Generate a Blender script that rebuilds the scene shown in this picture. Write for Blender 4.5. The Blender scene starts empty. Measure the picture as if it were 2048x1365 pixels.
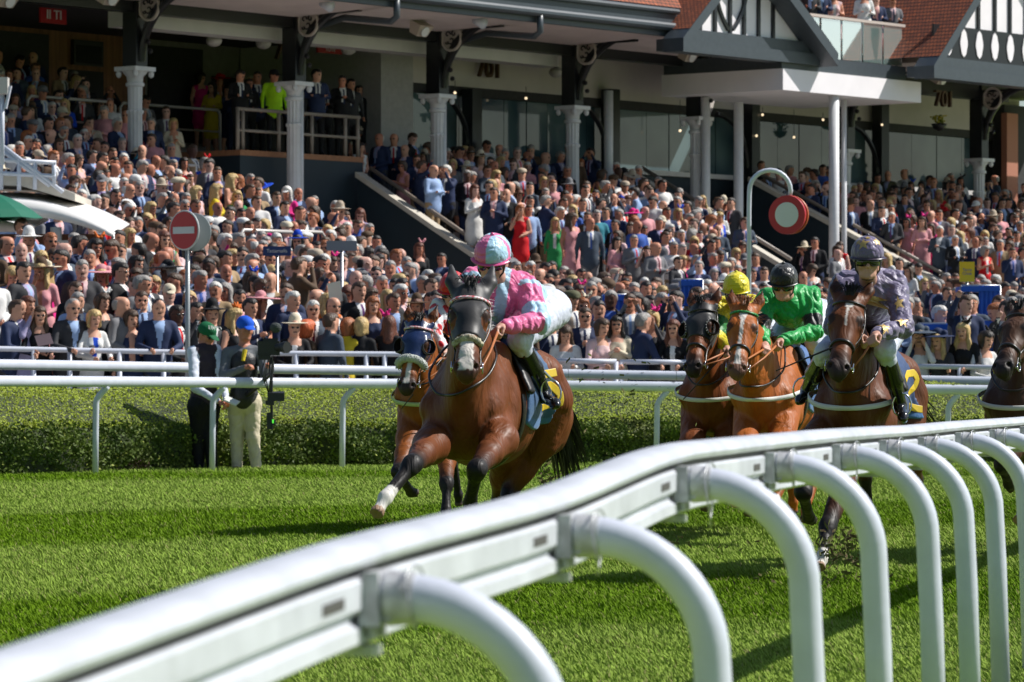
import bpy, math, random, numpy as np
from mathutils import Vector as V, Matrix
random.seed(7); RNG = np.random.default_rng(7)
scene = bpy.context.scene
# ------------------------------------------------------------------ camera, sky, sun, exposure
S = 8000.0; HY = 738.0; CZ = 1.33            # focal length in photo pixels, horizon row, eye height
def P(px, py, Y):                            # point at depth Y seen at photo pixel (px, py)
    return V(((px - 1024) / S * Y, Y, CZ + (HY - py) / S * Y))
cam = bpy.data.cameras.new("camera"); camo = bpy.data.objects.new("camera", cam)
scene.collection.objects.link(camo); scene.camera = camo
camo.location = (0, 0, CZ); camo.rotation_euler = (math.radians(90), 0, 0)
cam.sensor_width = 36; cam.lens = 36 * S / 2048; cam.shift_y = (HY - 682.5) / 2048
cam.clip_start = 0.1; cam.clip_end = 6000
cam.dof.use_dof = True; cam.dof.focus_distance = 26.5; cam.dof.aperture_fstop = 9.5
SUN_EL, SUN_AZ = 46.0, 79.0                  # degrees; azimuth clockwise from +Y
sd = V((math.sin(math.radians(SUN_AZ)) * math.cos(math.radians(SUN_EL)),
        math.cos(math.radians(SUN_AZ)) * math.cos(math.radians(SUN_EL)), math.sin(math.radians(SUN_EL))))
world = bpy.data.worlds.new("World"); scene.world = world; world.use_nodes = True
wn = world.node_tree.nodes; bg = wn["Background"]
sky = wn.new("ShaderNodeTexSky"); sky.sky_type = 'NISHITA'; sky.sun_disc = False
sky.sun_elevation = math.radians(SUN_EL); sky.sun_rotation = math.radians(SUN_AZ)
sky.air_density = 1.0; sky.dust_density = .6
world.node_tree.links.new(sky.outputs[0], bg.inputs[0]); bg.inputs[1].default_value = 0.07
sun = bpy.data.lights.new("sun", 'SUN'); sun.energy = 4.5; sun.angle = math.radians(0.5); sun.color = (1, .965, .91)
suno = bpy.data.objects.new("sun", sun); scene.collection.objects.link(suno)
suno.rotation_euler = sd.to_track_quat('Z', 'Y').to_euler()
scene.view_settings.view_transform = 'Standard'; scene.view_settings.look = 'None'
scene.view_settings.exposure = 0.38; scene.view_settings.gamma = 1
scene.view_settings.use_curve_mapping = False
scene.render.engine = 'CYCLES'
scene.cycles.max_bounces = 6; scene.cycles.diffuse_bounces = 2; scene.cycles.glossy_bounces = 3
scene.cycles.transmission_bounces = 4; scene.cycles.transparent_max_bounces = 6
COL = scene.collection
# ------------------------------------------------------------------ object helpers
def link(o): COL.objects.link(o); return o
def tag(o, label=None, cat=None, group=None, kind=None):
    if label: o['label'] = label
    if cat: o['category'] = cat
    if group: o['group'] = group
    if kind: o['kind'] = kind
    return o
def empty(name, loc=(0, 0, 0), label=None, cat=None, group=None):
    o = bpy.data.objects.new(name, None); link(o); o.location = loc; o.empty_display_size = .1
    return tag(o, label, cat, group)
def setparent(o, par):
    if par is not None:
        o.parent = par
        o.matrix_parent_inverse = Matrix.Translation(par.location).inverted() if par.parent is None else Matrix.Translation(par['wl']).inverted() if 'wl' in par else Matrix()
def mkobj(name, verts, faces, mats, parent=None, smooth=False, midx=None, cols=None, quads=None):
    """verts in world coordinates; children keep world placement under an unrotated parent"""
    me = bpy.data.meshes.new(name)
    v = np.asarray(verts, dtype=np.float32).reshape(-1, 3)
    if quads is not None:                      # fast path: (n,k) int array, every face with k corners
        q = np.asarray(quads, dtype=np.int32); n, k = q.shape
        me.vertices.add(len(v)); me.vertices.foreach_set('co', v.ravel())
        me.loops.add(n * k); me.loops.foreach_set('vertex_index', q.ravel())
        me.polygons.add(n); me.polygons.foreach_set('loop_start', np.arange(0, n * k, k, dtype=np.int32))
        me.polygons.foreach_set('loop_total', np.full(n, k, dtype=np.int32))
        me.update(calc_edges=True)
    else:
        me.from_pydata([tuple(x) for x in v.tolist()], [], faces); me.update()
    for m in (mats if isinstance(mats, (list, tuple)) else [mats]): me.materials.append(m)
    if midx is not None: me.polygons.foreach_set('material_index', np.asarray(midx, dtype=np.int32))
    if smooth: me.polygons.foreach_set('use_smooth', np.ones(len(me.polygons), dtype=bool))
    if cols is not None:
        a = me.color_attributes.new('Col', 'FLOAT_COLOR', 'POINT')
        c = np.ones((len(v), 4), dtype=np.float32); c[:, :3] = cols; a.data.foreach_set('color', c.ravel())
    o = bpy.data.objects.new(name, me); link(o)
    if parent is not None:
        o.parent = parent
        p = parent; t = V((0, 0, 0))
        while p is not None: t += p.location; p = p.parent
        o.location = (0, 0, 0)
        o.matrix_parent_inverse = Matrix.Identity(4)
        arr = v - np.array(t, dtype=np.float32)
        me.vertices.foreach_set('co', arr.ravel()); me.update()
    return o
class MB:
    """collects shapes into ONE mesh"""
    def __init__(s): s.v = []; s.f = []; s.m = []; s.mi = 0
    def add(s, vs, fs, mi=None):
        b = len(s.v); s.v += [tuple(x) for x in vs]
        for f in fs: s.f.append(tuple(b + i for i in f)); s.m.append(s.mi if mi is None else mi)
        return s
    def box(s, c, ex, ey, ez, mi=None, taper=1.0):
        """centre and three HALF-axis vectors"""
        c = V(c); ex, ey, ez = V(ex), V(ey), V(ez); vs = []
        for k in (-1, 1):
            t = taper if k > 0 else 1
            for i, j in ((-1, -1), (1, -1), (1, 1), (-1, 1)): vs.append(c + ex * i * t + ey * j * t + ez * k)
        return s.add(vs, [(3, 2, 1, 0), (4, 5, 6, 7), (0, 1, 5, 4), (1, 2, 6, 5), (2, 3, 7, 6), (3, 0, 4, 7)], mi)
    def abox(s, x0, x1, y0, y1, z0, z1, mi=None):
        return s.box(((x0 + x1) / 2, (y0 + y1) / 2, (z0 + z1) / 2), ((x1 - x0) / 2, 0, 0), (0, (y1 - y0) / 2, 0), (0, 0, (z1 - z0) / 2), mi)
    def tube(s, pts, r, n=8, mi=None, caps=True, ell=(1, 1), up=None):
        pts = [V(p) for p in pts]; m = len(pts)
        rr = list(r) if isinstance(r, (list, tuple)) else [r] * m
        vs = []; prev = None
        for i, p in enumerate(pts):
            t = (pts[min(i + 1, m - 1)] - pts[max(i - 1, 0)]).normalized()
            if prev is None:
                a = V(up) if up is not None else (V((0, 0, 1)) if abs(t.z) < .9 else V((1, 0, 0)))
            else: a = prev
            a = (a - t * a.dot(t)).normalized(); prev = a; b = t.cross(a)
            for k in range(n):
                th = 2 * math.pi * k / n
                vs.append(p + (a * math.cos(th) * ell[0] + b * math.sin(th) * ell[1]) * rr[i])
        fs = []
        for i in range(m - 1):
            for k in range(n):
                k2 = (k + 1) % n; fs.append((i * n + k, i * n + k2, (i + 1) * n + k2, (i + 1) * n + k))
        if caps: fs.append(tuple(range(n - 1, -1, -1))); fs.append(tuple((m - 1) * n + k for k in range(n)))
        return s.add(vs, fs, mi)
    def sweep(s, pts, prof, up=(0, 0, 1), mi=None, closed=True, caps=True):
        """profile [(side, height)] swept along pts"""
        pts = [V(p) for p in pts]; m = len(pts); n = len(prof); vs = []
        for i, p in enumerate(pts):
            t = (pts[min(i + 1, m - 1)] - pts[max(i - 1, 0)]).normalized(); u = V(up); u = (u - t * u.dot(t)).normalized(); b = t.cross(u)
            for (a, h) in prof: vs.append(p + b * a + u * h)
        fs = []
        for i in range(m - 1):
            for k in range(n if closed else n - 1):
                k2 = (k + 1) % n; fs.append((i * n + k, (i + 1) * n + k, (i + 1) * n + k2, i * n + k2))
        if caps and closed: fs.append(tuple(range(n))); fs.append(tuple((m - 1) * n + k for k in range(n - 1, -1, -1)))
        return s.add(vs, fs, mi)
    def prism(s, poly, vec, mi=None):
        n = len(poly); poly = [V(p) for p in poly]; vec = V(vec)
        vs = poly + [p + vec for p in poly]
        fs = [tuple(range(n - 1, -1, -1)), tuple(range(n, 2 * n))] + [(i, (i + 1) % n, n + (i + 1) % n, n + i) for i in range(n)]
        return s.add(vs, fs, mi)
    def lathe(s, base, prof, n=16, axis=(0, 0, 1), mi=None):
        ax = V(axis).normalized(); a = V((1, 0, 0)) if abs(ax.x) < .9 else V((0, 1, 0)); a = (a - ax * a.dot(ax)).normalized(); b = ax.cross(a)
        vs = []
        for (r, h) in prof:
            for k in range(n):
                th = 2 * math.pi * k / n; vs.append(V(base) + ax * h + (a * math.cos(th) + b * math.sin(th)) * max(r, 1e-4))
        m = len(prof); fs = []
        for i in range(m - 1):
            for k in range(n): k2 = (k + 1) % n; fs.append((i * n + k, i * n + k2, (i + 1) * n + k2, (i + 1) * n + k))
        fs.append(tuple(range(n - 1, -1, -1))); fs.append(tuple((m - 1) * n + k for k in range(n)))
        return s.add(vs, fs, mi)
    def ball(s, c, r, n=10, mi=None, sc=(1, 1, 1)):
        c = V(c); vs = []; m = n // 2 + 1
        for i in range(m):
            ph = math.pi * i / (m - 1)
            for k in range(n):
                th = 2 * math.pi * k / n
                vs.append(c + V((math.sin(ph) * math.cos(th) * r * sc[0], math.sin(ph) * math.sin(th) * r * sc[1], math.cos(ph) * r * sc[2])))
        fs = []
        for i in range(m - 1):
            for k in range(n): k2 = (k + 1) % n; fs.append((i * n + k, (i + 1) * n + k, (i + 1) * n + k2, i * n + k2))
        return s.add(vs, fs, mi)
    def build(s, name, mats, parent=None, smooth=False, autosmooth=False):
        o = mkobj(name, s.v, s.f, mats, parent, smooth, s.m if any(s.m) else None)
        if autosmooth:
            try: o.data.set_sharp_from_angle(angle=math.radians(40))
            except Exception: pass
            o.data.polygons.foreach_set('use_smooth', np.ones(len(o.data.polygons), dtype=bool))
        return o
# ------------------------------------------------------------------ materials
MATS = {}
def mat(name, col=(.5, .5, .5), rough=.6, metal=0, var=0., vscale=8, bump=0., bscale=40, spec=.5, attr=False, coat=0, emit=None, trans=0, sheen=0, stretch=None, col2=None, aniso=None, coords='Object'):
    if name in MATS: return MATS[name]
    m = bpy.data.materials.new(name); m.use_nodes = True; nt = m.node_tree; N = nt.nodes; L = nt.links
    b = N["Principled BSDF"]; MATS[name] = m
    b.inputs['Base Color'].default_value = (*col, 1); b.inputs['Roughness'].default_value = rough
    b.inputs['Metallic'].default_value = metal; b.inputs['Specular IOR Level'].default_value = spec
    b.inputs['Coat Weight'].default_value = coat; b.inputs['Transmission Weight'].default_value = trans
    b.inputs['Sheen Weight'].default_value = sheen
    if emit: b.inputs['Emission Color'].default_value = (*emit[0], 1); b.inputs['Emission Strength'].default_value = emit[1]
    tc = None
    def coord():
        nonlocal tc
        if tc is None:
            t = N.new('ShaderNodeTexCoord'); tc = t.outputs[coords]
            if stretch:
                mp = N.new('ShaderNodeMapping'); mp.inputs['Scale'].default_value = stretch; L.new(tc, mp.inputs[0]); tc = mp.outputs[0]
        return tc
    src = None
    if attr:
        a = N.new('ShaderNodeAttribute'); a.attribute_name = 'Col'; src = a.outputs['Color']; L.new(src, b.inputs['Base Color'])
    if var > 0 or col2:
        n = N.new('ShaderNodeTexNoise'); n.inputs['Scale'].default_value = vscale; n.inputs['Detail'].default_value = 5; L.new(coord(), n.inputs['Vector'])
        if col2:
            r = N.new('ShaderNodeValToRGB'); r.color_ramp.elements[0].position = .38; r.color_ramp.elements[1].position = .62
            r.color_ramp.elements[0].color = (*col, 1); r.color_ramp.elements[1].color = (*col2, 1); L.new(n.outputs['Fac'], r.inputs[0]); L.new(r.outputs[0], b.inputs['Base Color'])
        else:
            h = N.new('ShaderNodeHueSaturation'); mr = N.new('ShaderNodeMapRange'); mr.inputs[1].default_value = .3; mr.inputs[2].default_value = .7
            mr.inputs[3].default_value = 1 - var; mr.inputs[4].default_value = 1 + var; L.new(n.outputs['Fac'], mr.inputs[0]); L.new(mr.outputs[0], h.inputs['Value'])
            if src: L.new(src, h.inputs['Color'])
            else: h.inputs['Color'].default_value = (*col, 1)
            L.new(h.outputs[0], b.inputs['Base Color'])
    if bump > 0:
        n2 = N.new('ShaderNodeTexNoise'); n2.inputs['Scale'].default_value = bscale; n2.inputs['Detail'].default_value = 4; L.new(coord(), n2.inputs['Vector'])
        bp = N.new('ShaderNodeBump'); bp.inputs['Strength'].default_value = bump; bp.inputs['Distance'].default_value = .02
        L.new(n2.outputs['Fac'], bp.inputs['Height']); L.new(bp.outputs[0], b.inputs['Normal'])
    return m
# ------------------------------------------------------------------ implicit modelling (smooth-blended tapered capsules -> one continuous skin)
def surface_nets(D, o, h):
    """D: scalar grid, negative inside. returns verts, quads"""
    ins = D < 0
    c = np.zeros(tuple(n - 1 for n in D.shape), dtype=np.uint8)
    for i in (0, 1):
        for j in (0, 1):
            for k in (0, 1): c += ins[i:ins.shape[0] - 1 + i, j:ins.shape[1] - 1 + j, k:ins.shape[2] - 1 + k]
    act = (c > 0) & (c < 8); idx = -np.ones(act.shape, dtype=np.int64); cells = np.argwhere(act); idx[act] = np.arange(len(cells))
    acc = np.zeros((len(cells), 3)); cnt = np.zeros(len(cells)); ci = cells
    corner = {}
    for i in (0, 1):
        for j in (0, 1):
            for k in (0, 1): corner[(i, j, k)] = D[ci[:, 0] + i, ci[:, 1] + j, ci[:, 2] + k]
    for ax in range(3):
        for a in (0, 1):
            for b in (0, 1):
                p = [0, 0, 0]; q = [0, 0, 0]; oth = [x for x in range(3) if x != ax]
                p[oth[0]] = a; p[oth[1]] = b; q[:] = p; q[ax] = 1
                d0 = corner[tuple(p)]; d1 = corner[tuple(q)]; m = (d0 < 0) != (d1 < 0)
                t = np.where(m, d0 / np.where(m, d0 - d1, 1), 0)
                pt = np.zeros((len(cells), 3)); pt[:, ax] = t; pt[:, oth[0]] = a; pt[:, oth[1]] = b
                acc[m] += pt[m]; cnt[m] += 1
    verts = (cells + acc / cnt[:, None]) * h + np.array(o)
    quads = []
    for ax in range(3):
        sl0 = [slice(None)] * 3; sl1 = [slice(None)] * 3; sl0[ax] = slice(0, -1); sl1[ax] = slice(1, None)
        A = ins[tuple(sl0)]; B = ins[tuple(sl1)]; o1, o2 = [x for x in range(3) if x != ax]
        e = np.argwhere(A != B); keep = (e[:, o1] > 0) & (e[:, o2] > 0) & (e[:, o1] < D.shape[o1] - 1) & (e[:, o2] < D.shape[o2] - 1); e = e[keep]
        flip = A[tuple(e.T)]
        def g(d1, d2):
            x = e.copy(); x[:, o1] += d1; x[:, o2] += d2; return idx[tuple(x.T)]
        q = np.stack([g(-1, -1), g(0, -1), g(0, 0), g(-1, 0)], 1)
        if ax == 1: flip = ~flip
        q[~flip] = q[~flip][:, ::-1]
        quads.append(q)
    return verts, np.concatenate(quads)
class Sdf:
    def __init__(s): s.p = []; s.R = np.eye(3); s.o = np.zeros(3)
    def frame(s, R=None, o=None):
        """R rows = local axes in world, o = origin"""
        s.R = np.eye(3) if R is None else np.array(R, dtype=float); s.o = np.zeros(3) if o is None else np.array(o, dtype=float)
    def cone(s, a, b, ra, rb=None, k=.03, sc=(1, 1, 1), t=0, sub=False):
        rb = ra if rb is None else rb
        s.p.append((np.array(a, float), np.array(b, float), ra, rb, k, np.array(sc, float), t, sub, s.R, s.o)); return s
    def sph(s, c, r, k=.03, sc=(1, 1, 1), t=0, sub=False): return s.cone(c, np.array(c, float) + np.array([1e-4, 0, 0]), r, r, k, sc, t, sub)
    def dist(s, pr, Q):
        a, b, ra, rb, k, sc, t, sub, R, o = pr
        q = (Q - o) @ R.T; c = (a + b) / 2
        q = (q - c) / sc; A = (a - c) / sc; B = (b - c) / sc; m = sc.min()
        ba = B - A; L2 = ba @ ba; w = q - A
        tt = np.clip(w @ ba / max(L2, 1e-9), 0, 1)
        d = np.linalg.norm(w - tt[..., None] * ba, axis=-1) - (ra + (rb - ra) * tt)
        return d * (m if m < 1 else 1)
    def bbox(s, pad=.02):
        lo = np.full(3, 1e9); hi = -lo
        for pr in s.p:
            if pr[7]: continue
            l, h = s.pb(pr, pad); lo = np.minimum(lo, l); hi = np.maximum(hi, h)
        return lo, hi
    def pb(s, pr, pad):
        a, b, ra, rb, k, sc, t, sub, R, o = pr; r = max(ra, rb) * max(sc) ; A = R.T @ a + o; B = R.T @ b + o
        return np.minimum(A, B) - r - pad, np.maximum(A, B) + r + pad
    def grid(s, h, lo=None, hi=None):
        l0, h0 = s.bbox(3 * h)
        lo = l0 if lo is None else np.maximum(l0, lo); hi = h0 if hi is None else np.minimum(h0, hi)
        n = np.maximum(np.ceil((hi - lo) / h).astype(int) + 1, 4); D = np.full(tuple(n), .5)
        xs = [lo[i] + h * np.arange(n[i]) for i in range(3)]
        for sub in (False, True):
            for pr in s.p:
                if pr[7] != sub: continue
                l, hh = s.pb(pr, pr[4] + 2.5 * h)
                i0 = np.clip(np.floor((l - lo) / h).astype(int), 0, n); i1 = np.clip(np.ceil((hh - lo) / h).astype(int) + 1, 0, n)
                if (i1 <= i0).any(): continue
                sl = tuple(slice(i0[i], i1[i]) for i in range(3))
                Q = np.stack(np.meshgrid(*[xs[i][sl[i]] for i in range(3)], indexing='ij'), -1)
                d = s.dist(pr, Q); k = pr[4]; cur = D[sl]
                if not sub:
                    e = np.maximum(k - np.abs(cur - d), 0) / k; D[sl] = np.minimum(cur, d) - e * e * k * .25
                else:
                    e = np.maximum(k - np.abs(cur + d), 0) / k; D[sl] = np.maximum(cur, -d) + e * e * k * .25
        return D, lo
    def f(s, Q):
        """field at points"""
        Q = np.asarray(Q, float); D = np.full(Q.shape[:-1], 5.)
        for sub in (False, True):
            for pr in s.p:
                if pr[7] != sub: continue
                d = s.dist(pr, Q); k = pr[4]
                if not sub: e = np.maximum(k - np.abs(D - d), 0) / k; D = np.minimum(D, d) - e * e * k * .25
                else: e = np.maximum(k - np.abs(D + d), 0) / k; D = np.maximum(D, -d) + e * e * k * .25
        return D
    def grad(s, Q, e=.004):
        Q = np.asarray(Q, float); K = np.array([[1, -1, -1], [-1, -1, 1], [-1, 1, -1], [1, 1, 1.]]) * e
        w = s.f(Q[None] + K[(slice(None),) + (None,) * (Q.ndim - 1)]); g = np.tensordot(w, K, axes=(0, 0)) / (4 * e * e)
        return g / (np.linalg.norm(g, axis=-1, keepdims=True) + 1e-9)
    def project(s, Q, off=0., it=5):
        Q = np.array(Q, float)
        for _ in range(it): Q = Q - s.grad(Q) * (s.f(Q) - off)[..., None]
        return Q
    def sub(s, keep):
        o = Sdf(); o.p = [p for i, p in enumerate(s.p) if keep(i, p)]; return o
    def tags(s, Q):
        best = np.full(len(Q), 1e9); tg = np.zeros(len(Q), dtype=int); par = np.zeros(len(Q)); pid = np.zeros(len(Q), dtype=int)
        for n, pr in enumerate(s.p):
            if pr[7]: continue
            d = s.dist(pr, Q); m = d < best; best[m] = d[m]; tg[m] = pr[6]; pid[m] = n
        return tg, pid
    def mesh(s, h, cut=None, off=0., lo=None, hi=None, smooth=0):
        D, lo_ = s.grid(h, lo, hi); D = D - off
        if cut is not None:
            n = D.shape; Q = np.stack(np.meshgrid(*[lo_[i] + h * np.arange(n[i]) for i in range(3)], indexing='ij'), -1)
            D = np.maximum(D, cut(Q))
        D[0], D[-1] = .5, .5; D[:, 0], D[:, -1] = .5, .5; D[:, :, 0], D[:, :, -1] = .5, .5
        v, q = surface_nets(D, lo_, h)
        for _ in range(smooth):
            acc = np.zeros_like(v); c = np.zeros(len(v))
            for i in range(4):
                a, b = q[:, i], q[:, (i + 1) % 4]; np.add.at(acc, a, v[b]); np.add.at(acc, b, v[a]); np.add.at(c, a, 1); np.add.at(c, b, 1)
            v = v * .5 + acc / np.maximum(c, 1)[:, None] * .5
        return v, q
def unit(a): a = np.array(a, float); return a / (np.linalg.norm(a) + 1e-9)
def frame_from(x, z):
    """rows: x axis, y axis, z axis (z made perpendicular to x)"""
    x = unit(x); z = np.array(z, float); z = unit(z - x * (z @ x)); y = np.cross(z, x); return np.array([x, y, z])
def vnoise(Q, sc=1., seed=0):
    """cheap smooth pseudo-noise in numpy"""
    r = np.random.default_rng(seed); o = np.zeros(Q.shape[:-1])
    for i in range(7):
        d = r.normal(size=3); d /= np.linalg.norm(d); f = sc * (1 + i * .45); o += np.sin(Q @ d * f * 6.28 + r.uniform(0, 6.28)) / 7
    return o
# ------------------------------------------------------------------ setting: turf, slope, grass
WHITE = mat('rail_white', (.60, .63, .72), .38, var=.07, vscale=7, bump=.04, bscale=30)
RAILW = mat('rail_white_weathered', (.56, .58, .63), .42, var=.13, vscale=5, bump=.10, bscale=24)
def ground_z(X, Y):
    return np.clip((np.asarray(Y) - 28) / 16, 0, 1) * .10
def turf_material():
    m = bpy.data.materials.new('turf'); m.use_nodes = True; nt = m.node_tree; N = nt.nodes; L = nt.links; b = N["Principled BSDF"]
    tc = N.new('ShaderNodeTexCoord')
    def noise(sc, det=4, st=(1, 1, 1)):
        mp = N.new('ShaderNodeMapping'); mp.inputs['Scale'].default_value = st; L.new(tc.outputs['Object'], mp.inputs[0])
        n = N.new('ShaderNodeTexNoise'); n.inputs['Scale'].default_value = sc; n.inputs['Detail'].default_value = det; L.new(mp.outputs[0], n.inputs['Vector']); return n.outputs['Fac']
    a = N.new('ShaderNodeAttribute'); a.attribute_name = 'Col'
    r = N.new('ShaderNodeValToRGB'); r.color_ramp.elements[0].position = .3; r.color_ramp.elements[1].position = .7
    r.color_ramp.elements[0].color = (.55, .6, .5, 1); r.color_ramp.elements[1].color = (1.35, 1.3, 1.3, 1); L.new(noise(30, 6), r.inputs[0])
    mx = N.new('ShaderNodeMix'); mx.data_type = 'RGBA'; mx.blend_type = 'MULTIPLY'; mx.inputs[0].default_value = 1
    L.new(a.outputs['Color'], mx.inputs[6]); L.new(r.outputs[0], mx.inputs[7]); L.new(mx.outputs[2], b.inputs['Base Color'])
    b.inputs['Roughness'].default_value = .8; b.inputs['Specular IOR Level'].default_value = .2
    bp = N.new('ShaderNodeBump'); bp.inputs['Strength'].default_value = .4; bp.inputs['Distance'].default_value = .01
    L.new(noise(55, 5), bp.inputs['Height']); L.new(bp.outputs[0], b.inputs['Normal']); return m
# mowing stripes run along the course: distance measured from the outer rail curve
RAILP = [(-9.0, 40.6), (-6.9, 42.6), (-4.83, 46.2), (-3.59, 47.7), (-2.09, 49.0), (-.15, 49.7), (1.8, 50.1), (3.64, 50.4), (5.5, 50.6), (7.6, 50.7), (11, 50.6)]
def railY(X): xs, ys = zip(*RAILP); return np.interp(X, xs, ys)
def stripe(X, Y):
    """0..1 : light band or dark band of the mowing"""
    X = np.asarray(X, float); Y = np.asarray(Y, float)
    m = np.interp(Y, [20, 29, 35, 44, 50], [1.8, 1.75, 1.4, .54, .3]); q = Y - m * 4 * (1 - np.exp(-(np.clip(X, -9, 30) + 5) / 4))
    q = q + .25 * vnoise(np.stack([X, Y, 0 * X], -1), .22, 31)
    edges = np.array([-60, 0, 5.5, 10, 15, 20.0, 27.3, 33.9, 43.2, 46.5, 80.]); out = 0 * q
    for i in range(1, len(edges) - 1): out = out + (1 if i % 2 else -1) * (1 / (1 + np.exp(-np.clip((q - edges[i]) / .22, -30, 30))))
    return np.clip(out, 0, 1)
C_DARK = np.array([.100, .185, .0]); C_LITE = np.array([.210, .300, .045])
def turf_col(X, Y):
    w = stripe(X, Y)[..., None]
    n = vnoise(np.stack([X, Y, 0 * X], -1), .35, 5)[..., None]
    w = np.clip(w * .95 + .03 + n * .15, 0, 1)
    c = C_DARK * (1 - w) + C_LITE * w
    return c * (1 + .18 * vnoise(np.stack([X, Y, 0 * X], -1), .8, 9)[..., None])
def make_ground():
    xs = np.concatenate([[-3000, -600, -150, -60, -30], np.arange(-16, 24, .25), [30, 60, 150, 600, 3000]])
    ys = np.concatenate([[-3000, -600, -120, -40, -10, 0, 6, 10], np.arange(13, 56, .25), [58, 62, 70, 90, 120, 200, 600, 3000]])
    X, Y = np.meshgrid(xs, ys, indexing='ij'); Z = ground_z(X, Y) + .012 * vnoise(np.stack([X, Y, 0 * X], -1), .3, 2) * (np.abs(X) < 25)
    v = np.stack([X, Y, Z], -1).reshape(-1, 3); n, m = X.shape
    i, j = np.meshgrid(np.arange(n - 1), np.arange(m - 1), indexing='ij'); a = (i * m + j).ravel()
    q = np.stack([a, a + m, a + m + 1, a + 1], 1)
    o = mkobj('ground', v, None, turf_material(), smooth=True, quads=q, cols=turf_col(X, Y).reshape(-1, 3)); tag(o, kind='structure')
make_ground()
GRASSM = mat('grass_blades', (.1, .2, .02), .8, attr=True, spec=.12)
def make_grass():
    N = 850000
    # more blades nearer the camera, inside the picture's field plus a margin
    t = RNG.random(N) ** 1.25; Y = 15.5 + t * 36; X = (RNG.random(N) * 2 - 1) * (Y * .142 + .8)
    keep = Y < railY(X) + 2.0; X, Y = X[keep], Y[keep]; n = len(X)
    sc = .75 + Y / 34
    hgt = (.014 + .019 * RNG.random(n)) * sc ** .6; w = (.0018 + .0020 * RNG.random(n)) * sc
    clump = vnoise(np.stack([X, Y, 0 * X], -1), 1.3, 4); hgt *= (1 + .5 * clump)
    th = RNG.random(n) * 6.283; lean = .4 + RNG.random(n) * .7; la = RNG.normal(2.6, .9, n)
    base = np.stack([X, Y, ground_z(X, Y) - .004], -1)
    dx = np.stack([np.cos(th) * w, np.sin(th) * w, 0 * w], -1)
    tip = base + np.stack([np.cos(la) * lean * hgt, np.sin(la) * lean * hgt, hgt], -1)
    mid = base * .45 + tip * .55; mid[:, 2] += hgt * .12
    v = np.stack([base - dx, base + dx, mid + dx * .8, mid - dx * .8, tip], 1).reshape(-1, 3)
    c = turf_col(X, Y) * (.8 + .55 * RNG.random((n, 1)) ** 1.3); dry = RNG.random(n) < .05; c[dry] = np.array([.26, .25, .09])
    c = np.repeat(c, 5, 0); k = np.arange(n) * 5
    q = np.concatenate([np.stack([k, k + 1, k + 2, k + 3], 1), np.stack([k + 3, k + 2, k + 4, k + 4], 1)])
    tri = np.concatenate([np.stack([k, k + 1, k + 2], 1), np.stack([k, k + 2, k + 3], 1), np.stack([k + 3, k + 2, k + 4], 1)])
    o = mkobj('grass', v, None, GRASSM, quads=tri, cols=c); tag(o, 'short mown racecourse grass in light and dark stripes', 'grass', kind='stuff')
make_grass()
# ------------------------------------------------------------------ near running rail (goose-neck posts)
NEAR = [(1.5, -1.26, .80), (3.1, -.93, .868), (4.7, -.60, .932), (6.3, -.27, .999), (7.9, .055, 1.024), (9.5, .352, 1.088), (11.2, .667, 1.080), (12.8, .986, 1.073),
        (14.4, 1.28, 1.058), (16.0, 1.58, 1.041), (17.6, 1.907, 1.034), (19.2, 2.25, 1.024), (20.8, 2.60, 1.013), (22.4, 2.95, 1.005), (24.0, 3.31, 1.0), (25.6, 3.68, 1.0), (27.2, 4.06, 1.0), (28.8, 4.45, 1.0), (30.4, 4.85, 1.0), (32.0, 5.26, 1.0)]
NY = np.array([a[0] for a in NEAR]); NX = np.array([a[1] for a in NEAR]); NZ = np.array([a[2] for a in NEAR])
def smoothpath(ts, A, B, n):
    t = np.linspace(ts[0], ts[-1], n); a = np.interp(t, ts, A); b = np.interp(t, ts, B)
    k = np.ones(9) / 9; pa = np.convolve(np.pad(a, 4, mode='reflect', reflect_type='odd'), k, 'valid'); pb = np.convolve(np.pad(b, 4, mode='reflect', reflect_type='odd'), k, 'valid')
    return t, pa, pb
STEEL = mat('galvanised_steel', (.42, .43, .44), .4, metal=.7, var=.1, vscale=30)
DIRTW = mat('dirty_white_bracket', (.56, .57, .59), .45, col2=(.36, .36, .37), vscale=25, bump=.1)
DARKG = mat('dark_groove', (.08, .075, .07), .7)
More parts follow.
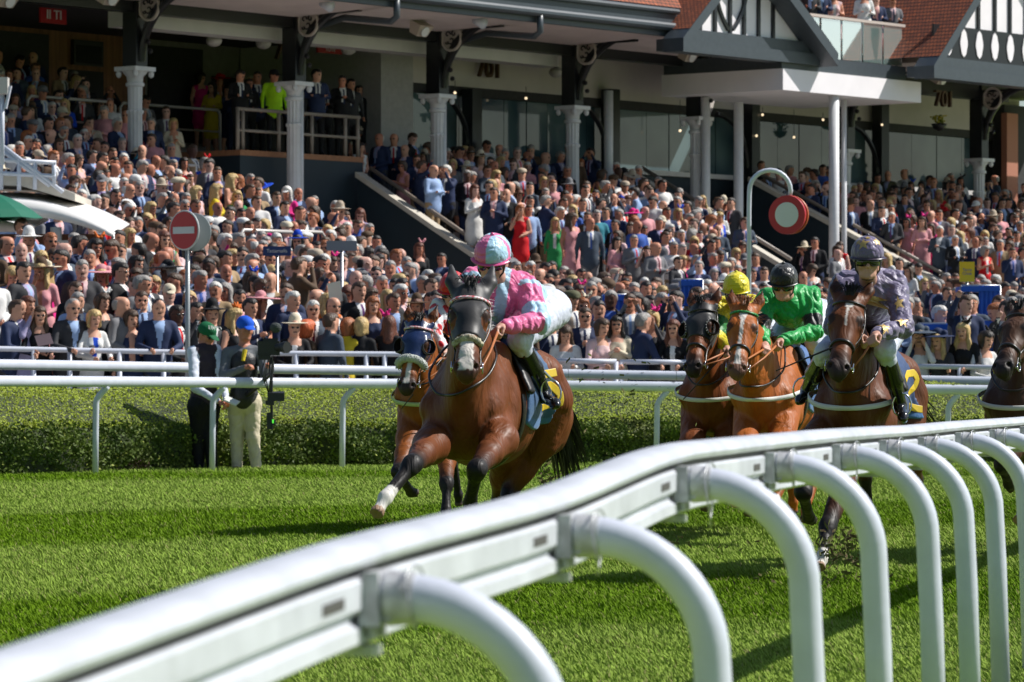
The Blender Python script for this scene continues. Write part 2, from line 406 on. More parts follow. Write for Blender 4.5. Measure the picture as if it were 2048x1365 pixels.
def near_rail():
    root = empty('running_rail', (NX[3], NY[3], 0), 'curving white plastic running rail on goose-neck posts, nearest the viewer and out of focus', 'rail')
    t, px, pz = smoothpath(NY, NX, NZ, 300); pts = [(px[i], t[i], pz[i]) for i in range(len(t))]
    cap = [(-.036, .022), (-.048, .026), (-.052, .036), (-.048, .048), (-.036, .058), (-.014, .063), (.014, .063), (.036, .058), (.048, .048), (.052, .036), (.048, .026), (.036, .022)]
    b = MB().sweep(pts, cap[::-1]); b.build('rail_cap', RAILW, root, autosmooth=True)
    b = MB().sweep(pts, [(-.030, .0215), (.030, .0215), (.030, .0085), (-.030, .0085)]); b.build('groove', DARKG, root)
    low = [(-.040, .008), (-.046, .002), (-.046, -.040), (-.038, -.048), (-.030, -.050), (-.030, -.062), (-.046, -.070), (-.048, -.092), (-.036, -.100), (.036, -.100), (.048, -.092), (.046, -.070), (.030, -.062), (.030, -.050), (.038, -.048), (.046, -.040), (.046, .002), (.040, .008)]
    b = MB().sweep(pts, low); b.build('lower_rail', RAILW, root, autosmooth=True)
    for i in range(3, len(NEAR) - 1):                      # dark strips near every clamp paint the shade inside slots
        y1_ = NEAR[i][0] - .16; ps = [(np.interp(y_, t, px), y_, np.interp(y_, t, pz)) for y_ in (y1_ - .13, y1_)]
        MB().sweep(ps, [(.0465, -.012), (.0475, -.012), (.0475, -.030), (.0465, -.030)]).build('slot', DARKG, root)
    for i in range(3, len(NEAR)):
        Y, X, Z = NEAR[i]; c = V((np.interp(Y, t, px), Y, np.interp(Y, t, pz)))
        tn = (V((np.interp(Y + .3, t, px), Y + .3, 0)) - V((np.interp(Y - .3, t, px), Y - .3, 0))).normalized(); tn.z = 0; tn.normalize()
        side = V((tn.y, -tn.x, 0))                       # outwards, away from the course
        Z0 = c.z - .024; pp = [c + side * .04 + V((0, 0, -.024)), V((c.x, c.y, Z0)) + side * .085]
        R = .25; cx = V((c.x, c.y, Z0 - R)) + side * .095
        for k in range(1, 13):
            a = math.pi / 2 * (1 - k / 12); pp.append(cx + side * math.cos(a) * R + V((0, 0, math.sin(a) * R)))
        e = pp[-1]; pp.append(V((e.x, e.y, .55)) + side * .012); pp.append(V((e.x, e.y, -.05)) + side * .03)
        MB().tube(pp, .0375, 18).build('post', WHITE, root, smooth=True)
        # clamp: cast bracket wrapped round the rail, bolt and wire loop
        br = MB(); ctr = c + side * .058 + V((0, 0, -.026)); s_ = tn * .050; o_ = side * .016; u_ = V((0, 0, .042))
        br.box(ctr, s_, o_, u_, taper=.8); br.box(ctr + side * .018, tn * .036, side * .014, V((0, 0, .034)), taper=.7)
        br.tube([ctr + side * .02, ctr + side * .065], [.045, .041], 14)
        br.box(c + V((0, 0, -.108)) + side * .01, tn * .03, side * .05, V((0, 0, .008)))
        bk = br.build('clamp', DIRTW, root, autosmooth=True)
        for sg in (-1, 1): MB().tube([ctr + tn * .03 * sg + V((0, 0, -.045)), ctr + tn * .03 * sg + V((0, 0, -.062))], .009, 6).build('bolt', STEEL, root)
        w = MB(); ring = []; rr = .052 + .012 * ((i * 7) % 3)
        for k in range(17):
            a = 2 * math.pi * k / 16; ring.append(ctr + side * (.062 + .006 * math.sin(a * 2)) + tn * math.cos(a) * rr * .9 + V((0, 0, math.sin(a) * rr - .012 * (i % 3))))
        w.tube(ring, .0022, 5, caps=False); w.build('wire_loop', STEEL, root, smooth=True)
near_rail()
# ------------------------------------------------------------------ far running rails and spectator rail
def railpath(off, z0, z1, n=90, x0=-9.0, x1=9.5):
    xs = np.linspace(x0, x1, n); ys = railY(xs); k = np.ones(11) / 11; ys = np.convolve(np.pad(ys, 5, mode='reflect', reflect_type='odd'), k, 'valid')
    return [(float(x), float(y + off), float(np.interp(x, [-6, 6.5], [z0, z1]))) for x, y in zip(xs, ys)]
def oval(w, h, n=14): return [(w * math.cos(2 * math.pi * k / n), h * math.sin(2 * math.pi * k / n)) for k in range(n)]
def far_rail(off, z0, z1, label, posts, grp, joints):
    pts = railpath(off, z0, z1); root = empty('running_rail', (0, 50 + off, 0), label, 'rail', None)
    MB().sweep(pts, oval(.05, .064)).build('top_rail', WHITE, root, smooth=True)
    xs = [p[0] for p in pts]
    for px in joints:
        y = float(np.interp(px, xs, [p[1] for p in pts])); z = float(np.interp(px, xs, [p[2] for p in pts]))
        MB().sweep([(px - .006, y, z), (px + .006, y, z)], oval(.0515, .0655)).build('joint_sleeve', STEEL, root)
    sr = random.Random(len(posts) + 3); sm = MB()
    for _ in range(46):
        X = sr.choice([sr.uniform(-8, 9), sr.uniform(1, 5)]); y = float(np.interp(X, xs, [p[1] for p in pts])); z = float(np.interp(X, xs, [p[2] for p in pts])); a = sr.uniform(-.5, 1.2); L_ = sr.uniform(.01, .035)
        q0 = V((X, y - .0505 * math.cos(a), z + .0645 * math.sin(a))); sm.tube([q0, q0 + V((L_, 0, L_ * sr.uniform(-.2, .7)))], .0022, 4)
    sm.build('scuff_marks', DARKG, root)
    for X in posts:
        y = float(np.interp(X, xs, [p[1] for p in pts])); z = float(np.interp(X, xs, [p[2] for p in pts])); gz = .1
        pp = []; R = .16
        for k in range(0, 9):
            a = math.pi / 2 * k / 8; pp.append(V((X - .10 * (1 - math.cos(a)) - .0, y + .05 + R * math.sin(a) - R, z - .06 - R + R * math.cos(a))) if False else V((X - .13 * math.sin(a) ** 1.3 + .02, y + .02, z - .05 - .20 * (k / 8))))
        e = pp[-1]; pp.append(V((e.x - .005, y + .02, .6))); pp.append(V((e.x - .01, y + .02, gz - .05)))
        MB().tube(pp, .036, 12).build('post', WHITE, root, smooth=True)
    return root
far_rail(0, 1.195, 1.055, 'long white running rail nearer the turf, in front of the hedge and the two men', [-8.9, -6.4, -4.70, -3.46, -1.96, -.02, 1.93, 3.77, 5.63, 7.5, 9.3], None, [-2.9, -.6, 2.6, 6.3])
far_rail(3.4, 1.38, 1.16, 'long white rail running behind the hedge, just below the spectators\' rail', [], None, [-4.0, -1.6, .75, 2.2, 4.5])
def spec_rail(pts, label, posts):
    root = empty('spectator_rail', pts[0], label, 'railing')
    MB().tube(pts, .036, 12).build('top_rail', WHITE, root, smooth=True)
    MB().tube([(p[0], p[1], p[2] - .55) for p in pts], .03, 8).build('lower_rail', WHITE, root, smooth=True)
    for x in posts:
        y = float(np.interp(x, [p[0] for p in pts], [p[1] for p in pts])); z = float(np.interp(x, [p[0] for p in pts], [p[2] for p in pts]))
        MB().tube([(x, y, z), (x, y, .2)], .035, 10).build('post', WHITE, root, smooth=True)
SPX = [(-9.4, 52.0, 1.60), (-7, 53.5, 1.60), (-4.0, 54.4, 1.545), (-1.6, 55.0, 1.53), (-.35, 55.3, 1.50)]
spec_rail(SPX, 'white tubular spectators\' rail on the left, people leaning on it', [-8.6, -6.42, -5.95, -5.30, -4.72, -3.6, -2.95, -2.0, -1.75, -1.1, -.38])
spec_rail([(.6, 55.5, 1.44), (1.45, 55.5, 1.43)], 'short white spectators\' rail beside the woman in pale pink', [.62, 1.44])
spec_rail([(1.5, 55.6, 1.425), (2.56, 55.7, 1.42)], 'white spectators\' rail section left of the dark-hooded horse', [1.52, 2.52])
spec_rail([(5.2, 55.8, 1.37), (7.3, 55.9, 1.34), (9.8, 56.0, 1.32)], 'white spectators\' rail on the right, under the shouting women in hats', [5.35, 6.25, 7.15, 7.35, 8.3, 9.2])
# ------------------------------------------------------------------ hedge
HEDGEM = mat('hedge_leaves', (.05, .1, .01), .6, attr=True, spec=.3)
HEDGEB = mat('hedge_inside', (.03, .042, .012), .9, var=.4, vscale=5)
def hedge():
    # a long clipped hedge whose top slopes up away from the course
    n = 150; xs = np.linspace(-9.5, 11.5, n); prof = [(0, 0), (-.10, .22), (-.12, .40), (-.02, .52), (.14, .60), (.9, .86), (1.75, 1.02), (1.9, .9), (1.95, 0)]
    pts = [(float(x), float(railY(x)) + 1.35 + .12 * math.sin(x * 1.3) + .06 * math.sin(x * 4.1), .1) for x in xs]
    v = []; m = len(prof)
    for i, (x, y, z) in enumerate(pts):
        for j, (a, h) in enumerate(prof):
            s_ = 1 + .05 * math.sin(x * 2.7 + j) ; v.append((x, y + a + .05 * math.sin(x * 5 + j * 2), z + h * s_))
    f = [(i * m + j, (i + 1) * m + j, (i + 1) * m + j + 1, i * m + j + 1) for i in range(n - 1) for j in range(m - 1)]
    root = empty('hedge', (0, 50.8, .1), 'long clipped green hedge with a sloping sunlit top, between the two running rails', 'hedge')
    mkobj('inner_growth', v, f, HEDGEB, root, smooth=True)
    A = np.array(v).reshape(n, m, 3); K = 420000
    i = RNG.integers(0, n - 1, K); w = np.array([.0, 1.6, 1.7, 1.2, 1.2, 1.6, 1.7, .2]); w[0] = 1.2; w /= w.sum(); j = RNG.choice(m - 1, K, p=w)
    a, b = RNG.random((K, 1)), RNG.random((K, 1))
    p = A[i, j] * (1 - a) * (1 - b) + A[i + 1, j] * a * (1 - b) + A[i, j + 1] * (1 - a) * b + A[i + 1, j + 1] * a * b
    top = (j >= 3)
    p = p + RNG.normal(0, 1, (K, 3)) * np.where(top, .012, .045)[:, None]; p[:, 2] += np.where(top, 0.0, 0.0)
    lump = vnoise(p, .9, 3); p[:, 1] += np.where(top, 0, lump * .17)
    sz = np.where(top, .015, .020) * (.6 + .8 * RNG.random(K))
    pn = np.where(top[:, None], np.array([[.25, -.65, .8]]), np.array([[0, -1., .25]])) + RNG.normal(0, .42, (K, 3)); u = np.cross(pn, RNG.normal(0, 1, (K, 3))); u /= np.linalg.norm(u, axis=1, keepdims=True); t2 = np.cross(u, pn); t2 /= np.linalg.norm(t2, axis=1, keepdims=True)
    u *= sz[:, None]; t2 *= sz[:, None] * .55
    vv = np.stack([p - u, p - t2, p + u, p + t2], 1).reshape(-1, 3)
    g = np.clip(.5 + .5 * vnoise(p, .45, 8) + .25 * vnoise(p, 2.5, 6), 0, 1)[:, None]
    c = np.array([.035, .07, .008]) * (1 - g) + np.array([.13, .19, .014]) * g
    brp = np.clip(vnoise(p, .8, 41) * 1.6, 0, 1)[:, None]; c = c * (1 - .45 * brp) + np.array([.03, .018, .006]) * brp; c = np.where(top[:, None], c * .4 + np.array([.25, .31, .0]) * .8, c)  # top leaves coloured brighter than the front: sunlight put into the colour
    brown = (vnoise(p, .28, 12) > .33) & ~top; br = brown & (RNG.random(K) < .75); c[br] = np.array([.085, .055, .03])
    yel = RNG.random(K) < .06; c[yel] = np.array([.32, .36, .06]); c *= (.7 + .6 * RNG.random((K, 1)))
    k = np.arange(K) * 4
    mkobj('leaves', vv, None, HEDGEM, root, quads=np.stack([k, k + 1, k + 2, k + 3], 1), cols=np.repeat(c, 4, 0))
hedge()
# ------------------------------------------------------------------ grandstand, laid out in its own axes: u along the front, v out towards the course
AX = V((.63, .7766, 0)); NX_ = V((.7766, -.63, 0)); C0 = V((-7.7, 85, 0))
def W(u, v, z): return C0 + AX * u + NX_ * v + V((0, 0, z))
def UZ(px, py, v):                           # where the sight line through a photo pixel meets the vertical plane v = const
    k = (px - 1024) / S
    u = (k * (85 - .63 * v) + 7.7 - .7766 * v) / (.63 - .7766 * k)
    Y = 85 + .7766 * u - .63 * v; return u, CZ + (HY - py) / S * Y
def toUV(X, Y): d = V((X + 7.7, Y - 85, 0)); return d.dot(AX), d.dot(NX_)
U = lambda px, v=0: UZ(px, 500, v)[0]
Zp = lambda px, py, v=0: UZ(px, py, v)[1]
BLACKP = mat('black_paint', (.012, .013, .016), .35, var=.1, bump=.04)
SLATE = mat('slate_grey_paint', (.055, .068, .08), .4, var=.08)
WALLW = mat('white_render', (.66, .64, .62), .7, var=.05, vscale=2, bump=.08)
BRIGHTW = mat('bright_white_board', (.86, .82, .85), .5, var=.03, vscale=2)
BEIGE = mat('beige_render', (.55, .50, .47), .8, var=.06, vscale=1.5, bump=.1)
SOFF = mat('soffit_boards', (.62, .53, .51), .7, var=.08, vscale=1.2)
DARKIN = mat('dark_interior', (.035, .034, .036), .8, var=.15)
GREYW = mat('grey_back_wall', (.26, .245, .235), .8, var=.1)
WOOD = mat('timber_cladding', (.24, .10, .045), .55, var=.35, vscale=2.2, stretch=(6, 6, .25), bump=.2)
NAVYW = mat('dark_teal_wall', (.010, .022, .032), .6, var=.12, vscale=1.5)
CONC = mat('terrace_concrete', (.30, .28, .26), .85, var=.15, vscale=3, bump=.2)
COPE = mat('stone_coping', (.52, .48, .41), .7, var=.1, vscale=4)
IRONW = mat('white_cast_iron', (.66, .66, .68), .4, var=.05, bump=.05)
TANM = mat('weathered_steel_rail', (.30, .25, .21), .45, var=.1)
GLASSD = mat('balustrade_glass', (.45, .62, .58), .05, trans=.75, spec=.6)
def tiles():
    m = bpy.data.materials.new('roof_tiles'); m.use_nodes = True; nt = m.node_tree; N = nt.nodes; L = nt.links; b = N["Principled BSDF"]
    tc = N.new('ShaderNodeTexCoord'); br = N.new('ShaderNodeTexBrick'); br.inputs['Scale'].default_value = 3.2
    br.inputs['Color1'].default_value = (.42, .11, .04, 1); br.inputs['Color2'].default_value = (.24, .065, .03, 1); br.inputs['Mortar'].default_value = (.06, .02, .012, 1)
    br.inputs['Mortar Size'].default_value = .07; br.inputs['Brick Width'].default_value = .6; br.inputs['Row Height'].default_value = .45
    L.new(tc.outputs['UV'], br.inputs[0]); L.new(br.outputs[0], b.inputs['Base Color']); b.inputs['Roughness'].default_value = .8
    bp = N.new('ShaderNodeBump'); bp.inputs['Strength'].default_value = .6; bp.inputs['Distance'].default_value = .05; L.new(br.outputs['Fac'], bp.inputs['Height']); bp.invert = True; L.new(bp.outputs[0], b.inputs['Normal'])
    return m
TILES = tiles()
def win_glass():
    m = bpy.data.materials.new('window_glass'); m.use_nodes = True; nt = m.node_tree; N = nt.nodes; L = nt.links; b = N["Principled BSDF"]
    b.inputs['Base Color'].default_value = (.17, .21, .205, 1); b.inputs['Roughness'].default_value = .03; b.inputs['IOR'].default_value = 1.5
    tc = N.new('ShaderNodeTexCoord'); n = N.new('ShaderNodeTexNoise'); n.inputs['Scale'].default_value = .28; n.inputs['Detail'].default_value = 3; L.new(tc.outputs['Object'], n.inputs['Vector'])
    r = N.new('ShaderNodeValToRGB'); r.color_ramp.elements[0].position = .42; r.color_ramp.elements[1].position = .55
    r.color_ramp.elements[0].color = (.035, .07, .09, 1); r.color_ramp.elements[1].color = (.11, .165, .175, 1); L.new(n.outputs['Fac'], r.inputs[0]); L.new(r.outputs[0], b.inputs['Base Color'])  # cloudy reflections painted into the base colour of the opaque panes
    return m
WGLASS = win_glass()
def ubox(mb, u0, u1, v0, v1, z0, z1, mi=None):
    mb.box(W((u0 + u1) / 2, (v0 + v1) / 2, (z0 + z1) / 2), AX * (u1 - u0) / 2, NX_ * (v1 - v0) / 2, V((0, 0, (z1 - z0) / 2)), mi); return mb
def uvquad(name, P4, m, parent, su=1, sv=1):   # sheet with UVs for tiles
    o = mkobj(name, P4, [(0, 1, 2, 3)], m, parent); uv = o.data.uv_layers.new(name='UVMap')
    for i, c in enumerate([(0, 0), (su, 0), (su, sv), (0, sv)]): uv.data[i].uv = c
    return o
GAPS = []
def terr(u, v):
    """height of the standing terraces"""
    base = np.interp(v, [-8, -6, 0, 9, 14, 20, 30], [6.9, 6.5, 4.35, 1.7, 1.1, .62, .4])
    fade = np.clip((13.5 - v) / 5, 0, 1) * (v > -1.5)
    for a_, b_ in GAPS: base = base - 1.35 * np.clip((u - a_) / 1.6, 0, 1) * (u < b_) * fade
    return base + np.maximum(-u - 2, 0) * .05 * np.clip((21 - v) / 8, 0, 1) * (v > 2)
STAND = empty('grandstand', W(0, 0, 0), 'white and black grandstand with iron columns, timbered gables and red tiled roofs', 'grandstand')
UL, UR = -9.0, 34.0
zb0, zb1 = 8.86, 9.12                         # beam
GLV, GLZ = 2.9, 9.36                          # gutter line
# walls and roof --------------------------------------------------------------
b = MB(); ubox(b, U(180), U(1562), -.14, .14, zb0, zb1); ubox(b, U(1700), UR, -.14, .14, Zp(1900, 195), Zp(1900, 165)); ubox(b, UL, U(180), -.14, .14, zb0, zb1); b.build('front_beam', BLACKP, STAND)
b = MB(); ubox(b, U(290), U(1150), -1.1, -.5, Zp(875, 111, -.5), zb1 - .02); b.build('bulkhead', WALLW, STAND)
b = MB(); b.prism([W(UL, .15, zb1 - .02), W(UL, GLV, GLZ - .16), W(UL, GLV, GLZ - .08), W(UL, .15, zb1 + .06)], AX * (U(1560) - UL)); b.build('eaves_soffit', SOFF, STAND)
b = MB(); ubox(b, UL, U(1365, GLV), GLV, GLV + .12, GLZ - .2, GLZ + .42)
b.tube([W(UL, GLV + .22, GLZ + .02), W(U(1345, GLV), GLV + .22, GLZ + .02)], .10, 10); b.tube([W(UL, GLV + .16, GLZ + .40), W(U(1345, GLV), GLV + .16, GLZ + .40)], .07, 8); b.build('gutter', SLATE, STAND)
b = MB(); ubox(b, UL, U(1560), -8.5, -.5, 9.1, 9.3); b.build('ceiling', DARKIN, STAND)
u0, u1 = U(1120, GLV), U(1640, GLV)
uvquad('roof', [W(u0, GLV + .1, GLZ + .5), W(u1, GLV + .1, GLZ + .5), W(u1, -3, GLZ + 5.2), W(u0, -3, GLZ + 5.2)], TILES, STAND, 12, 8)
b = MB(); ubox(b, UL, u0 - .05, -8, GLV - .1, GLZ + .2, GLZ + .5); b.build('flat_roof', SLATE, STAND)
b = MB(); a0, a1 = U(1010, 2.2), U(1178, 2.2); ubox(b, a0, a1, 2.2, 2.22, GLZ + .52, GLZ + 1.5); b.build('glass_screen', GLASSD, STAND)
# back walls
b = MB(); ubox(b, UL, U(290, -6.5), -6.7, -6.5, 3, 9.1); b.build('timber_wall', WOOD, STAND)
b = MB(); ubox(b, UL, U(95, -6.5), -6.5, -6.45, 3, Zp(50, 66, -6.5)); ubox(b, U(135, -6.5), U(205, -6.5), -6.5, -6.46, 3, Zp(170, 142, -6.5)); b.build('shade_panel', DARKIN, STAND)  # solid dark panels, painted shade of the doorways in the timber wall
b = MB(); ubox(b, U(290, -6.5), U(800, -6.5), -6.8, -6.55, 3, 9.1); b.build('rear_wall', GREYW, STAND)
b = MB(); ubox(b, U(298, -6.5), U(406, -6.5), -6.55, -6.5, 3, Zp(350, 95, -6.5)); ubox(b, U(426, -6.5), U(535, -6.5), -6.55, -6.5, 3, Zp(480, 157, -6.5)); ubox(b, U(640, -6.5), U(700, -6.5), -6.55, -6.5, 3, Zp(670, 157, -6.5)); b.build('shade_panel', DARKIN, STAND)  # flat dark sheets paint the unlit depth of the rear openings
GV = -2.0
b = MB(); ubox(b, U(800, GV), UR + 4, GV - .2, GV, Zp(900, 190, GV) + .22, 9.1); b.build('upper_wall', BEIGE, STAND)
b = MB(); ubox(b, U(762, GV), U(826, GV), GV - 4.5, GV + .002, 3.0, 9.08); b.build('end_wall', mat('grey_render', (.40, .385, .38), .8, var=.08), STAND)
b = MB(); zg1 = Zp(900, 190, GV); ubox(b, U(826, GV), UR + 4, GV - .25, GV + .004, zg1, zg1 + .22); b.build('window_head', DARKIN, STAND)
zg0 = Zp(1250, 338, GV)
edges = [826, 870, 925, 968, 1015, 1060, 1102, 1150, 1180, 1240, 1300, 1345, 1390, 1438, 1490, 1515, 1562, 1605, 1650, 1700, 1752, 1778, 1830, 1880, 1930, 1962]
for i in range(len(edges) - 1):
    e0, e1 = U(edges[i], GV), U(edges[i + 1], GV)
    b = MB(); ubox(b, e0 + .015, e1 - .015, GV - .16 + .01 * (i % 2), GV - .12 + .01 * (i % 2), zg0, zg1); b.build('window_pane', WGLASS, STAND)
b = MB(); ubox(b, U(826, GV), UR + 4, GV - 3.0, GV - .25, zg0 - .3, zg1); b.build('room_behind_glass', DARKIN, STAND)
b = MB(); ubox(b, U(1150, GV), UR + 4, GV - .1, GV + .1, zg0 - .12, zg0); b.build('window_sill', WALLW, STAND)
b = MB(); ubox(b, U(826, GV), UR + 4, GV - .2, GV - .03, 0, zg0 - .12); b.build('lower_wall', NAVYW, STAND)
for px in (945, 1222, 1503, 1762):            # inner iron posts with arched brackets behind the glass line
    u_ = U(px, GV + .3); b = MB(); ubox(b, u_ - .18, u_ + .18, GV + .12, GV + .45, 3.2, Zp(px, 182 if px < 1500 else 200, GV))
    arc = [W(u_ - .15 - 1.5 * (1 - math.cos(a)), GV + .3, zg1 - 1.3 + 1.35 * math.sin(a)) for a in np.linspace(0, 1.5, 9)]
    b.tube(arc, .07, 6); b.build('inner_post', BLACKP, STAND)
# columns ---------------------------------------------------------------------
def column(px, ycap, z_floor, roundel=True, pipe=False):
    u_ = U(px); zc = Zp(px, ycap); root = STAND; b = MB(); n = 24; p = W(u_, 0, 0)
    prof = [(.22, z_floor), (.22, z_floor + .5), (.17, z_floor + .6), (.155, zc - 1.0), (.185, zc - .97), (.185, zc - .92), (.15, zc - .9), (.16, zc - .42), (.2, zc - .40), (.2, zc - .34), (.165, zc - .32), (.18, zc - .2), (.26, zc - .12), (.30, zc - .02), (.30, zc)]
    b.lathe(p, prof, n)
    for i in range(0, len(b.v)):               # shallow fluting on the shaft
        x, y, z = b.v[i]
        if z_floor + .6 < z + .01 < zc - .41 and i % 2: b.v[i] = (p.x + (x - p.x) * .86, p.y + (y - p.y) * .86, z)
    c = b.build('column', IRONW, root, autosmooth=True)
    ubox(cb := MB(), u_ - .31, u_ + .31, -.31, .31, zc - .09, zc + .001)
    for sx in (-1, 1):
        for sy in (-1, 1): cb.ball(W(u_ + .24 * sx, .24 * sy, zc - .15), .065, 8, sc=(1, 1, 1.3))
    cb.build('capital', IRONW, c, autosmooth=True)
    top = zb1 if px < 1600 else Zp(px, 172)
    b = MB(); ubox(b, u_ - .17, u_ + .17, -.2, .2, zc, top); b.build('iron_post', BLACKP, root)
    zr = Zp(px + 30, {270: 20, 588: 52, 875: 82, 1145: 110, 1393: 132, 1690: 172, 1958: 202}[px])
    zt = zr + .42; br = MB()
    for s0, rr in ((0, .085), (1, .05)):
        arc = [W(u_, .2 + (1.75 - .3 * s0) * (1 - math.cos(a)) , zt - 1.55 + .25 * s0 + (1.5 - .25 * s0) * math.sin(a)) for a in np.linspace(0, 1.52, 12)]
        br.tube(arc, rr, 8)
    ubox(br, u_ - .05, u_ + .05, .15, 1.95, zt - .03, zt + .03); ubox(br, u_ - .05, u_ + .05, .15, 1.95, zt - .24, zt - .18)
    for k in range(6): br.tube([W(u_, 1.0 + .15 * k, zt - .2), W(u_, 1.08 + .15 * k, zt)], .018, 5)
    for k in range(3): br.ball(W(u_, .33 + .06 * k, zt - .95 - .2 * k), .06, 8)
    br.build('bracket', BLACKP, root, autosmooth=True)
    if roundel:
        rd = MB(); ce = W(u_ - .06, .47, zr); R = .285
        ring = [ce + NX_ * (R * math.cos(a)) + V((0, 0, R * math.sin(a))) for a in np.linspace(0, 2 * math.pi, 25)]
        rd.tube(ring, .035, 8, caps=False)
        rd.prism([ce + AX * .03 + NX_ * (R * math.cos(a)) + V((0, 0, R * math.sin(a))) for a in np.linspace(0, 2 * math.pi, 25)[:-1]], AX * .02)
        d = rd.build('roundel', mat('roundel_paint', (.50, .44, .41), .5, var=.1), root, smooth=False)
        # scrolled relief on the roundel face
        sc = MB()
        for k, (cx, cz, r0, a0) in enumerate([(-.1, .08, .09, 0), (.09, .1, .08, 2), (0, -.05, .1, 4), (.1, -.1, .05, 1), (-.11, -.1, .05, 3)]):
            sc.tube([ce - AX * .02 + NX_ * (cx + r0 * (1 - t / 9) * math.cos(a0 + t * .7)) + V((0, 0, cz + r0 * (1 - t / 9) * math.sin(a0 + t * .7))) for t in range(8)], .018, 5)
        sc.build('scroll_relief', BLACKP, d, autosmooth=True)
    if pipe:
        gp = U(px + pipe, GLV); b = MB(); zz = GLZ
        b.tube([W(gp, GLV + .22, zz), W(gp, GLV + .22, zz - .42), W(gp - .05, GLV + .1, zz - .52), W(u_ + .2, 1.3, zt - .33), W(u_ + .1, .6, zt - .5)], .075, 8); b.build('downpipe', SLATE, root, smooth=True)
    return u_
for px, yc, zf, pipe in ((270, 135, 4.2, False), (588, 165, 4.2, 190), (875, 190, 4.0, 190), (1145, 213, 4.0, False), (1393, 235, 3.9, False), (1690, 300, 3.6, False), (1958, 318, 3.6, False)):
    column(px, yc, zf, pipe=pipe, roundel=(px != 1690))
for px, yt in ((602, 165), (888, 190)):
    u_, zt = UZ(px, yt, .1); MB().tube([W(u_, .1, 3.9), W(u_, .1, zt)], .06, 8).build('thin_pipe', IRONW, STAND, smooth=True)
for px, yt, v, r, zf in ((1217, 182, -.6, .115, 5.2), (1411, 195, .3, .12, 3.2), (1477, 205, 1.0, .12, 2.6), (1668, 190, 3.0, .13, 1.2), (1688, 200, 2.4, .07, 1.4)):
    u_, zt = UZ(px, yt, v); b = MB().tube([W(u_, v, zf), W(u_, v, zt)], r, 14); b.build('steel_column', IRONW, STAND, smooth=True)
# lights on the soffit: floodlights and dome lamps ------------------------------
LAMPH = mat('lamp_housing', (.45, .38, .32), .5); LAMPG = mat('lamp_lens', (.75, .76, .78), .2, spec=.7)
for i, (px, py, v, wh) in enumerate([(10, -2, 1.3, 'at the top left corner'), (215, -6, 1.6, 'left of the first column'), (840, 58, 1.4, 'beside the third column'), (1375, 110, 1.2, 'left of the fifth column'), (1878, 156, 1.6, 'beside the right hand gable')]):
    u_, z = UZ(px, py, v); o = empty('floodlight', W(u_, v, z), 'boxy cream floodlight under the eaves ' + wh, 'floodlight', 'floodlights under the grandstand eaves')
    b = MB(); c = W(u_, v, z); d = (NX_ + V((0, 0, -.5))).normalized(); s_ = AX; t_ = s_.cross(d)
    b.box(c, s_ * .24, d * .17, t_ * .14, taper=.7); b.box(c - d * .1 + V((0, 0, .22)), s_ * .03, d * .03, V((0, 0, .16))); b.build('housing', LAMPH, o)
    MB().tube([c + d * .165, c + d * .185], .12, 14).build('lens', LAMPG, o)
for px, py in ((428, 82), (527, 87), (697, 99), (1112, 145)):
    u_, z = UZ(px, py, -1.3); o = MB().ball(W(u_, -1.3, z), .18, 16, sc=(1, 1, .75)).build('dome_lamp', mat('opal_dome', (.52, .49, .48), .35), None, smooth=True)
    tag(o, {428: 'round opal dome lamp under the ceiling right of the first column', 527: 'round opal dome lamp just left of the second column', 697: 'round opal dome lamp above the people on the railed platform', 1112: 'round opal dome lamp on the beige wall left of the fourth column'}[px], 'lamp', 'opal dome lamps under the stand')
for px, py in ((652, 5), (958, 40)):
    u_, z = UZ(px, py, 2.4); o = empty('spotlight', W(u_, 2.4, z), 'small white spotlight at the gutter above the %s column' % ('second' if px < 700 else 'third'), 'spotlight', 'small spotlights on the gutter'); c = W(u_, 2.4, z)
    MB().tube([c - NX_ * .12, c + NX_ * .14 + V((0, 0, -.1))], [.09, .13], 12).build('shade', WHITE, o, smooth=True); MB().box(c + V((0, 0, .12)), AX * .04, NX_ * .04, V((0, 0, .08))).build('bracket', SLATE, o)
# railed platform at the left ---------------------------------------------------
pv = -.5; zt = Zp(660, 311, pv); b = MB(); ua, ub = U(480, pv), U(726, pv); ubox(b, ua, ub, -6.4, pv, 2.5, zt - .12); b.build('platform_wall', NAVYW, STAND)
b = MB(); ubox(b, ua, ub + .01, -6.41, pv + .01, zt - .12, zt); b.build('platform_edge', mat('terracotta_edge', (.34, .15, .07), .7, var=.15), STAND)
rail_p = empty('platform_railing', W(ua, pv - .1, zt), 'tan steel railing around the raised platform where the hi-vis steward stands', 'railing')
zr1, zr2 = Zp(600, 226, pv), Zp(600, 268, pv); b = MB(); b.tube([W(ua, pv - .1, zr1), W(ub, pv - .1, zr1)], .04, 8).build('top_rail', TANM, rail_p, smooth=True); MB().tube([W(ua, pv - .1, zr2), W(ub, pv - .1, zr2)], .035, 8).build('middle_rail', TANM, rail_p, smooth=True)
for px in (482, 492, 564, 630, 697, 722): MB().tube([W(U(px, pv), pv - .1, zt), W(U(px, pv), pv - .1, zr1)], .045, 8).build('post', TANM, rail_p, smooth=True)
